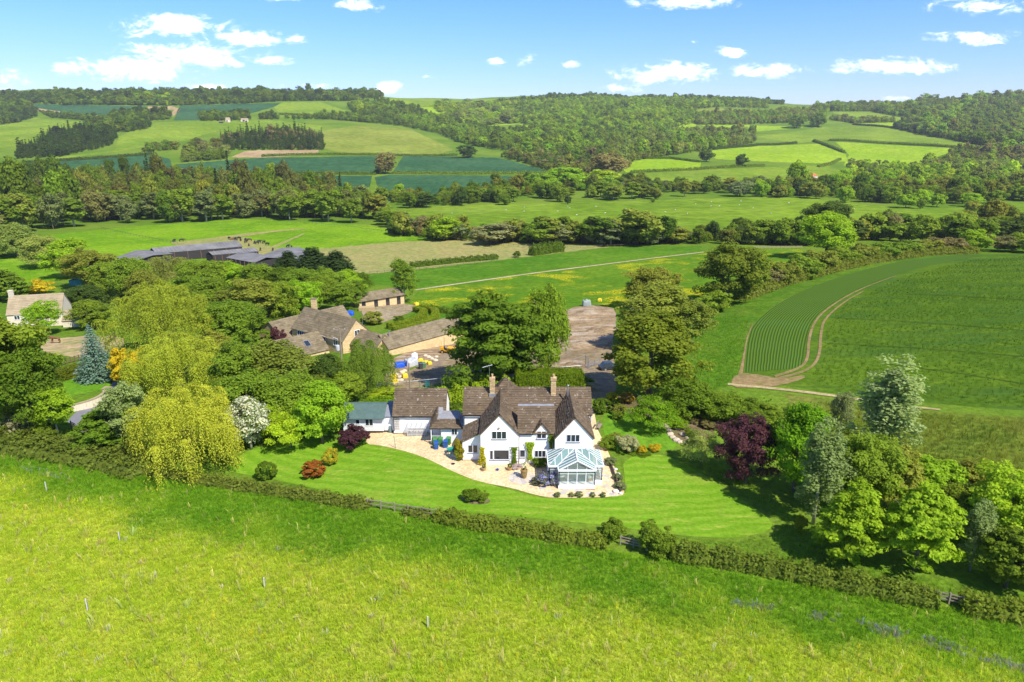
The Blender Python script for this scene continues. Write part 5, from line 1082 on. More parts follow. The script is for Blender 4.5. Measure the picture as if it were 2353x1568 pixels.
# left cottage
zg = P(90, 746).z; CT_ = tag(empty('stone_cottage', (0, 0, 0)), 'pale stone cottage with a long buff roof among trees at the left', 'cottage')
p, q, d, s, ze = gable_block(CT_, PZ(21, 681.5, zg+7.6), PZ(146, 674.4, zg+7.6), 4.0, 3.9, zg, paint('pale_stone', (.62, .54, .40), .9, dirt=.12), PALETILE, 57)
for f in (.18, .5, .85): wall_window(CT_, p.lerp(q, f)+s*4.02+Vector((0, 0, -4.7)), d, s, 1.2, 1.0, 2)
for f in (.3, .7): wall_window(CT_, p.lerp(q, f)+s*4.02+Vector((0, 0, -6.9)), d, s, 1.3, 1.1, 2)
c_ = p+d*.5; chimney(CT_, c_.x, c_.y, zg+5.8, zg+9.2, .9, .8, 0, paint('pale_stone', (.6, .52, .4)))
gable_block(CT_, PZ(150, 714, zg+4.0), PZ(192, 712, zg+4.0), 3.0, 2.0, zg, paint('pale_stone', (.6, .52, .4)), PALETILE, 59, ('extension_wall', 'extension_roof'))
# farm sheds: roof sheets on dark walls
FIBRE = paint('fibre_cement', (.175, .17, .165), .9, dirt=.35, scale=.25, spec=.1); DKWALL = paint('dark_cladding', (.035, .03, .028), .85, dirt=.3)
def farm_shed(corn, label, zg, ribs=20):
    """corn: four roof corners (u, v, height above ground) in order eave, eave, ridge, ridge"""
    o = tag(empty('farm_shed', (0, 0, 0)), label, 'farm shed'); c4 = [PZ(u, v, zg+h) for u, v, h in corn]; A, B_, C_, D_ = c4
    n = (B_-A).cross(D_-A).normalized(); n = -n if n.z < 0 else n; m = MB(); m.hexa([p-n*.15 for p in c4], c4)
    bk = [D_+(D_-A)*.9*Vector((1, 1, 0))-Vector((0, 0, D_.z-A.z)), C_+(C_-B_)*.9*Vector((1, 1, 0))-Vector((0, 0, C_.z-B_.z))]
    m.hexa([p-Vector((0, 0, .15)) for p in (D_, C_, bk[1], bk[0])], [D_, C_, bk[1], bk[0]])
    for i in range(ribs+1):
        f = i/ribs; a, b = A.lerp(B_, f), D_.lerp(C_, f); m.bar(a+n*.04, b+n*.04, .16, .1)
    m.build('roof', FIBRE, o); g = lambda p: Vector((p.x, p.y, zg-1)); i_ = .97
    cen = (A+B_+bk[0]+bk[1])/4; sh = lambda p: cen+(p-cen)*.985
    a, b, c_, d_ = map(sh, (A, B_, bk[1], bk[0])); dn = Vector((0, 0, .2))
    MB().hexa([g(a), g(b), g(c_), g(d_)], [a-dn, b-dn, c_-dn, d_-dn]).build('wall', DKWALL, o)
    for f in np.linspace(.05, .95, 7): MB().bar(g(A.lerp(B_, f)), A.lerp(B_, f)-dn, .25).build('post', paint('rusty_post', (.16, .09, .06), .9), o)
    return o
zg = P(430, 590).z
farm_shed([(358.4,582.9,4.2),(557.5,566.7,4.2),(544.7,553.3,6.2),(348,569.9,6.2)], 'longest grey roofed farm shed behind the trees', zg, 26)
farm_shed([(488,586.4,3.6),(594.5,577.6,3.6),(582.9,569,4.8),(478.8,578.7,4.8)], 'lower grey farm shed in front of the longest one', zg, 14)
farm_shed([(268,592,4.4),(299.3,604.5,4.4),(352,586.5,5.6),(312,575.7,5.6)], 'square dark grey farm shed at the left of the group', zg, 10)
farm_shed([(519.3,592.5,3.8),(585,604,3.8),(612,591.5,5.0),(552.8,580,5.0)], 'pale grey shed roof half hidden by green trees', zg, 10)
farm_shed([(604,587,4.0),(690,602,4.0),(708,582.5,5.4),(647.7,569.5,5.4)], 'grey shed roof at the right of the group by dark conifers', zg, 12)
# far buildings
for u, v, du, lb, hh in ((524, 281, 9, 'gabled stone farmhouse on the far left hill', 6.5), (562, 280, 15, 'pale stone barn right of the hill farmhouse', 5.0), (508, 283, 8, 'low dark shed left of the hill farmhouse', 3)):
    o = tag(empty('hill_farm', (0, 0, 0)), lb, 'farmhouse'); g = P(u, v); w_ = du/ppm(g)/2
    st = paint('pale_stone', (.62, .54, .40)) if hh > 3.5 else DKWALL
    gable_block(o, (g.x-w_, g.y, g.z+hh*1.6), (g.x+w_, g.y+2, g.z+hh*1.6), 5, hh*.7, g.z, st, PALETILE if hh > 3.5 else COTS, 61, course=2, tw=4)
    if hh > 3.5: MB().box(g.x-w_*.3, g.y-5.3, g.z+1.5, g.x+w_*.3, g.y-4.9, g.z+4).build('window', PANE, o)
g = P(1862, 416); o = tag(empty('barn', (0, 0, 0)), 'small white barn with a red roof among the far trees', 'barn'); w_ = 11/ppm(g)
gable_block(o, (g.x-w_, g.y, g.z+9), (g.x+w_, g.y+3, g.z+9), 6, 3.0, g.z, paint('pink_white_wall', (.70, .58, .52), .9), tile_material('red_tiles', [(.45, .13, .06), (.5, .17, .08)], lamt=.1), 63, course=2, tw=4)
MB().box(g.x-2, g.y-6.4, g.z, g.x+2, g.y-5.95, g.z+3.5).build('door', DKWALL, o)
# ------------------------------------------------------------------ near trees and shrubs
for a in [
 # left edge
 ('broadleaf_tree','broad0',18,975,700,215,'mid','large dark green broadleaf tree at the left edge above the bramble bank'),
 ('broadleaf_tree','broad2',70,1000,800,150,'deep','leafy tree below the large one at the left edge'),
 ('broadleaf_tree','airy0',135,1005,888,80,'fresh','small bright leafy tree beside the curved stone wall'),
 ('spruce_tree','spruce',226,875,746,80,'blue','blue grey spruce standing beside the drive'),
 ('willow_tree','willow0',375,812,645,212,'willow','farthest of the three big golden green weeping willows'),
 ('willow_tree','willow0',415,898,763,212,'willow','middle one of the three big golden green weeping willows'),
 ('willow_tree','willow1',443,1066,880,244,'willow','nearest of the three big golden green weeping willows, by the hedge'),
 ('golden_tree','bush0',300,885,798,85,'gold','golden leaved tree left of the middle willow'),
 ('silver_tree','airy1',305,1035,868,100,'silver','silver grey tree left of the nearest willow'),
 ('broadleaf_tree','maple0',240,1035,935,105,'deep','dark green shrubby tree left of the nearest willow'),
 ('blossom_tree','blossom',578,1033,908,100,'silver','white blossom tree right of the nearest willow'),
 ('maple_tree','tier',670,1030,945,108,'lime','low spreading yellow green tree on the lawn edge'),
 ('broadleaf_tree','airy0',645,1005,925,80,'lime','slim yellow green tree behind the low spreading one'),
 ('broadleaf_tree','broad3',742,1020,872,118,'fresh','bright green tree with a pale trunk left of the shed'),
 ('broadleaf_tree','broad1',745,945,868,125,'deep','dark green tree behind the shed'),
 ('broadleaf_tree','broad0',560,930,775,130,'mid','mid green tree right of the middle willow'),
 ('broadleaf_tree','broad2',585,985,850,150,'mid','dense green tree between the willow and the white blossom'),
 ('birch_tree','airy1',655,935,782,150,'olive','pale grey green birch tree in front of the stone wings'),
 ('broadleaf_tree','broad1',665,985,858,130,'mid','rounded green tree behind the yellow green one'),
 ('broadleaf_tree','broad3',757,920,815,90,'dark','dark olive tree left of the small willow'),
 ('willow_tree','smaller_willow',840,902,778,145,(.13,.19,.022),'small green weeping willow by the builders yard'),
 ('broadleaf_tree','broad2',800,930,855,95,'mid','green tree at the edge of the yard below the small willow'),
 ('broadleaf_tree','maple1',500,860,760,80,'olive','olive tree between the two rear willows'),
 ('broadleaf_tree','broad1',540,800,690,110,'mid','green tree left of the stone barn house'),
 ('round_tree','ball',607,795,757,44,'deep','clipped dark round tree beside the stone house'),
 ('purple_shrub','bush1',640,795,752,34,'purple','small purple leaved tree beside the stone house'),
 # trees round the farm
 ('broadleaf_tree','broad0',-15,590,510,110,'pale','pale yellow green tree at the left edge of the pasture'),
 ('broadleaf_tree','broad1',40,592,512,86,'pale','pale rounded tree beside the left edge of the pasture'),
 ('broadleaf_tree','broad2',100,615,540,92,'pale','pale green tree in front of the pasture'),
 ('broadleaf_tree','broad3',165,640,548,100,'fresh','bright tree left of the farm sheds'),
 ('broadleaf_tree','broad0',215,660,568,110,'olive','olive tree beside the dark farm shed'),
 ('broadleaf_tree','broad2',250,680,600,80,'mid','dark green tree under the dark farm shed'),
 ('broadleaf_tree','maple0',20,690,615,90,'mid','mid green tree behind the cottage chimney'),
 ('broadleaf_tree','bush0',75,680,645,90,'gold','yellowish tree behind the cottage roof'),
 ('broadleaf_tree','broad1',200,705,655,90,'dark','dark bushy tree behind the cottage'),
 ('broadleaf_tree','broad3',218,755,688,90,'mid','green tree right of the cottage'),
 ('birch_tree','airy0',105,770,693,70,'fresh','thin leafy tree in front of the cottage'),
 ('willow_tree','smaller_willow',375,675,586,185,(.19,.21,.045),'broad olive willow in front of the farm sheds'),
 ('conifer','cypress',665,650,577,60,'yew','smaller dark cypress beside the grey shed roof'),
 ('conifer','cypress',730,660,568,85,'yew','large dark cypress at the right of the farm'),
 ('conifer','cypress',775,665,576,75,'yew','ragged dark cypress right of the largest one'),
 ('birch_tree','airy1',930,695,592,56,'mid','single upright tree at the end of the stable block'),
 ('round_tree','broad1',833,676,626,44,'deep','rounded green tree left of the stable roof'),
 ('round_tree','ball',856,745,716,52,'olive','clipped golden green bush behind the stone house'),
 # centre
 ('cedar_tree','cedar',1138,880,664,215,'deep','big dark spreading tree behind the house'),
 ('birch_tree','broad1',1258,876,655,92,'mid','tall slender tree at the right of the big dark one'),
 ('broadleaf_tree','broad3',1490,915,716,205,(.15,.185,.016),'large golden green maple right of the dirt lane'),
 ('broadleaf_tree','airy1',1500,800,650,150,'olive','pale olive tree behind the golden green maple'),
 ('broadleaf_tree','airy0',1588,805,690,95,'olive','light feathery tree right of the pale olive one'),
 ('broadleaf_tree','broad2',1498,705,612,112,'olive','olive tree behind the spoil heap'),
 ('broadleaf_tree','broad0',1668,698,553,150,(.135,.165,.018),'large olive green tree at the end of the hedge'),
 ('broadleaf_tree','bush1',1640,715,668,75,'mid','bush under the large olive green tree'),
 # right garden
 ('maple_tree','tier',1497,985,910,116,(.15,.25,.012),'flat tiered japanese maple on the side lawn'),
 ('broadleaf_tree','tier',1610,1068,990,90,'pale','low spreading yellowish tree at the lawn corner'),
 ('purple_tree','broad0',1712,1112,952,120,'purple','large purple leaved tree at the right of the lawn'),
 ('maple_tree','broad3',1822,1130,922,132,(.115,.235,.010),'bright green tree behind the purple one'),
 ('poplar_tree','column0',1868,1205,962,90,'silver','tall silver grey poplar at the lawn edge, trunk showing'),
 ('poplar_tree','column1',2018,1090,822,124,(.24,.30,.12),'tallest pale poplar standing above the right trees'),
 ('birch_tree','airy0',1925,1010,900,45,'grey','faint grey tree left of the tallest poplar'),
 ('broadleaf_tree','broad0',1960,1175,985,150,'mid','mid green tree between the two poplars'),
 ('broadleaf_tree','maple1',2040,1170,1020,120,'olive','olive tree under the tallest poplar'),
 ('maple_tree','maple0',1950,1290,1105,140,'fresh','bright yellow green young tree nearest the lawn'),
 ('maple_tree','maple1',2100,1310,1115,150,'fresh','bright yellow green tree right of the nearest young one'),
 ('poplar_tree','column0',2228,1312,1150,62,'silver','slim silver tree at the right by the hedge'),
 ('broadleaf_tree','broad2',2300,1265,1075,170,'fresh','big leafy tree at the right edge'),
 ('broadleaf_tree','maple1',2310,1350,1205,125,(.14,.19,.016),'lower leafy tree at the right edge above the fence'),
 ('blossom_tree','blossom',2370,1350,1270,70,'silver','pale blossoming bush at the right edge'),
 ('broadleaf_tree','broad3',2190,1235,1110,110,'mid','green tree behind the slim silver one'),
 ('broadleaf_tree','bush0',2125,1120,1046,125,'fresh','rounded bright bush in the rough meadow'),
 ('broadleaf_tree','maple0',1765,995,928,80,'mid','dark shrubby tree above the purple one'),
 ('broadleaf_tree','broad1',1585,965,872,110,'deep','dark green tree behind the side lawn'),
 ('broadleaf_tree','broad2',1665,972,900,105,'mid','green tree in the row behind the rock garden'),
 ('broadleaf_tree','broad0',1725,985,915,95,'deep','leafy tree at the right of the row behind the rock garden'),
 ('birch_tree','airy1',1545,945,880,60,'fresh','slim tree with pale stems behind the japanese maple'),
 ('broadleaf_tree','maple0',2230,1130,1050,95,'olive','olive bush in the rough meadow'),
 ('broadleaf_tree','airy1',1165,1000,0,0,'mid','')]:
    if a[5]: T(*a)
# the wood between stone house and farm
for i, (u, vb, vt, w, k, t) in enumerate([(300,690,590,85,'broad1','mid'),(455,690,597,85,'broad2','mid'),(500,690,600,80,'airy0','mid'),(545,685,598,90,'broad0','fresh'),(600,690,604,90,'broad3','mid'),(650,690,612,80,'broad1','deep'),
 (700,695,615,80,'broad2','mid'),(755,690,612,80,'broad0','mid'),(800,690,620,70,'broad3','fresh'),(480,745,640,110,'broad3','mid'),(540,745,655,90,'airy1','olive'),(590,750,640,110,'airy0','olive'),(640,745,645,90,'broad2','mid'),(690,730,640,90,'broad0','fresh'),
 (735,715,632,80,'broad1','mid'),(780,715,645,70,'airy1','mid'),(815,705,645,55,'broad3','deep'),(520,780,690,100,'broad2','deep'),(570,770,690,90,'broad1','mid'),(625,745,680,70,'broad0','deep'),(660,725,660,60,'broad3','olive'),(430,720,630,110,'broad0','mid'),(340,700,620,80,'broad3','olive')]):
    T('broadleaf_tree', k, u, vb, vt, w, t, 'leafy tree in the small wood between the stone house and the farm sheds', 'tree', 'trees of the small wood beside the stone house')
# hedge trees left of the barley field
for i, (u, vb, vt, w, k, t) in enumerate([(1720,672,612,70,'bush0','mid'),(1762,660,610,65,'bush1','brown'),(1800,655,600,70,'bush0','olive'),(1845,640,585,75,'bush1','mid'),(1890,625,575,75,'bush0','olive'),(1935,612,568,70,'bush1','mid'),(1980,602,560,70,'bush0','olive'),
 (2030,596,556,70,'bush1','mid'),(2080,588,553,70,'bush0','mid'),(2130,583,551,70,'bush1','olive'),(2180,580,545,75,'bush0','brown'),(2240,578,528,70,'bush1','fresh'),(2300,578,540,80,'bush0','brown'),(2350,580,535,80,'bush1','mid')]):
    T('hedge_tree', k, u, vb, vt, w, t, 'bushy tree in the curving hedge along the barley field', 'tree', 'trees of the curving hedge along the barley field')
# shrubs
for a in [(808,1040,982,74,'purple','purple leaved shrub at the edge of the drive','bush0'),(757,1076,1032,36,(.42,.36,.03),'upright yellow shrub on the lawn','bush1'),(716,1104,1062,52,'red','round red leaved shrub on the lawn','ball'),(609,1108,1063,44,'deep','round green shrub on the lawn by the hedge','ball'),
 (1407,926,903,28,(.50,.46,.01),'bright yellow ball shrub behind the house','ball'),(1442,930,903,34,(.34,.24,.03),'orange gold ball shrub behind the house','ball'),(1383,954,917,42,'deep','dark green mound beside the house','ball'),(1425,957,930,34,'olive','olive clipped mound by the side lawn','ball'),(1421,968,946,28,'mid','small rounded shrub on the side lawn edge','bush0'),
 (1412,937,918,30,'deep','low dark mound between the coloured balls','bush1'),(1418,1022,998,38,'olive','clipped rounded bush beside the patio','ball'),(1446,1048,1003,50,(.36,.37,.20),'cream variegated shrub on the side bank','bush0'),(1478,1045,1026,24,(.46,.36,.02),'small yellow flowering shrub on the bank','bush1'),(1505,1042,1022,26,(.46,.36,.02),'larger yellow flowering shrub on the bank','bush0'),
 (1397,1040,1005,40,'mid','climbing shrub on the bank beside the conservatory','bush1'),(1470,1049,1036,60,'deep','low dark green plants under the variegated shrub','bush1'),(1404,1072,1052,28,'grey','grey green mound at the corner of the wall','ball'),(1421,1106,1090,22,'grey','grey green mound on the low wall, nearer the middle','ball'),(1427,1128,1110,28,'grey','grey green mound at the end of the low wall','ball'),
 (1560,990,965,40,'fresh','bright low shrub in the rock garden','bush0'),(1590,1010,985,30,'mid','green shrub among the rocks','bush1'),(1600,975,955,50,'brown','brown heathery shrub behind the rock garden','bush0'),(1575,960,938,46,'mid','leafy shrub above the rock garden','bush1'),(1640,990,968,50,'brown','brown brushwood left of the purple tree','bush1'),
 (1281,1144,1132,15,'grey','leftmost lavender mound in front of the conservatory','ball'),(1313,1144,1133,14,'grey','second lavender mound from the left before the conservatory','ball'),(1331,1144,1131,19,'grey','largest lavender mound, in the middle before the conservatory','ball'),(1362,1144,1132,13,'grey','fourth lavender mound from the left before the conservatory','ball'),(1386,1144,1132,14,'grey','rightmost lavender mound in front of the conservatory','ball'),
 (1235,1117,1098,30,(.16,.16,.09),'grey brown mound left of the wisteria','ball'),(1188,1080,1069,28,(.42,.36,.42),'low lilac flowering plant by the large urn','bush1'),(1240,1078,1054,34,'deep','dark green shrub in the corner by the conservatory','bush0'),(1080,1158,1126,40,'deep','green bush in the island bed on the lawn','bush0'),(1104,1158,1128,34,'mid','second bush in the island bed, at the right','bush1'),
 (1411,1252,1198,62,'mid','rounded bush in the hedge left of the gap','bush0'),(1510,1288,1207,80,'mid','larger rounded bush in the hedge right of the gap','bush1'),(1842,1230,1185,30,(.24,.27,.02),'small yellow green sapling at the lawn edge','bush0'),(1330,900,868,70,'mid','grey green shrub in front of the clipped hedge','bush0'),
 (1055,1062,1008,24,(.30,.26,.02),'climber with yellow leaves at the corner of the lean to','bush1'),(1060,905,880,40,'lime','light green shrub behind the house','bush0'),(45,1010,945,90,(.26,.25,.14),'pale bare twiggy scrub above the bramble bank','twiggy'),(95,1015,975,50,'mid','green scrub beside the twiggy bushes','bush1'),
 (880,925,895,80,'lime','bright laurel bush between shed and garage','bush1'),(1043,955,925,40,'deep','dark bush beside the garage gable','bush0'),(915,748,725,30,'deep','dark plant by the curved garden hedge','bush1')]: shrub(*a)
# wall climbers
def climber(x0, x1, z0, z1, Y, tint, label, seed, n=260, mat=None):
    rng = np.random.default_rng(seed); f = rng.uniform(0, 1, n); wv_ = .5+.5*np.sin(f*5+seed)*.4
    X = (x0+x1)/2+(x1-x0)/2*rng.uniform(-1, 1, n)*wv_; Z = z0+(z1-z0)*f; Yv = Y-rng.uniform(.02, .28, n)
    V, F, v = cards(np.stack([X, Yv, Z], 1), np.tile([0, -1.0, .4], (n, 1)), .17, rng); o = mk('climber', npmesh('climber', V, F, mat or LEAF, False, v)); o.color = (*(GREEN[tint] if isinstance(tint, str) else tint), 1); return tag(o, label, 'climbing plant')
def climb_px(u0, v0, u1, v1, Y, *a, **k): x0, z1 = PY(u0, v0, Y); x1, z0 = PY(u1, v1, Y); return climber(x0, x1, max(z0, 0), z1, Y, *a, **k)
climb_px(1094, 1028, 1122, 1072, 77.3, (.42, .36, .02), 'golden leaved climber at the left corner of the left gable', 1)
climb_px(1172, 1028, 1192, 1069, 77.3, 'mid', 'green climber on the trellis at the right of the picture window', 2)
climb_px(1204, 1015, 1231, 1056, 77.55, 'lime', 'bright lime climber between the ground floor windows', 3, n=340)
climb_px(1259, 998, 1273, 1033, 77.55, 'mid', 'dark green climber in the corner beside the right gable', 4)
climb_px(1041, 1020, 1066, 1060, 78.6, (.17, .22, .02), 'leafy climber at the left end of the lean to', 5)
tr = MB(); x0, z1 = PY(1171, 1027, 77.22); x1, z0 = PY(1193, 1066, 77.22)
for k in range(4): tr.box(x0+(x1-x0)*k/3-.015, 77.2, max(z0, .05), x0+(x1-x0)*k/3+.015, 77.22, z1)
for k in range(7): zz = .1+(z1-.15)*k/6; tr.box(x0, 77.222, zz-.015, x1, 77.24, zz+.015)
tag(tr.build('trellis', WOOD), 'wooden trellis behind the green climber on the left gable', 'trellis')
WIST = leaf_material('wisteria_leaves', (.30, .30, .62), (.14, .16, .08), .55)
p = P(1268, 1120); V, F, v = broad(222, 3.2, 1.9, 0, 30, 60, .13, .2, 'round', (.2, .34), .4); o = mk('wisteria', npmesh('wisteria', V, F, WIST, False, v)); o.location = (4.25, 72.0, 0); tag(o, 'blue flowering wisteria at the front left corner of the conservatory', 'shrub')

# ------------------------------------------------------------------ hedges
BRAM = (.155, .195, .03)
hedge([(-60,1010),(60,1030),(160,1045),(260,1062),(340,1085)], 5.5, 1.5, BRAM, 'broad bramble bank at the left below the trees', .24, 26, 1, False, .14, 'bramble_bank')
hedge([(330,1082),(420,1100),(560,1122),(700,1143),(850,1166)], 1.8, .85, BRAM, 'long low bramble hedge below the lawn at the left', .2, 40, 2, False, .1)
hedge([(930,1180),(985,1188)], 1.2, .7, BRAM, 'short bramble tuft against the rail fence', .18, 40, 3, False, .1)
hedge([(1003,1192),(1100,1210),(1250,1232),(1390,1255)], 1.9, 1.0, (.17,.22,.025), 'hedge below the lawn in the middle', .2, 42, 4, False, .1)
hedge([(1545,1278),(1700,1300),(1850,1330),(2000,1358),(2150,1388)], 2.3, 1.25, (.165,.215,.028), 'hedge along the right of the field boundary', .2, 42, 5, False, .12)
hedge([(2210,1398),(2300,1412),(2420,1430)], 2.4, 1.15, (.17,.22,.025), 'bramble hedge at the right edge of the boundary', .22, 38, 6, False, .14)
def hz(pts): return [Vector((x, y, float(zt(x, y)))) for x, y in pts]
hedge(None, 3.0, 3.9, (.15,.215,.010), 'tall clipped green hedge behind the house', .15, 60, 7, True, .05, world_pts=hz([(.5, 101.5), (11.2, 102.5)]))
hedge(None, 2.6, 2.3, 'lime', 'bright looser hedge behind the house at the left', .2, 42, 8, False, .1, world_pts=hz([(-11.5, 98.5), (-4, 100.5), (.2, 101.3)]))
hedge(None, 2.6, 2.0, (.17,.28,.012), 'bright clipped laurel hedge behind shed and garage', .18, 50, 9, True, .08, world_pts=hz([(-22, 96), (-16, 97)]))
hedge([(92,888),(140,874),(192,858)], 2.4, 1.9, (.13,.165,.014), 'clipped hedge above the small left lawn', .18, 44, 10, True, .06)
hedge([(500,778),(560,766),(640,748)], 3, 2.2, (.10,.17,.012), 'clipped hedge left of the stone house', .22, 36, 11, True, .08)
C1 = smooth([(893,757),(930,752),(965,738),(978,722),(955,716)], 2, False); C2 = smooth([(905,766),(960,758),(1000,738),(1002,720),(970,711)], 2, False)
hedge(C1, 2.0, 1.5, (.19,.25,.015), 'inner curved clipped hedge in the stone house garden', .2, 40, 12, True, .05)
hedge(C2, 2.0, 1.5, (.18,.24,.015), 'outer curved clipped hedge in the stone house garden', .2, 40, 13, True, .05)
hedge([(945,615),(1060,603),(1142,596)], 2.5, 2, 'deep', 'low hedge along the front of the hay field', .4, 12, 14, False, .2)
hedge([(1222,588),(1255,583),(1290,578)], 4, 4.2, 'deep', 'thick dark hedge at the corner of the hay field', .5, 9, 15, False, .25)
shrub(1188, 593, 577, 18, 'deep', 'single dark bush at the edge of the hay field', 'midbush0')
hedge([(1700,690),(1800,655),(1900,628),(2000,605),(2120,588),(2240,582)], 4, 2.4, 'olive', 'long undergrowth of the curving hedge by the barley field', .45, 9, 16, False, .3)
hedge([(1560,928),(1650,945),(1750,957),(1850,968),(1960,990)], 4, 1.5, 'mid', 'scrubby hedge between garden and stony path', .3, 16, 17, False, .25)
hedge([(985,714),(1040,722),(1075,728)], 2, 1.3, 'deep', 'low shrubs along the back of the stone house garden', .3, 18, 18, False, .2)
hedge([(150,700),(215,706),(275,700)], 4, 2.5, 'dark', 'dark hedge behind the cottage and horse paddock', .35, 14, 19, False, .2)
# ------------------------------------------------------------------ small things
def at_(u, v): return P(u, v)
def thing(name, u, v, label, cat, rz=0.0, group=None, dz=0.0): p = P(u, v); return tag(empty(name, (p.x, p.y, p.z+dz), rz), label, cat, group)
def copy_tree(o, loc, rz, label=None):
    r = o.copy(); COL.objects.link(r); r.location = loc; r.rotation_euler = (0, 0, rz)
    if label: r['label'] = label
    for ch in o.children:
        c = ch.copy(); COL.objects.link(c); c.parent = r
        for g in ch.children: d = g.copy(); COL.objects.link(d); d.parent = c
    return r
# wheelie bins
def wheelie_bin(u, v, col, nm, label, rz, s=1.0):
    o = thing('wheelie_bin', u, v, label, 'bin', rz, 'wheelie bins beside the utility wing' if v > 1000 else None); m_ = paint(nm, col, .45, dirt=.12); w_ = .29*s; h = .98*s
    MB().hexa([(-w_*.8, -w_*.85, .05), (w_*.8, -w_*.85, .05), (w_*.8, w_, .05), (-w_*.8, w_, .05)], [(-w_, -w_*1.15, h), (w_, -w_*1.15, h), (w_, w_*1.1, h), (-w_, w_*1.1, h)]).build('body', m_, o)
    MB().hexa([(-w_*1.08, -w_*1.3, h), (w_*1.08, -w_*1.3, h), (w_*1.08, w_*1.15, h+.02), (-w_*1.08, w_*1.15, h+.02)], [(-w_*.98, -w_*1.15, h+.06), (w_*.98, -w_*1.15, h+.06), (w_, w_*1.1, h+.1), (-w_, w_*1.1, h+.1)]).build('lid', m_, o)
    MB().tube([(-w_*.8, w_*1.35, h-.02), (w_*.8, w_*1.35, h-.02)], .02, 5).build('handle', m_, o)
    for sx in (-1, 1): MB().tube([(sx*w_*.78, w_*.95, .1), (sx*w_*.95, w_*.95, .1)], .1, 10).build('wheel', BLACK, o)
wheelie_bin(1003, 1032, (.02, .085, .30), 'blue_bin', 'blue wheelie bin at the front left of the bins', .1); wheelie_bin(1024, 1029, (.02, .085, .30), 'blue_bin', 'second blue wheelie bin, right of the first one', -.1)
wheelie_bin(1000, 1023, (.05, .20, .05), 'green_bin', 'green wheelie bin behind the left blue one', .2); wheelie_bin(1013, 1023, (.05, .20, .05), 'green_bin', 'green wheelie bin between the two blue ones', 0); wheelie_bin(1031, 1022, (.05, .20, .05), 'green_bin', 'green wheelie bin behind the right blue one', -.2)
wheelie_bin(967, 848, (.05, .055, .06), 'dark_bin', 'dark grey wheelie bin among the building materials', .5, 1.2); wheelie_bin(974, 847, (.08, .17, .07), 'green_bin2', 'dull green wheelie bin beside the dark grey one', .5, 1.1)
o = thing('wheelbarrow', 1035, 1040, 'green wheelbarrow tipped up against the bins', 'wheelbarrow', .4)
MB().hexa([(-.28, -.22, .3), (.3, -.22, .3), (.3, .22, .3), (-.28, .22, .3)], [(-.5, -.34, .62), (.62, -.34, .62), (.62, .34, .62), (-.5, .34, .62)]).build('tray', paint('green_tray', (.02, .28, .20), .5), o); MB().tube([(.62, -.04, .19), (.62, .04, .19)], .19, 12).build('wheel', BLACK, o)
fr = MB()
for s in (-1, 1): fr.tube([(.62, s*.07, .19), (.1, s*.2, .3), (-1.0, s*.3, .55)], .02, 5); fr.tube([(-.25, s*.24, .35), (-.35, s*.26, 0)], .02, 5)
fr.build('frame', STEEL, o)
o = thing('water_butt', 897.5, 994, 'grey green ribbed water butt at the garage corner', 'water butt')
MB().lathe([(.26, 0), (.31, .25), (.32, .5), (.31, .8), (.27, 1.0)], 14).build('barrel', paint('grey_blue_plastic', (.13, .19, .20), .5), o); MB().lathe([(.29, 1.0), (.29, 1.05), (.05, 1.08)], 14).build('lid', paint('grey_blue_plastic', (.13, .19, .20)), o); MB().lathe([(.315, .36), (.335, .38), (.335, .42), (.315, .44)], 14).build('rib', paint('grey_blue_plastic', (.13, .19, .20)), o)
o = thing('greenhouse', 958, 1003, 'small aluminium lean to greenhouse against the garage wall', 'greenhouse'); gx, gy, gz = .0, 0.0, 0
GW, GD, GH, GB = 1.35, 1.55, 1.2, 1.95; f = MB(); gl = []
for i in range(5):
    x = -GW+2*GW*i/4; f.bar((x, 0, 0), (x, 0, GH), .05); f.bar((x, 0, GH), (x, GD, GB), .05)
    if i < 4: x2 = -GW+2*GW*(i+1)/4; gl += [[(x+.03, .01, .35), (x2-.03, .01, .35), (x2-.03, .01, GH), (x+.03, .01, GH)], [(x+.03, 0, GH+.01), (x2-.03, 0, GH+.01), (x2-.03, GD, GB+.01), (x+.03, GD, GB+.01)]]
for s in (-GW, GW): f.bar((s, GD, 0), (s, GD, GB), .05); f.bar((s, 0, .35), (s, GD, .35), .04); gl.append([(s, .02, .35), (s, GD-.02, .35), (s, GD-.02, GB-.03), (s, .02, GH-.03)])
f.bar((-GW, 0, GH), (GW, 0, GH), .06); f.bar((-GW, 0, .33), (GW, 0, .33), .06); f.bar((-GW, GD, GB), (GW, GD, GB), .06); f.build('frame', paint('aluminium', (.6, .6, .58), .4, .4), o)
for g in gl: MB().poly(g).build('pane', glass('greenhouse_glass', (.55, .60, .60), .08, .30) if 'greenhouse_glass' not in bpy.data.materials else bpy.data.materials['greenhouse_glass'], o)
MB().box(-GW, -.02, 0, GW, .02, .3).box(-GW-.03, 0, 0, -GW+.01, GD, .3).box(GW-.01, 0, 0, GW+.03, GD, .3).build('base_boards', GREYWOOD, o)
for k in range(2): MB().box(-GW+.1, .3+k*.6, .35+k*.35, GW-.1, .75+k*.6, .39+k*.35).build('shelf', GREYWOOD, o)
for k in range(6): MB().lathe([(.06, 0), (.09, .16)], 8, (-GW+.3+k*.42, .5, .39)).build('flower_pot', paint('terracotta', (.45, .2, .1), .8), o)
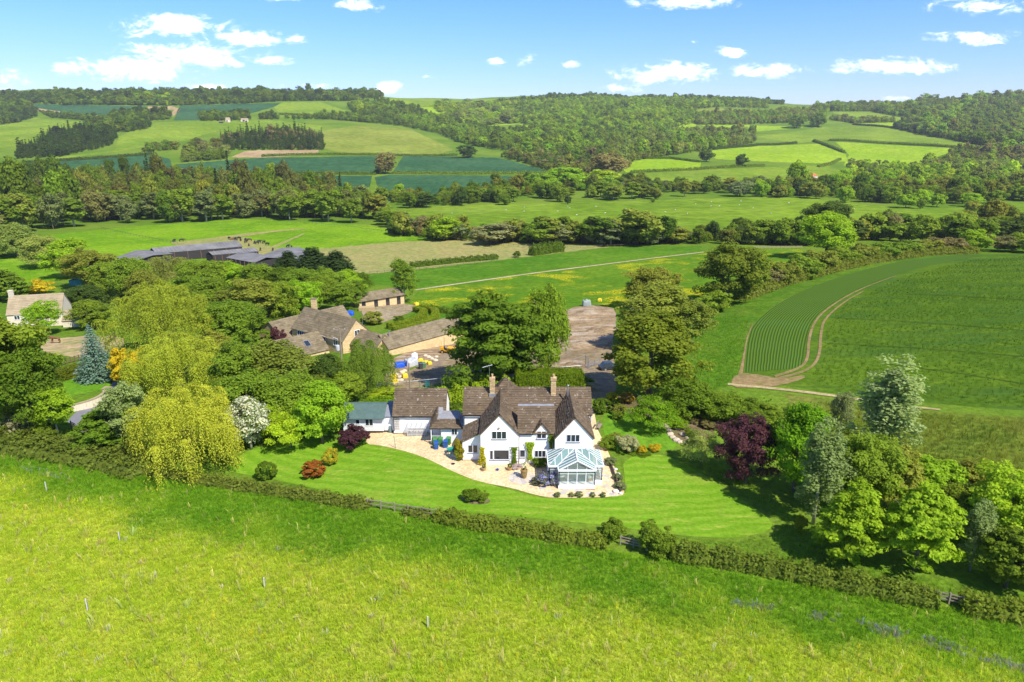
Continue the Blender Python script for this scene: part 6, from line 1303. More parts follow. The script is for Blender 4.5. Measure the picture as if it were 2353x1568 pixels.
# pots, urn, paving circle
def pot(u, v, r, h, col, nm, label, plant):
    o = thing('planter', u, v, label, 'plant pot'); MB().lathe([(r*.62, 0), (r*.9, h*.4), (r, h*.85), (r*1.08, h*.88), (r*1.05, h), (r*.85, h), (r*.8, h*.9)], 14).build('pot', paint(nm, col, .45, dirt=.3), o)
    V, F, v_ = broad(int(u), r*2.3, h*.75+.2, 0, 12, 26, .09, .2); c = mk('plant', npmesh('plant', V, F, plant if not isinstance(plant, str) else LEAF, False, v_), o); c.location = (0, 0, h*.92)
    if isinstance(plant, str): c.color = (*GREEN[plant], 1)
pot(1112, 1082, .30, .42, (.38, .25, .10), 'ochre_glaze', 'ochre glazed pot on the gravel left of the blue watering can', 'deep'); pot(1171, 1081, .32, .40, (.40, .24, .08), 'amber_glaze', 'amber glazed pot on the gravel by the lilac plant', 'deep')
pot(1204, 1099, .42, 1.15, (.26, .17, .055), 'brown_glaze', 'tall brown glazed urn planted with white flowers on the paved circle', leaf_material('white_flowers', (.75, .74, .70), (.10, .17, .04), .5))
o = thing('watering_can', 1143, 1082, 'small blue watering can on the gravel', 'watering can', .4); bl_ = paint('blue_can', (.03, .05, .22), .4)
MB().lathe([(.15, 0), (.16, .05), (.15, .27), (.10, .3)], 12).build('body', bl_, o); MB().tube([(-.14, 0, .08), (-.36, 0, .34)], .03, 6, .02).build('spout', bl_, o); MB().tube([(.13, 0, .26), (.26, 0, .3), (.24, 0, .12), (.15, 0, .08)], .018, 5).build('handle', bl_, o)
pc = P(1199, 1098); o = tag(empty('paved_circle', (pc.x, pc.y, pc.z+.03)), 'round paved circle of pale stones set in the gravel', 'paving'); r_ = random.Random(3)
for r0, r1, n in ((.0, .55, 6), (.58, 1.05, 11), (1.08, 1.6, 16)):
    for k in range(n):
        a0, a1 = 2*math.pi*(k+.03)/n, 2*math.pi*(k+.95)/n; h = .025+r_.uniform(0, .015)
        pts = [(r0*math.cos(a0), r0*math.sin(a0)), (r1*math.cos(a0), r1*math.sin(a0)), (r1*math.cos((a0+a1)/2)*1.02, r1*math.sin((a0+a1)/2)*1.02), (r1*math.cos(a1), r1*math.sin(a1)), (r0*math.cos(a1), r0*math.sin(a1))]
        if r0 == 0: pts = [(0.02*math.cos((a0+a1)/2), .02*math.sin((a0+a1)/2))]+pts[1:4]
        MB().hexa([(x, y, 0) for x, y in pts], [(x, y, h) for x, y in pts]).build('paving_stone', paint(('pale_flag', 'grey_flag', 'buff_flag')[(k+n) % 3], ((.50, .45, .38), (.40, .37, .34), (.55, .44, .32))[(k+n) % 3], .9, dirt=.2), o)
pp = empty('stone_slabs', (0, 0, 0)); tag(pp, 'weathered stepping slabs let into the gravel round the conservatory', 'paving')
for i, (u, v) in enumerate([(1247,1122),(1262,1130),(1300,1127),(1313,1127),(1326,1128),(1339,1127),(1356,1135),(1373,1134),(1290,1134),(1270,1138),(1393,1118),(1395,1105),(1391,1095),(1398,1128),(1405,1136),(1389,1083),(1386,1070),(1412,1139),(1245,1112),(1350,1138)]):
    p = P(u, v); w_, d_ = r_.uniform(.28, .5), r_.uniform(.22, .36); a = r_.uniform(-.4, .4); h = p.z+.07
    q = [(p.x+x*math.cos(a)-y*math.sin(a), p.y+x*math.sin(a)+y*math.cos(a)) for x, y in ((-w_, -d_), (w_, -d_*.8), (w_*.9, d_), (-w_*.85, d_*.9))]
    MB().hexa([(x, y, p.z) for x, y in q], [(x, y, h) for x, y in q]).build('paving_stone', paint(('grey_flag', 'buff_flag')[i % 2], (.4, .37, .34)), pp)
tag(MB().lathe([(.26, 0), (.26, .05), (.2, .06)], 14, tuple(P(1041, 1067)+Vector((0, 0, .02)))).build('drain_cover', paint('iron', (.03, .03, .032), .6, .4)), 'round dark drain cover in the gravel', 'drain cover')
p, q = P(909.5, 1030), None; tag(MB().tube([p, p+Vector((-.2, .1, 1.75))], .045, 6).build('metal_post', STEEL), 'leaning grey metal post at the lawn edge', 'post')
# sleeper wall and bench boards at the right of the patio
sw = tag(empty('sleeper_wall', (0, 0, 0)), 'low dark timber sleeper wall along the right of the patio', 'retaining wall'); A = [P(u, v) for u, v in ((1400,1060),(1406,1078),(1412,1096),(1418,1113),(1425,1134))]
for a, b in zip(A[:-1], A[1:]):
    for k in range(2): U_ = Vector((0, 0, .12+k*.22)); MB().bar(a.lerp(b, .01)+U_, a.lerp(b, .99)+U_, .14, .2).build('sleeper', DARKWOOD, sw)
o = thing('bench', 1377, 985, 'weathered wooden bench on the path beside the house', 'bench', 1.2)
for k in range(3): MB().box(-.8, -.25+k*.17, .42, .8, -.1+k*.17, .46).build('slat', WOOD, o)
for k in range(2): MB().box(-.8, .28, .6+k*.18, .8, .32, .72+k*.18).build('back_slat', WOOD, o)
for sx in (-.7, .7):
    for sy in (-.2, .28): MB().box(sx-.04, sy-.04, 0, sx+.04, sy+.04, .42 if sy < 0 else .92).build('leg', WOOD, o)
# rock garden stones
RK = paint('rock_garden_stone', (.46, .37, .27), .95, dirt=.25)
def rock(name, p, r, seed, mat, label, cat='rock', group=None, flat=.6):
    rr = random.Random(seed); bm = bmesh.new(); bmesh.ops.create_icosphere(bm, subdivisions=2, radius=r)
    f = [Vector((rr.uniform(-1, 1), rr.uniform(-1, 1), rr.uniform(-1, 1))) for _ in range(5)]
    for v in bm.verts: n = v.co.normalized(); v.co *= 1+.22*sum(max(0, n.dot(k))-.35 for k in f)/2+rr.uniform(-.06, .06); v.co.z *= flat
    me = bpy.data.meshes.new(name); bm.to_mesh(me); bm.free(); me.materials.append(mat); o = mk(name, me); o.location = p; return tag(o, label, cat, group)
for i, (u, v, r) in enumerate([(1512,975,.5),(1524,978,.6),(1533,982,.5),(1538,990,.45),(1540,998,.55),(1545,1006,.5),(1553,1012,.6),(1563,1016,.5),(1572,1018,.4),(1555,985,.5),(1568,1000,.55),(1580,1008,.45)]): rock('rock', P(u, v, .05), r, i, RK, 'pale stone edging the rock garden beside the side lawn', 'rock', 'stones edging the rock garden')
for i, (u, v, r, lb) in enumerate([(1416,1131,.42,'pale boulder at the end of the sleeper wall'),(1425,1136,.26,'small white stone beside the pale boulder'),(1414,1080,.25,'small pale stone behind the sleeper wall'),(1420,1092,.3,'larger pale stone behind the sleeper wall')]): rock('rock', P(u, v, .1), r, 50+i, paint('white_stone', (.62, .58, .5)), lb)
# island bed
drape('flower_bed', smooth([(1055,1146),(1075,1136),(1105,1134),(1130,1152),(1118,1160),(1080,1160)], 2), bpy.data.materials['bed_soil'], 5, 5)

# ---- fences
def rail_fence(pts, label, n, rails=(.5, .95), h=1.15, mat=WOOD, name='rail_fence', pw=.12):
    o = tag(empty(name, (0, 0, 0)), label, 'fence'); W_ = [P(u, v) for u, v in pts]; seg = [(b-a).length for a, b in zip(W_[:-1], W_[1:])]; L = sum(seg); ps = []
    for i in range(n+1):
        s = L*i/n; k = 0
        while k < len(seg)-1 and s > seg[k]: s -= seg[k]; k += 1
        q = W_[k].lerp(W_[k+1], min(1, s/seg[k])); q.z = float(zt(q.x, q.y)); ps.append(q)
    pm = MB().box(-pw/2, -pw/2, -.3, pw/2, pw/2, h).mesh('post', mat)
    for q in ps: c = mk('post', pm, o); c.location = q
    for a, b in zip(ps[:-1], ps[1:]):
        for r in rails: U_ = Vector((0, 0, r)); MB().bar(a+U_, b+U_, pw*.5, pw*.85).build('rail', mat, o)
    return o
rail_fence([(845,1166),(1003,1191)], 'short grey post and rail fence in the gap between the brambles', 5)
rail_fence([(1425,1252),(1485,1266)], 'grey post and rail fence in the gap beside the rounded bushes', 2, (.35, .65, .95)); rail_fence([(2120,1375),(2240,1402)], 'grey post and rail fence at the right end of the long hedge', 4, (.4, .7, .98))
rail_fence([(97,851),(140,841),(192,827)], 'brown three rail fence above the clipped left hedge', 9, (.35, .7, 1.1), 1.3, paint('brown_fence', (.16, .10, .055), .9), pw=.14)
rail_fence([(243,803),(253,788),(266,775)], 'brown fence running up behind the spruce', 5, (.4, .8, 1.2), 1.4, paint('brown_fence', (.16, .10, .055)), pw=.16)
rail_fence([(1732,572),(1842,571)], 'pale rail fence at the far end of the buttercup field', 12, (.6, 1.1), 1.3, paint('pale_rails', (.42, .33, .22), .9), pw=.16)
for pts, n, lb in (([(233,526),(310,543),(409,562)], 26, 'line of posts across the cattle pasture'), ([(662,511),(800,523),(944,543)], 30, 'post and wire fence along the far side of the cattle pasture'), ([(944,543),(1100,558),(1242,572),(1442,567)], 40, 'post and wire fence round the hay field'), ([(850,631),(990,620),(1142,602)], 20, 'wire fence along the near side of the hay field')):
    rail_fence(pts, lb, n, (1.05,), 1.25, paint('dull_posts', (.13, .12, .08), .9), 'wire_fence', .13)
# steel site fence behind the hedge
tops = [(867,911),(915,907),(965,902),(1016,897),(1063,892),(1109,887),(1155,883),(1207,878),(1260,873),(1300,869),(1337,866)]
for i, (a, b) in enumerate(zip(tops[:-1], tops[1:])):
    A, B_ = P(*a), P(*b); o = tag(empty('site_fence_panel', (0, 0, 0)), 'galvanised mesh panel of the temporary site fence behind the hedge', 'fence panel', 'panels of the site fence behind the hedge'); U_ = Vector((0, 0, 1)); f = MB()
    for q in (A.lerp(B_, .01), A.lerp(B_, .99)): f.tube([q, q+U_*2.1], .03, 5)
    f.tube([A.lerp(B_, .01)+U_*2.1, A.lerp(B_, .99)+U_*2.1], .035, 5); f.tube([A.lerp(B_, .01)+U_*.2, A.lerp(B_, .99)+U_*.2], .02, 5); f.build('frame', STEEL, o); wm = MB()
    for k in range(1, 16): q = A.lerp(B_, k/16); wm.bar(q+U_*.2, q+U_*2.08, .008)
    for k in range(1, 6): wm.bar(A+U_*(.2+k*.31), B_+U_*(.2+k*.31), .008)
    wm.build('wire_mesh', STEEL, o); MB().box(-.35, -.11, 0, .35, .11, .12).build('foot', BLACK, o).location = A
for i, (u, v, u2, v2) in enumerate([(1316,850,1345,840),(1345,840,1352,848)]):
    A, B_ = P(u, v), P(u2, v2); o = tag(empty('site_fence_panel', (0, 0, 0)), ('longer' if i == 0 else 'shorter')+' loose steel fence panel by the dirt lane', 'fence panel'); f = MB(); U_ = Vector((0, 0, 1))
    for q in (A, B_): f.tube([q, q+U_*2], .04, 5)
    f.tube([A+U_*2, B_+U_*2], .04, 5); f.tube([A+U_*.2, B_+U_*.2], .03, 5); f.build('frame', STEEL, o); wm = MB()
    for k in range(1, 14): wm.bar(A.lerp(B_, k/14)+U_*.2, A.lerp(B_, k/14)+U_*2, .02)
    wm.build('wire_mesh', STEEL, o)
A, B_ = P(1353, 846), P(1378, 838); o = tag(empty('field_gate', (0, 0, 0)), 'grey metal field gate across the dirt lane', 'gate'); U_ = Vector((0, 0, 1))
for k in range(5): MB().tube([A+U_*(.25+k*.24), B_+U_*(.25+k*.24)], .03, 5).build('bar', STEEL, o)
for q in (A, B_, A.lerp(B_, .5)): MB().tube([q, q+U_*1.35], .05, 5).build('post', STEEL, o)
# poles
def pole(u, v, vt, r, label, mat=WOOD, arm=False, box=False):
    p = P(u, v); h = ztop(p.y, vt)-p.z; o = tag(empty('utility_pole', p), label, 'pole'); MB().tube([(0, 0, -.3), (0, 0, h)], r, 7, r*.75).build('pole', mat, o)
    if arm: MB().bar((-1.1, 0, h-.3), (1.1, 0, h-.3), .14).build('cross_arm', mat, o); [MB().lathe([(.06, 0), (.09, .1), (.04, .2)], 7, (x, 0, h-.2)).build('insulator', paint('porcelain', (.5, .48, .45), .3), o) for x in (-1, 0, 1)]
    if box: MB().lathe([(.36, 0), (.38, .1), (.38, .9), (.3, 1.0)], 10, (-.55, -.1, h-4.2)).build('transformer', paint('grey_transformer', (.42, .44, .45), .5), o)
pole(787, 850, 755, .17, 'wooden pole with a cross arm and grey transformer before the stone house', arm=True, box=True); pole(943, 908, 835, .13, 'plain wooden pole behind the garage roof'); pole(834, 757, 711, .06, 'thin pale pole in the stone house garden', STEEL); pole(1021, 800, 774, .07, 'short post by the end of the long stone wing')
# ---- builders' things
def lump(name, u, v, w_, d_, h, mat, label, cat, seed, rz=0.0, group=None):
    """cloth or sack heap: a soft box with folds"""
    p = P(u, v); bm = bmesh.new(); bmesh.ops.create_cube(bm, size=1); bmesh.ops.subdivide_edges(bm, edges=bm.edges[:], cuts=5, use_grid_fill=True); rr = random.Random(seed)
    for q in bm.verts:
        z = q.co.z+.5; k = 1-.28*z**2; n_ = math.sin(q.co.x*7+seed)*math.cos(q.co.y*6+seed*2)
        q.co = Vector((q.co.x*w_*k*(1+.10*n_), q.co.y*d_*k*(1-.10*n_), z*h*(1+.14*n_-(.25*(abs(q.co.x)+abs(q.co.y)) if z > .9 else 0))+rr.uniform(-.02, .02)))
    me = bpy.data.meshes.new(name); bm.to_mesh(me); bm.free(); me.materials.append(mat); me.polygons.foreach_set('use_smooth', [True]*len(me.polygons)); o = mk(name, me); o.location = p; o.rotation_euler = (0, 0, rz); return tag(o, label, cat, group)
BT, YB, GT = paint('blue_tarp', (.01, .08, .55), .5), paint('yellow_sack', (.62, .46, .02), .6, dirt=.15), paint('grey_tarp', (.40, .41, .42), .5, dirt=.2)
lump('tarpaulin', 919, 844, 1.9, 1.5, 1.1, BT, 'blue tarpaulin heap in the builders yard', 'tarpaulin', 1, .3); lump('tarpaulin', 805, 724, 2.0, 1.6, 1.2, BT, 'bright blue tarpaulin beside the stone house', 'tarpaulin', 2); lump('tarpaulin', 946, 840, 2.4, 2.0, 1.5, GT, 'big grey covered heap in the builders yard', 'tarpaulin', 3, .5); lump('tarpaulin', 953, 826, 1.2, 1.2, 1.4, paint('white_sheet', (.62, .64, .66), .6), 'white covered pallet behind the grey heap', 'tarpaulin', 4)
lump('tarpaulin', 1348, 704, 2.4, 1.8, 2.0, paint('pale_sheet', (.24, .28, .25), .7), 'pale grey sheeted heap beyond the spoil', 'tarpaulin', 5)
for i, (u, v, s, lb) in enumerate([(967,832,1.0,'yellow rubble sack right of the grey heap'),(978,836,.9,'yellow rubble sack beside the road, left one'),(987,838,.9,'yellow rubble sack beside the road, right one'),(905,868,1.0,'yellow rubble sack at the back of the roadside stones'),(906,881,1.1,'nearest yellow rubble sack by the road'),(931,868,1.1,'yellow rubble sack at the right of the roadside stones'),(1378,693,1.3,'yellow sack far beyond the spoil heap'),(957,702,1.3,'yellow sack at the corner of the stable yard')]): lump('rubble_sack', u, v, s, s*.9, s*.75, YB, lb, 'sack', 10+i, i)
for i, (u, v, r) in enumerate([(912,862,.5),(918,868,.45),(924,858,.6),(930,854,.55),(916,876,.5),(922,876,.5),(985,822,.6),(992,826,.5),(1000,830,.6),(1003,822,.5),(978,820,.5),(1062,780,.5)]): rock('rubble_stone', P(u, v, .15), r, 70+i, paint('honey_rubble', (.52, .42, .29), .95), 'pale building stone dumped in the builders yard', 'stone', 'building stones in the yard')
o = thing('storage_box', 982, 889, 'tall teal storage box by the site fence', 'box', .1); MB().box(-.35, -.3, 0, .35, .3, .88).build('body', paint('teal_box', (.02, .14, .13), .5), o); MB().box(-.37, -.32, .88, .37, .32, .98).build('lid', paint('teal_box', (.02, .14, .13)), o)
o = thing('brick_pallet', 1041, 868, 'pallet of red bricks under the big dark tree', 'bricks', .3)
for k in range(3):
    for j in range(4): MB().box(-.45+j*.23, -.4, .12+k*.2, -.24+j*.23, .4, .31+k*.2).build('brick_pack', paint('orange_brick', (.40, .17, .08), .9), o)
MB().box(-.5, -.45, 0, .5, .45, .12).build('pallet', WOOD, o)
lump('rubble_sack', 1053, 867, 1.0, 1.0, 1.1, GT, 'whitish builders sack beside the red bricks', 'sack', 33)
tp = P(843, 714); o = tag(empty('timber_stack', tp, .15), 'stack of pale sawn timber before the stable doors', 'timber')
for k in range(4):
    for j in range(5): MB().box(-2.2, -1+j*.42, .1+k*.26, 2.2, -.62+j*.42, .33+k*.26).build('plank', paint('sawn_timber', (.40, .29, .15), .85), o)
# yellow site dumper
YP = paint('dumper_yellow', (.60, .32, .01), .5, dirt=.15); o = thing('site_dumper', 1029, 812, 'small yellow site dumper with a front skip beside the stone wing', 'dumper', -.25)
MB().box(-1.3, -.45, .5, .3, .45, .75).build('chassis', YP, o); MB().hexa([(-1.45, -.5, .75), (-.75, -.5, .75), (-.75, .5, .75), (-1.45, .5, .75)], [(-1.4, -.45, 1.25), (-.8, -.45, 1.25), (-.8, .45, 1.25), (-1.4, .45, 1.25)]).build('engine_cover', YP, o); MB().hexa([(.25, -.5, .7), (1.0, -.5, .7), (1.0, .5, .7), (.25, .5, .7)], [(.05, -.75, 1.35), (1.7, -.7, 1.2), (1.7, .7, 1.2), (.05, .75, 1.35)]).build('skip', YP, o)
MB().box(-.7, -.25, .75, -.3, .25, 1.05).build('seat', BLACK, o); MB().box(-.75, -.25, 1.05, -.68, .25, 1.45).build('seat_back', BLACK, o); MB().tube([(-1.5, -.45, .6), (-1.5, -.45, 2.3), (-1.5, .45, 2.3), (-1.5, .45, .6)], .04, 6).build('roll_bar', YP, o)
for x in (-.95, .75):
    for y in (-1, 1): wl = MB().tube([(x, y*.5, .4), (x, y*.75, .4)], .4, 14).build('wheel', BLACK, o); MB().tube([(x, y*.74, .4), (x, y*.77, .4)], .18, 10).build('hub', YP, wl)
# dark car
o = thing('car', 1402, 849, 'dark car half hidden behind the golden green maple on the lane', 'car', .25); CP = paint('dark_car_paint', (.025, .032, .04), .25, spec=.6)
MB().hexa([(-2.0, -.85, .28), (2.0, -.85, .28), (2.0, .85, .28), (-2.0, .85, .28)], [(-2.05, -.86, .82), (1.95, -.84, .78), (1.95, .84, .78), (-2.05, .86, .82)]).build('body', CP, o); MB().hexa([(-1.7, -.8, .82), (.9, -.8, .8), (.9, .8, .8), (-1.7, .8, .82)], [(-1.35, -.62, 1.45), (.2, -.62, 1.45), (.2, .62, 1.45), (-1.35, .62, 1.45)]).build('cabin', glass('car_glass', (.03, .04, .05)), o); MB().box(-1.3, -.6, 1.45, .15, .6, 1.5).build('roof', CP, o)
for x in (-1.25, 1.3):
    for y in (-1, 1): wl = MB().tube([(x, y*.68, .32), (x, y*.88, .32)], .32, 14).build('wheel', BLACK, o); MB().tube([(x, y*.87, .32), (x, y*.9, .32)], .19, 10).build('rim', STEEL, wl)
# turquoise trailer, orange loader
o = thing('farm_trailer', 180, 660, 'turquoise high sided farm trailer by the brushwood heap', 'trailer', -.1); TQ = paint('turquoise', (.03, .26, .29), .5, dirt=.15); tm = MB()
MB().box(-2.3, -1.1, .75, 2.3, 1.1, .9).build('bed', TQ, o)
for a in ((-2.3, -1.1, .9, 2.3, -1.02, 2.6), (-2.3, 1.02, .9, 2.3, 1.1, 2.6), (-2.3, -1.02, .9, -2.2, 1.02, 2.6), (2.2, -1.02, .9, 2.3, 1.02, 2.6)): MB().box(*a).build('side_panel', TQ, o)
for k in range(6): tm.box(-2.1+k*.82, -1.16, .9, -2.0+k*.82, -1.102, 2.6)
tm.build('rib', TQ, o)
for y in (-1, 1): MB().tube([(0, y*.8, .45), (0, y*1.05, .45)], .45, 14).build('wheel', BLACK, o)
o = thing('loader', 206, 661, 'small orange loader right of the turquoise trailer', 'loader', .4); OR = paint('orange_paint', (.52, .17, .02), .5)
MB().box(-.9, -.6, .5, .6, .6, 1.1).build('body', OR, o); MB().hexa([(-.6, -.5, 1.1), (.3, -.5, 1.1), (.3, .5, 1.1), (-.6, .5, 1.1)], [(-.5, -.45, 2.2), (.2, -.45, 2.2), (.2, .45, 2.2), (-.5, .45, 2.2)]).build('cab', PANE, o); MB().bar((.4, -.5, 1.0), (1.6, -.5, .9), .14).build('arm', OR, o); MB().bar((.4, .5, 1.0), (1.6, .5, .9), .14).build('arm', OR, o); MB().hexa([(1.5, -.8, .3), (2.1, -.8, .3), (2.1, .8, .3), (1.5, .8, .3)], [(1.5, -.8, 1.0), (1.7, -.8, 1.0), (1.7, .8, 1.0), (1.5, .8, 1.0)]).build('bucket', STEEL, o)
for x in (-.55, .45):
    for y in (-1, 1): MB().tube([(x, y*.6, .42), (x, y*.8, .42)], .42, 12).build('wheel', BLACK, o)
# curved stone wall with stepped coping
WS = paint('cream_wall', (.62, .54, .40), .9, dirt=.12); o = tag(empty('garden_wall', (0, 0, 0)), 'curved cream stone wall with stepped coping beside the drive', 'wall'); A = [P(u, v) for u, v in smooth([(150,948),(180,944),(210,938),(235,929),(250,918)], 2, False)]
for i, (a, b) in enumerate(zip(A[:-1], A[1:])):
    h = 1.15+.9*(i/len(A)); zz = min(a.z, b.z)-.3
    MB().bar(Vector((a.x, a.y, zz+h/2)), Vector((b.x, b.y, zz+h/2)), .4, h).build('wall_panel', WS, o); MB().bar(Vector((a.x, a.y, zz+h+.06)), Vector((b.x, b.y, zz+h+.06)), .5, .1).build('coping_stone', PALETILE, o)
g = A[-1]; MB().box(g.x-.45, g.y-.45, g.z-.3, g.x+.45, g.y+.45, g.z+1.9).build('pillar', WS, o); MB().box(g.x-.55, g.y-.55, g.z+1.9, g.x+.55, g.y+.55, g.z+2.05).build('pillar_cap', PALETILE, o)
rail_fence([(165,985),(200,1003)], 'weathered field gate at the end of the drive', 2, (.3, .55, .8, 1.05), 1.2)
# tree guards in the meadow
for u, v, h, lb in ((201,1403,1.2,'white tree guard at the lower left of the meadow, the tallest'),(107,1128,1.15,'white tree guard near the bramble bank at the left'),(275,1243,1.05,'white tree guard right of the upper left one'),(608,1352,1.15,'white tree guard in the middle left of the meadow'),(983,1442,1.1,'white tree guard in the lower middle of the meadow')):
    o = thing('tree_guard', u, v, lb, 'tree guard'); MB().tube([(0, 0, 0), (.03, 0, h)], .055, 8).build('tube', paint('white_tube', (.50, .50, .44), .6, dirt=.2), o); MB().box(.09, -.02, -.1, .13, .02, h*.9).build('stake', WOOD, o)
# ---- animals
def beast(name, skel, edges, radii, mat):
    me = bpy.data.meshes.new(name); me.from_pydata(skel, edges, []); o = bpy.data.objects.new(name, me); COL.objects.link(o); md = o.modifiers.new('skin', 'SKIN')
    for v, r in zip(me.skin_vertices[0].data, radii): v.radius = r
    me.skin_vertices[0].data[0].use_root = True; s = o.modifiers.new('sub', 'SUBSURF'); s.levels = s.render_levels = 1
    dg = bpy.context.evaluated_depsgraph_get(); out = bpy.data.meshes.new_from_object(o.evaluated_get(dg)); bpy.data.objects.remove(o); out.name = name; out.materials.clear(); out.materials.append(mat); out.polygons.foreach_set('use_smooth', [True]*len(out.polygons)); return out
def quad_beast(name, mat, L, H, neck, head_drop, leg_r, belly):
    sk = [(-L*.42, 0, H*.86), (0, 0, H*.82), (L*.36, 0, H*.86), (L*.56, 0, H*.86+neck), (L*.72, 0, H*.84+neck-head_drop), (L*.90, 0, H*.72+neck-head_drop*1.2), (-L*.50, 0, H*.62), (-L*.52, 0, H*.35)]
    ed = [(0, 1), (1, 2), (2, 3), (3, 4), (4, 5), (0, 6), (6, 7)]; rd = [(belly*.86, belly*.9), (belly, belly*1.05), (belly*.82, belly*.9), (belly*.5, belly*.6), (belly*.36, belly*.42), (belly*.24, belly*.24), (.04, .04), (.05, .05)]
    for x, par, back in ((-L*.38, 0, 1), (L*.34, 2, 0)):
        for y in (-1, 1):
            k = len(sk); sk += [(x, y*belly*.55, H*.55), (x-(.06 if back else -.02)*L, y*belly*.55, H*.28), (x+(.02 if back else 0)*L, y*belly*.55, .02)]; ed += [(par, k), (k, k+1), (k+1, k+2)]; rd += [(leg_r*1.7, leg_r*1.9), (leg_r, leg_r), (leg_r*.95, leg_r*.95)]
    return beast(name, sk, ed, rd, mat)
COWM = quad_beast('cow', paint('black_hide', (.022, .018, .016), .7), 2.1, 1.35, .02, .12, .09, .36); COWB = COWM.copy(); COWB.materials.clear(); COWB.materials.append(paint('brown_hide', (.20, .10, .05), .8))
cows = [(630,103,0),(705,98,0),(1183,78,0),(1205,85,1),(1225,80,0),(1245,90,0),(1275,75,0),(1293,92,0),(1340,90,0),(1343,112,0),(1380,95,0),(1430,118,0),(1455,124,0),(1473,110,0),(1521,117,0),(1556,135,0),(1375,143,1),(1488,188,0),(1612,190,0),(1760,158,0),(1797,166,0)]
rc_ = random.Random(4)
for i, (zx, zy, br) in enumerate(cows):
    u, v = 254.2+zx*.2315, 530.1+zy*.2315+3; p = P(u, v); o = mk('cow', COWB if br else COWM); o.location = p; o.rotation_euler = (0, 0, rc_.uniform(0, 6.28)); o.scale = (1.15,)*3
    lb = {0:'black cow at the far left of the herd, before the post line',1:'black cow second from the left, beyond the long shed roof',3:'brown cow in the left of the herd',16:'brown cow standing nearest the sheds',17:'black cow lying right beside the end of the shed roofs',18:'black cow lying on the trodden track',19:'black cow at the right of the herd, left of a pair',20:'black cow at the right of the herd, right of a pair'}.get(i, 'black cow in the herd beyond the farm sheds'); tag(o, lb, 'cow', 'black cattle on the pasture')
hm = quad_beast('horse', paint('bay_hide', (.17, .065, .03), .6), 2.1, 1.5, .38, .15, .075, .30); o = mk('horse', hm); o.location = P(129, 789); o.rotation_euler = (0, 0, math.pi); tag(o, 'bay horse standing in the paddock before the cottage', 'horse')
SHM = quad_beast('sheep', paint('wool', (.50, .48, .40), .95), 1.15, .75, .04, .1, .05, .27); rng = np.random.default_rng(77)
sp = sample_poly([(900,498),(1060,482),(1316,474),(1743,460),(1860,463),(1960,474),(2100,486),(2260,482),(2353,476),(2353,500),(1900,500),(1743,500),(1450,505),(1180,510)], 14, rng); sp = sp[rng.permutation(len(sp))[:40]]
for q in sp: o = mk('sheep', SHM); o.location = q; o.rotation_euler = (0, 0, rng.uniform(0, 6.28)); o.scale = (1.05,)*3; tag(o, 'white sheep grazing on the wide field beyond the hay field', 'sheep', 'sheep on the wide field')
sp = sample_poly([(1660,352),(1742,341),(1870,337),(1930,356),(1880,368),(1765,364)], 18, rng); sp = sp[rng.permutation(len(sp))[:34]]
for q in sp: o = mk('sheep', SHM); o.location = q; o.rotation_euler = (0, 0, rng.uniform(0, 6.28)); o.scale = (1.2,)*3; tag(o, 'white sheep on the bright hill pasture at the right', 'sheep', 'sheep on the bright hill pasture')

# ------------------------------------------------------------------ grasses
def tuft(seed, n, h, spread, w_, droop=.35, heads=False):
    rng = np.random.default_rng(seed); Vs, Fs, vs = [], [], []
    for i in range(n):
        a = rng.uniform(0, 6.283); r = spread*math.sqrt(rng.uniform(0, 1)); b = np.array([r*math.cos(a), r*math.sin(a), 0]); hh = h*rng.uniform(.55, 1.1); d = np.array([math.cos(a+rng.normal()*.6), math.sin(a+rng.normal()*.6), 0])*hh*droop*rng.uniform(.2, 1.2)
        s = np.array([-d[1], d[0], 0]); s = s/max(np.linalg.norm(s), 1e-6)*w_; m_ = b+d*.35+np.array([0, 0, hh*.6]); t = b+d+np.array([0, 0, hh*.95]); k = len(Vs); v = rng.uniform(0, 1)
        Vs += [b-s, b+s, m_+s*.8, m_-s*.8, t+s*(.9 if heads else .15), t-s*(.9 if heads else .15)]; Fs += [[k, k+1, k+2, k+3], [k+3, k+2, k+4, k+5]]; vs += [v*.7, min(1, v*.7+.3)]
    return npmesh('grass_tuft', np.array(Vs), np.array(Fs), LEAFI, False, vs)
GRC = make_coll('grass_tuft', [tuft(1, 14, .5, .22, .014), tuft(2, 18, .36, .28, .016), tuft(3, 10, .72, .16, .012, .5, True), tuft(4, 22, .28, .34, .02)])
G_GRASS = scatter_group('scatter_grass', GRC)
rng = np.random.default_rng(5)
def grass(poly, sp, label, tintf, hs=1.0, name='grass', mix=(.35, .35, .15, .15), drop=None):
    p = sample_poly(poly, sp, rng)
    if drop is not None: p = p[drop(p)]
    n = len(p); s = rng.uniform(.7, 1.35, n)*hs; scl = np.stack([s*1.1, s*1.1, s*rng.uniform(.8, 1.25, n)], 1); idx = rng.choice(4, n, p=mix)
    return scatter(name, G_GRASS, p, idx, rng.uniform(0, 6.28, n), scl, np.clip(tintf(p, idx, n), .004, .8), label, rng.normal(size=(n, 2))*.12)
def fbm(p, f, s=0):
    x, y = p[:, 0]*f+s, p[:, 1]*f+s*1.7; return (np.sin(x*1.3+1.7*np.sin(y*.9))+np.sin(y*1.7+1.3*np.sin(x*1.1+2))+.6*np.sin(2.9*x+2.3*y)+.5*np.sin(4.7*y-3.1*x))/3.1
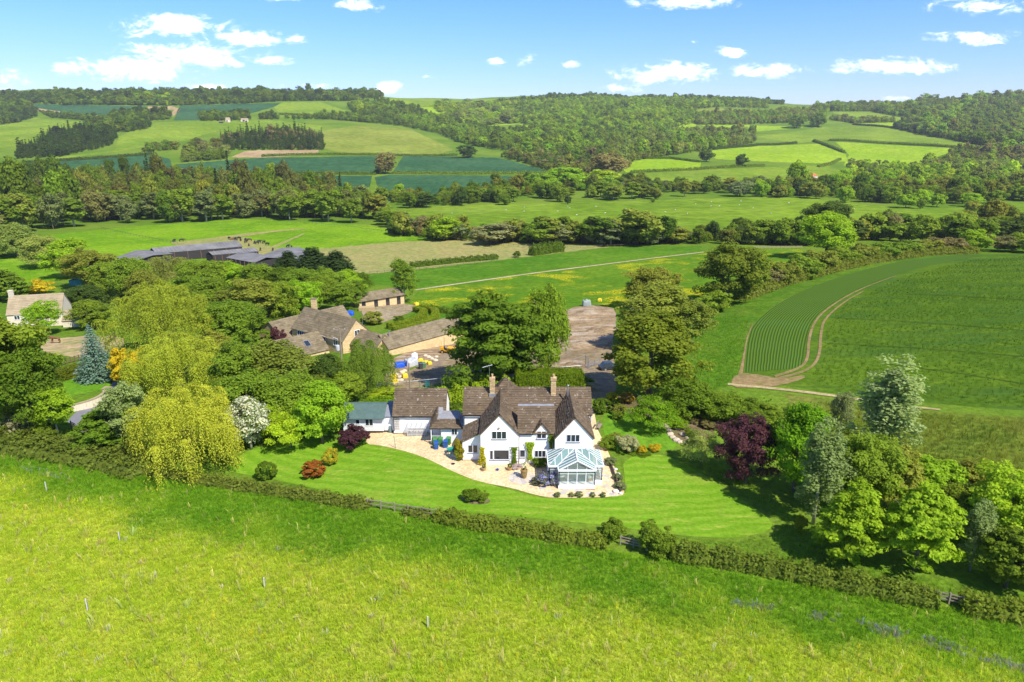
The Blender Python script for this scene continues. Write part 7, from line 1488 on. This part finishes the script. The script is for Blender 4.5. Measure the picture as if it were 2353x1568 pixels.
def mead_t(p, idx, n):
    d = p[:, 0]*MEADOW_LINE[0]+p[:, 1]*MEADOW_LINE[1]-MEADOW_LINE[2]; f = np.clip((d+5*fbm(p, .25)+2.5)/5, 0, 1)[:, None]; k = np.clip(.5+.5*fbm(p, .45, 3)+rng.normal(size=n)*.2, 0, 1)[:, None]
    y = (1-k)*np.array([.305, .42, .018])+k*np.array([.46, .495, .05]); l = (1-k)*np.array([.105, .24, .010])+k*np.array([.165, .30, .017]); t = y*(1-f)+l*f
    pale = (idx == 2)[:, None]*(rng.uniform(0, 1, (n, 1)) < .55-.35*f); t = np.where(pale, np.array([.50, .46, .15])*rng.uniform(.7, 1.15, (n, 1)), t); return t*rng.uniform(.82, 1.2, (n, 1))
grass([(-260,1090),(0,1042),(200,1072),(400,1110),(620,1140),(850,1172),(1000,1202),(1200,1240),(1400,1268),(1560,1298),(1760,1335),(2000,1370),(2190,1400),(2353,1424),(2700,1500),(2700,1640),(-260,1640)], .36, 'tall meadow grass of the near field, yellow with seed heads', mead_t, .78, 'meadow_grass', (.34, .36, .12, .18))
fl_t = lambda c, j=.2: (lambda p, idx, n: np.array(c)*rng.uniform(1-j, 1+j, (n, 3)))
grass(ribbon([(1680,1388,8),(1800,1402,14),(1930,1425,16),(2080,1462,18),(2240,1505,18),(2420,1560,14)]), .27, 'bluebells in a drift across the lower right meadow', fl_t((.30, .29, .40), .3), .65, 'bluebells', (.3, .3, .1, .3), lambda p: fbm(p, .8)+rng.uniform(-.5, .5, len(p)) > -.02)
grass([(40,1075),(70,1072),(150,1090),(170,1105),(100,1098)], .3, 'small drift of bluebells at the left of the meadow', fl_t((.30, .30, .40)), .5, 'bluebells', (.3, .3, .1, .3), lambda p: rng.uniform(0, 1, len(p)) < .5)
grass([(-260,1090),(0,1120),(500,1210),(1176,1330),(1800,1450),(2700,1640),(-260,1640)], 1.3, 'yellow buttercups dotted through the near meadow', fl_t((.62, .50, .02), .1), .55, 'buttercups', (.3, .2, .2, .3), lambda p: fbm(p, .3, 8)+rng.uniform(-.4, .4, len(p)) > .1)
grass([(-260,1110),(0,1130),(500,1230),(1176,1350),(1800,1470),(2600,1640),(-260,1640)], 1.9, 'pale dead stalks standing in the near meadow', fl_t((.46, .42, .16), .2), 1.25, 'dry_stalks', (.1, .1, .75, .05), lambda p: fbm(p, .35, 5)+rng.uniform(-.5, .5, len(p)) > .15)
grass([(-260,1110),(0,1130),(500,1230),(1176,1350),(1800,1470),(2600,1640),(-260,1640)], 3.4, 'pale flower heads of cow parsley scattered in the near meadow', fl_t((.52, .46, .38), .12), 1.0, 'cow_parsley', (.0, .3, .1, .6), lambda p: rng.uniform(0, 1, len(p)) < .35)
lush = lambda p, idx, n: (np.array([.12, .235, .012])+np.clip(.5+.5*fbm(p, .5), 0, 1)[:, None]*np.array([.06, .09, .012]))*rng.uniform(.85, 1.15, (n, 1))
grass([(1010,1192),(1200,1205),(1400,1225),(1560,1245),(1700,1245),(1790,1222),(1790,1190),(1700,1130),(1640,1090),(1600,1060),(1700,1100),(1800,1160),(1900,1230),(2000,1300),(2250,1360),(2353,1390),(2353,1412),(2190,1385),(2000,1350),(1760,1312),(1540,1270),(1390,1250)], .45, 'longer uncut grass round the right end of the lawn', lush, .6, 'long_grass', (.4, .4, .05, .15))
rough = lambda p, idx, n: (np.array([.10, .15, .018])+np.clip(.5+.6*fbm(p, .3), 0, 1)[:, None]*np.array([.13, .08, .02]))*rng.uniform(.8, 1.2, (n, 1))
grass([(1880,925),(2000,940),(2160,955),(2353,970),(2480,985),(2480,1180),(2300,1120),(2100,1080),(1950,1040)], .75, 'coarse tussocky grass of the rough right meadow', rough, 1.1, 'rough_grass', (.4, .2, .25, .15))
grass([(1565,895),(1580,810),(1620,740),(1700,720),(1722,745),(1712,780),(1702,850),(1670,880),(1640,900)], .9, 'tall lush grass beside the barley field', lush, 1.0, 'long_grass', (.5, .25, .1, .15))
barley = lambda p, idx, n: (np.array([.072, .138, .010])+np.clip(.5+.5*np.sin(p[:, 1]*.42+.7*np.sin(p[:, 0]*.03)+fbm(p, .05)), 0, 1)[:, None]*np.array([.05, .06, .008]))*rng.uniform(.85, 1.15, (n, 1))
grass([(1900,740),(1945,700),(2070,640),(2220,600),(2353,590),(2520,586),(2520,960),(2353,938),(2200,925),(2000,908),(1890,890),(1860,862),(1890,830)], 1.15, 'young barley standing over the right hand field', barley, .95, 'barley_crop', (.6, .2, .05, .15))
mound_mat = bpy.data.materials['spoil']
for i, (u, v, r, h, lb) in enumerate([(1340,722,6.5,.9,'low brown spoil mound at the far end of the cleared yard'),(1300,735,4.0,.7,'small spoil mound at the left of the cleared yard'),(1385,760,4.5,.8,'spoil mound by the pale olive tree'),(1330,790,5.0,.6,'flattened heap of brown earth in the cleared yard'),(1310,838,3.5,.5,'low earth heap by the loose fence panels'),(1070,785,3.2,.8,'rubble bank under the long stone wing')]):
    p_ = P(u, v); rr = random.Random(i); n_ = 22; vs, fs = [], []
    for a in range(n_+1):
        for b in range(n_+1):
            x, y = (a/n_-.5)*2, (b/n_-.5)*2; q_ = math.hypot(x, y); z_ = max(0, 1-q_*q_)**1.3*(1+.35*math.sin(x*6+i)*math.cos(y*5+i))+rr.uniform(-.05, .05)*(q_ < 1); gx_, gy_ = p_.x+x*r, p_.y+y*r*1.5; vs.append((gx_, gy_, float(zt(gx_, gy_))-.05+h*z_-(.3 if q_ >= 1 else 0)))
    for a in range(n_):
        for b in range(n_): fs.append((a*(n_+1)+b, (a+1)*(n_+1)+b, (a+1)*(n_+1)+b+1, a*(n_+1)+b+1))
    me = bpy.data.meshes.new('earth_mound'); me.from_pydata(vs, [], fs); me.polygons.foreach_set('use_smooth', [True]*len(me.polygons)); tag(mk('earth_mound', me, None, mound_mat), lb, 'mound')
# ------------------------------------------------------------------ the light spring haze over the valley
hz_ = MB(); hz_.box(-7600, -330, -140, 7600, 11000, 330); ho = hz_.build('haze'); tag(ho, kind='stuff')
hm_ = bpy.data.materials.new('haze'); hm_.use_nodes = True; N = NT(hm_.node_tree); pv = N.n('ShaderNodeVolumePrincipled')
pv.inputs['Color'].default_value = (.90, .94, .95, 1); pv.inputs['Density'].default_value = 0.00005; pv.inputs['Anisotropy'].default_value = 0.1
oo = N.n('ShaderNodeOutputMaterial'); N.t.links.new(pv.outputs[0], oo.inputs['Volume']); ho.data.materials.append(hm_)
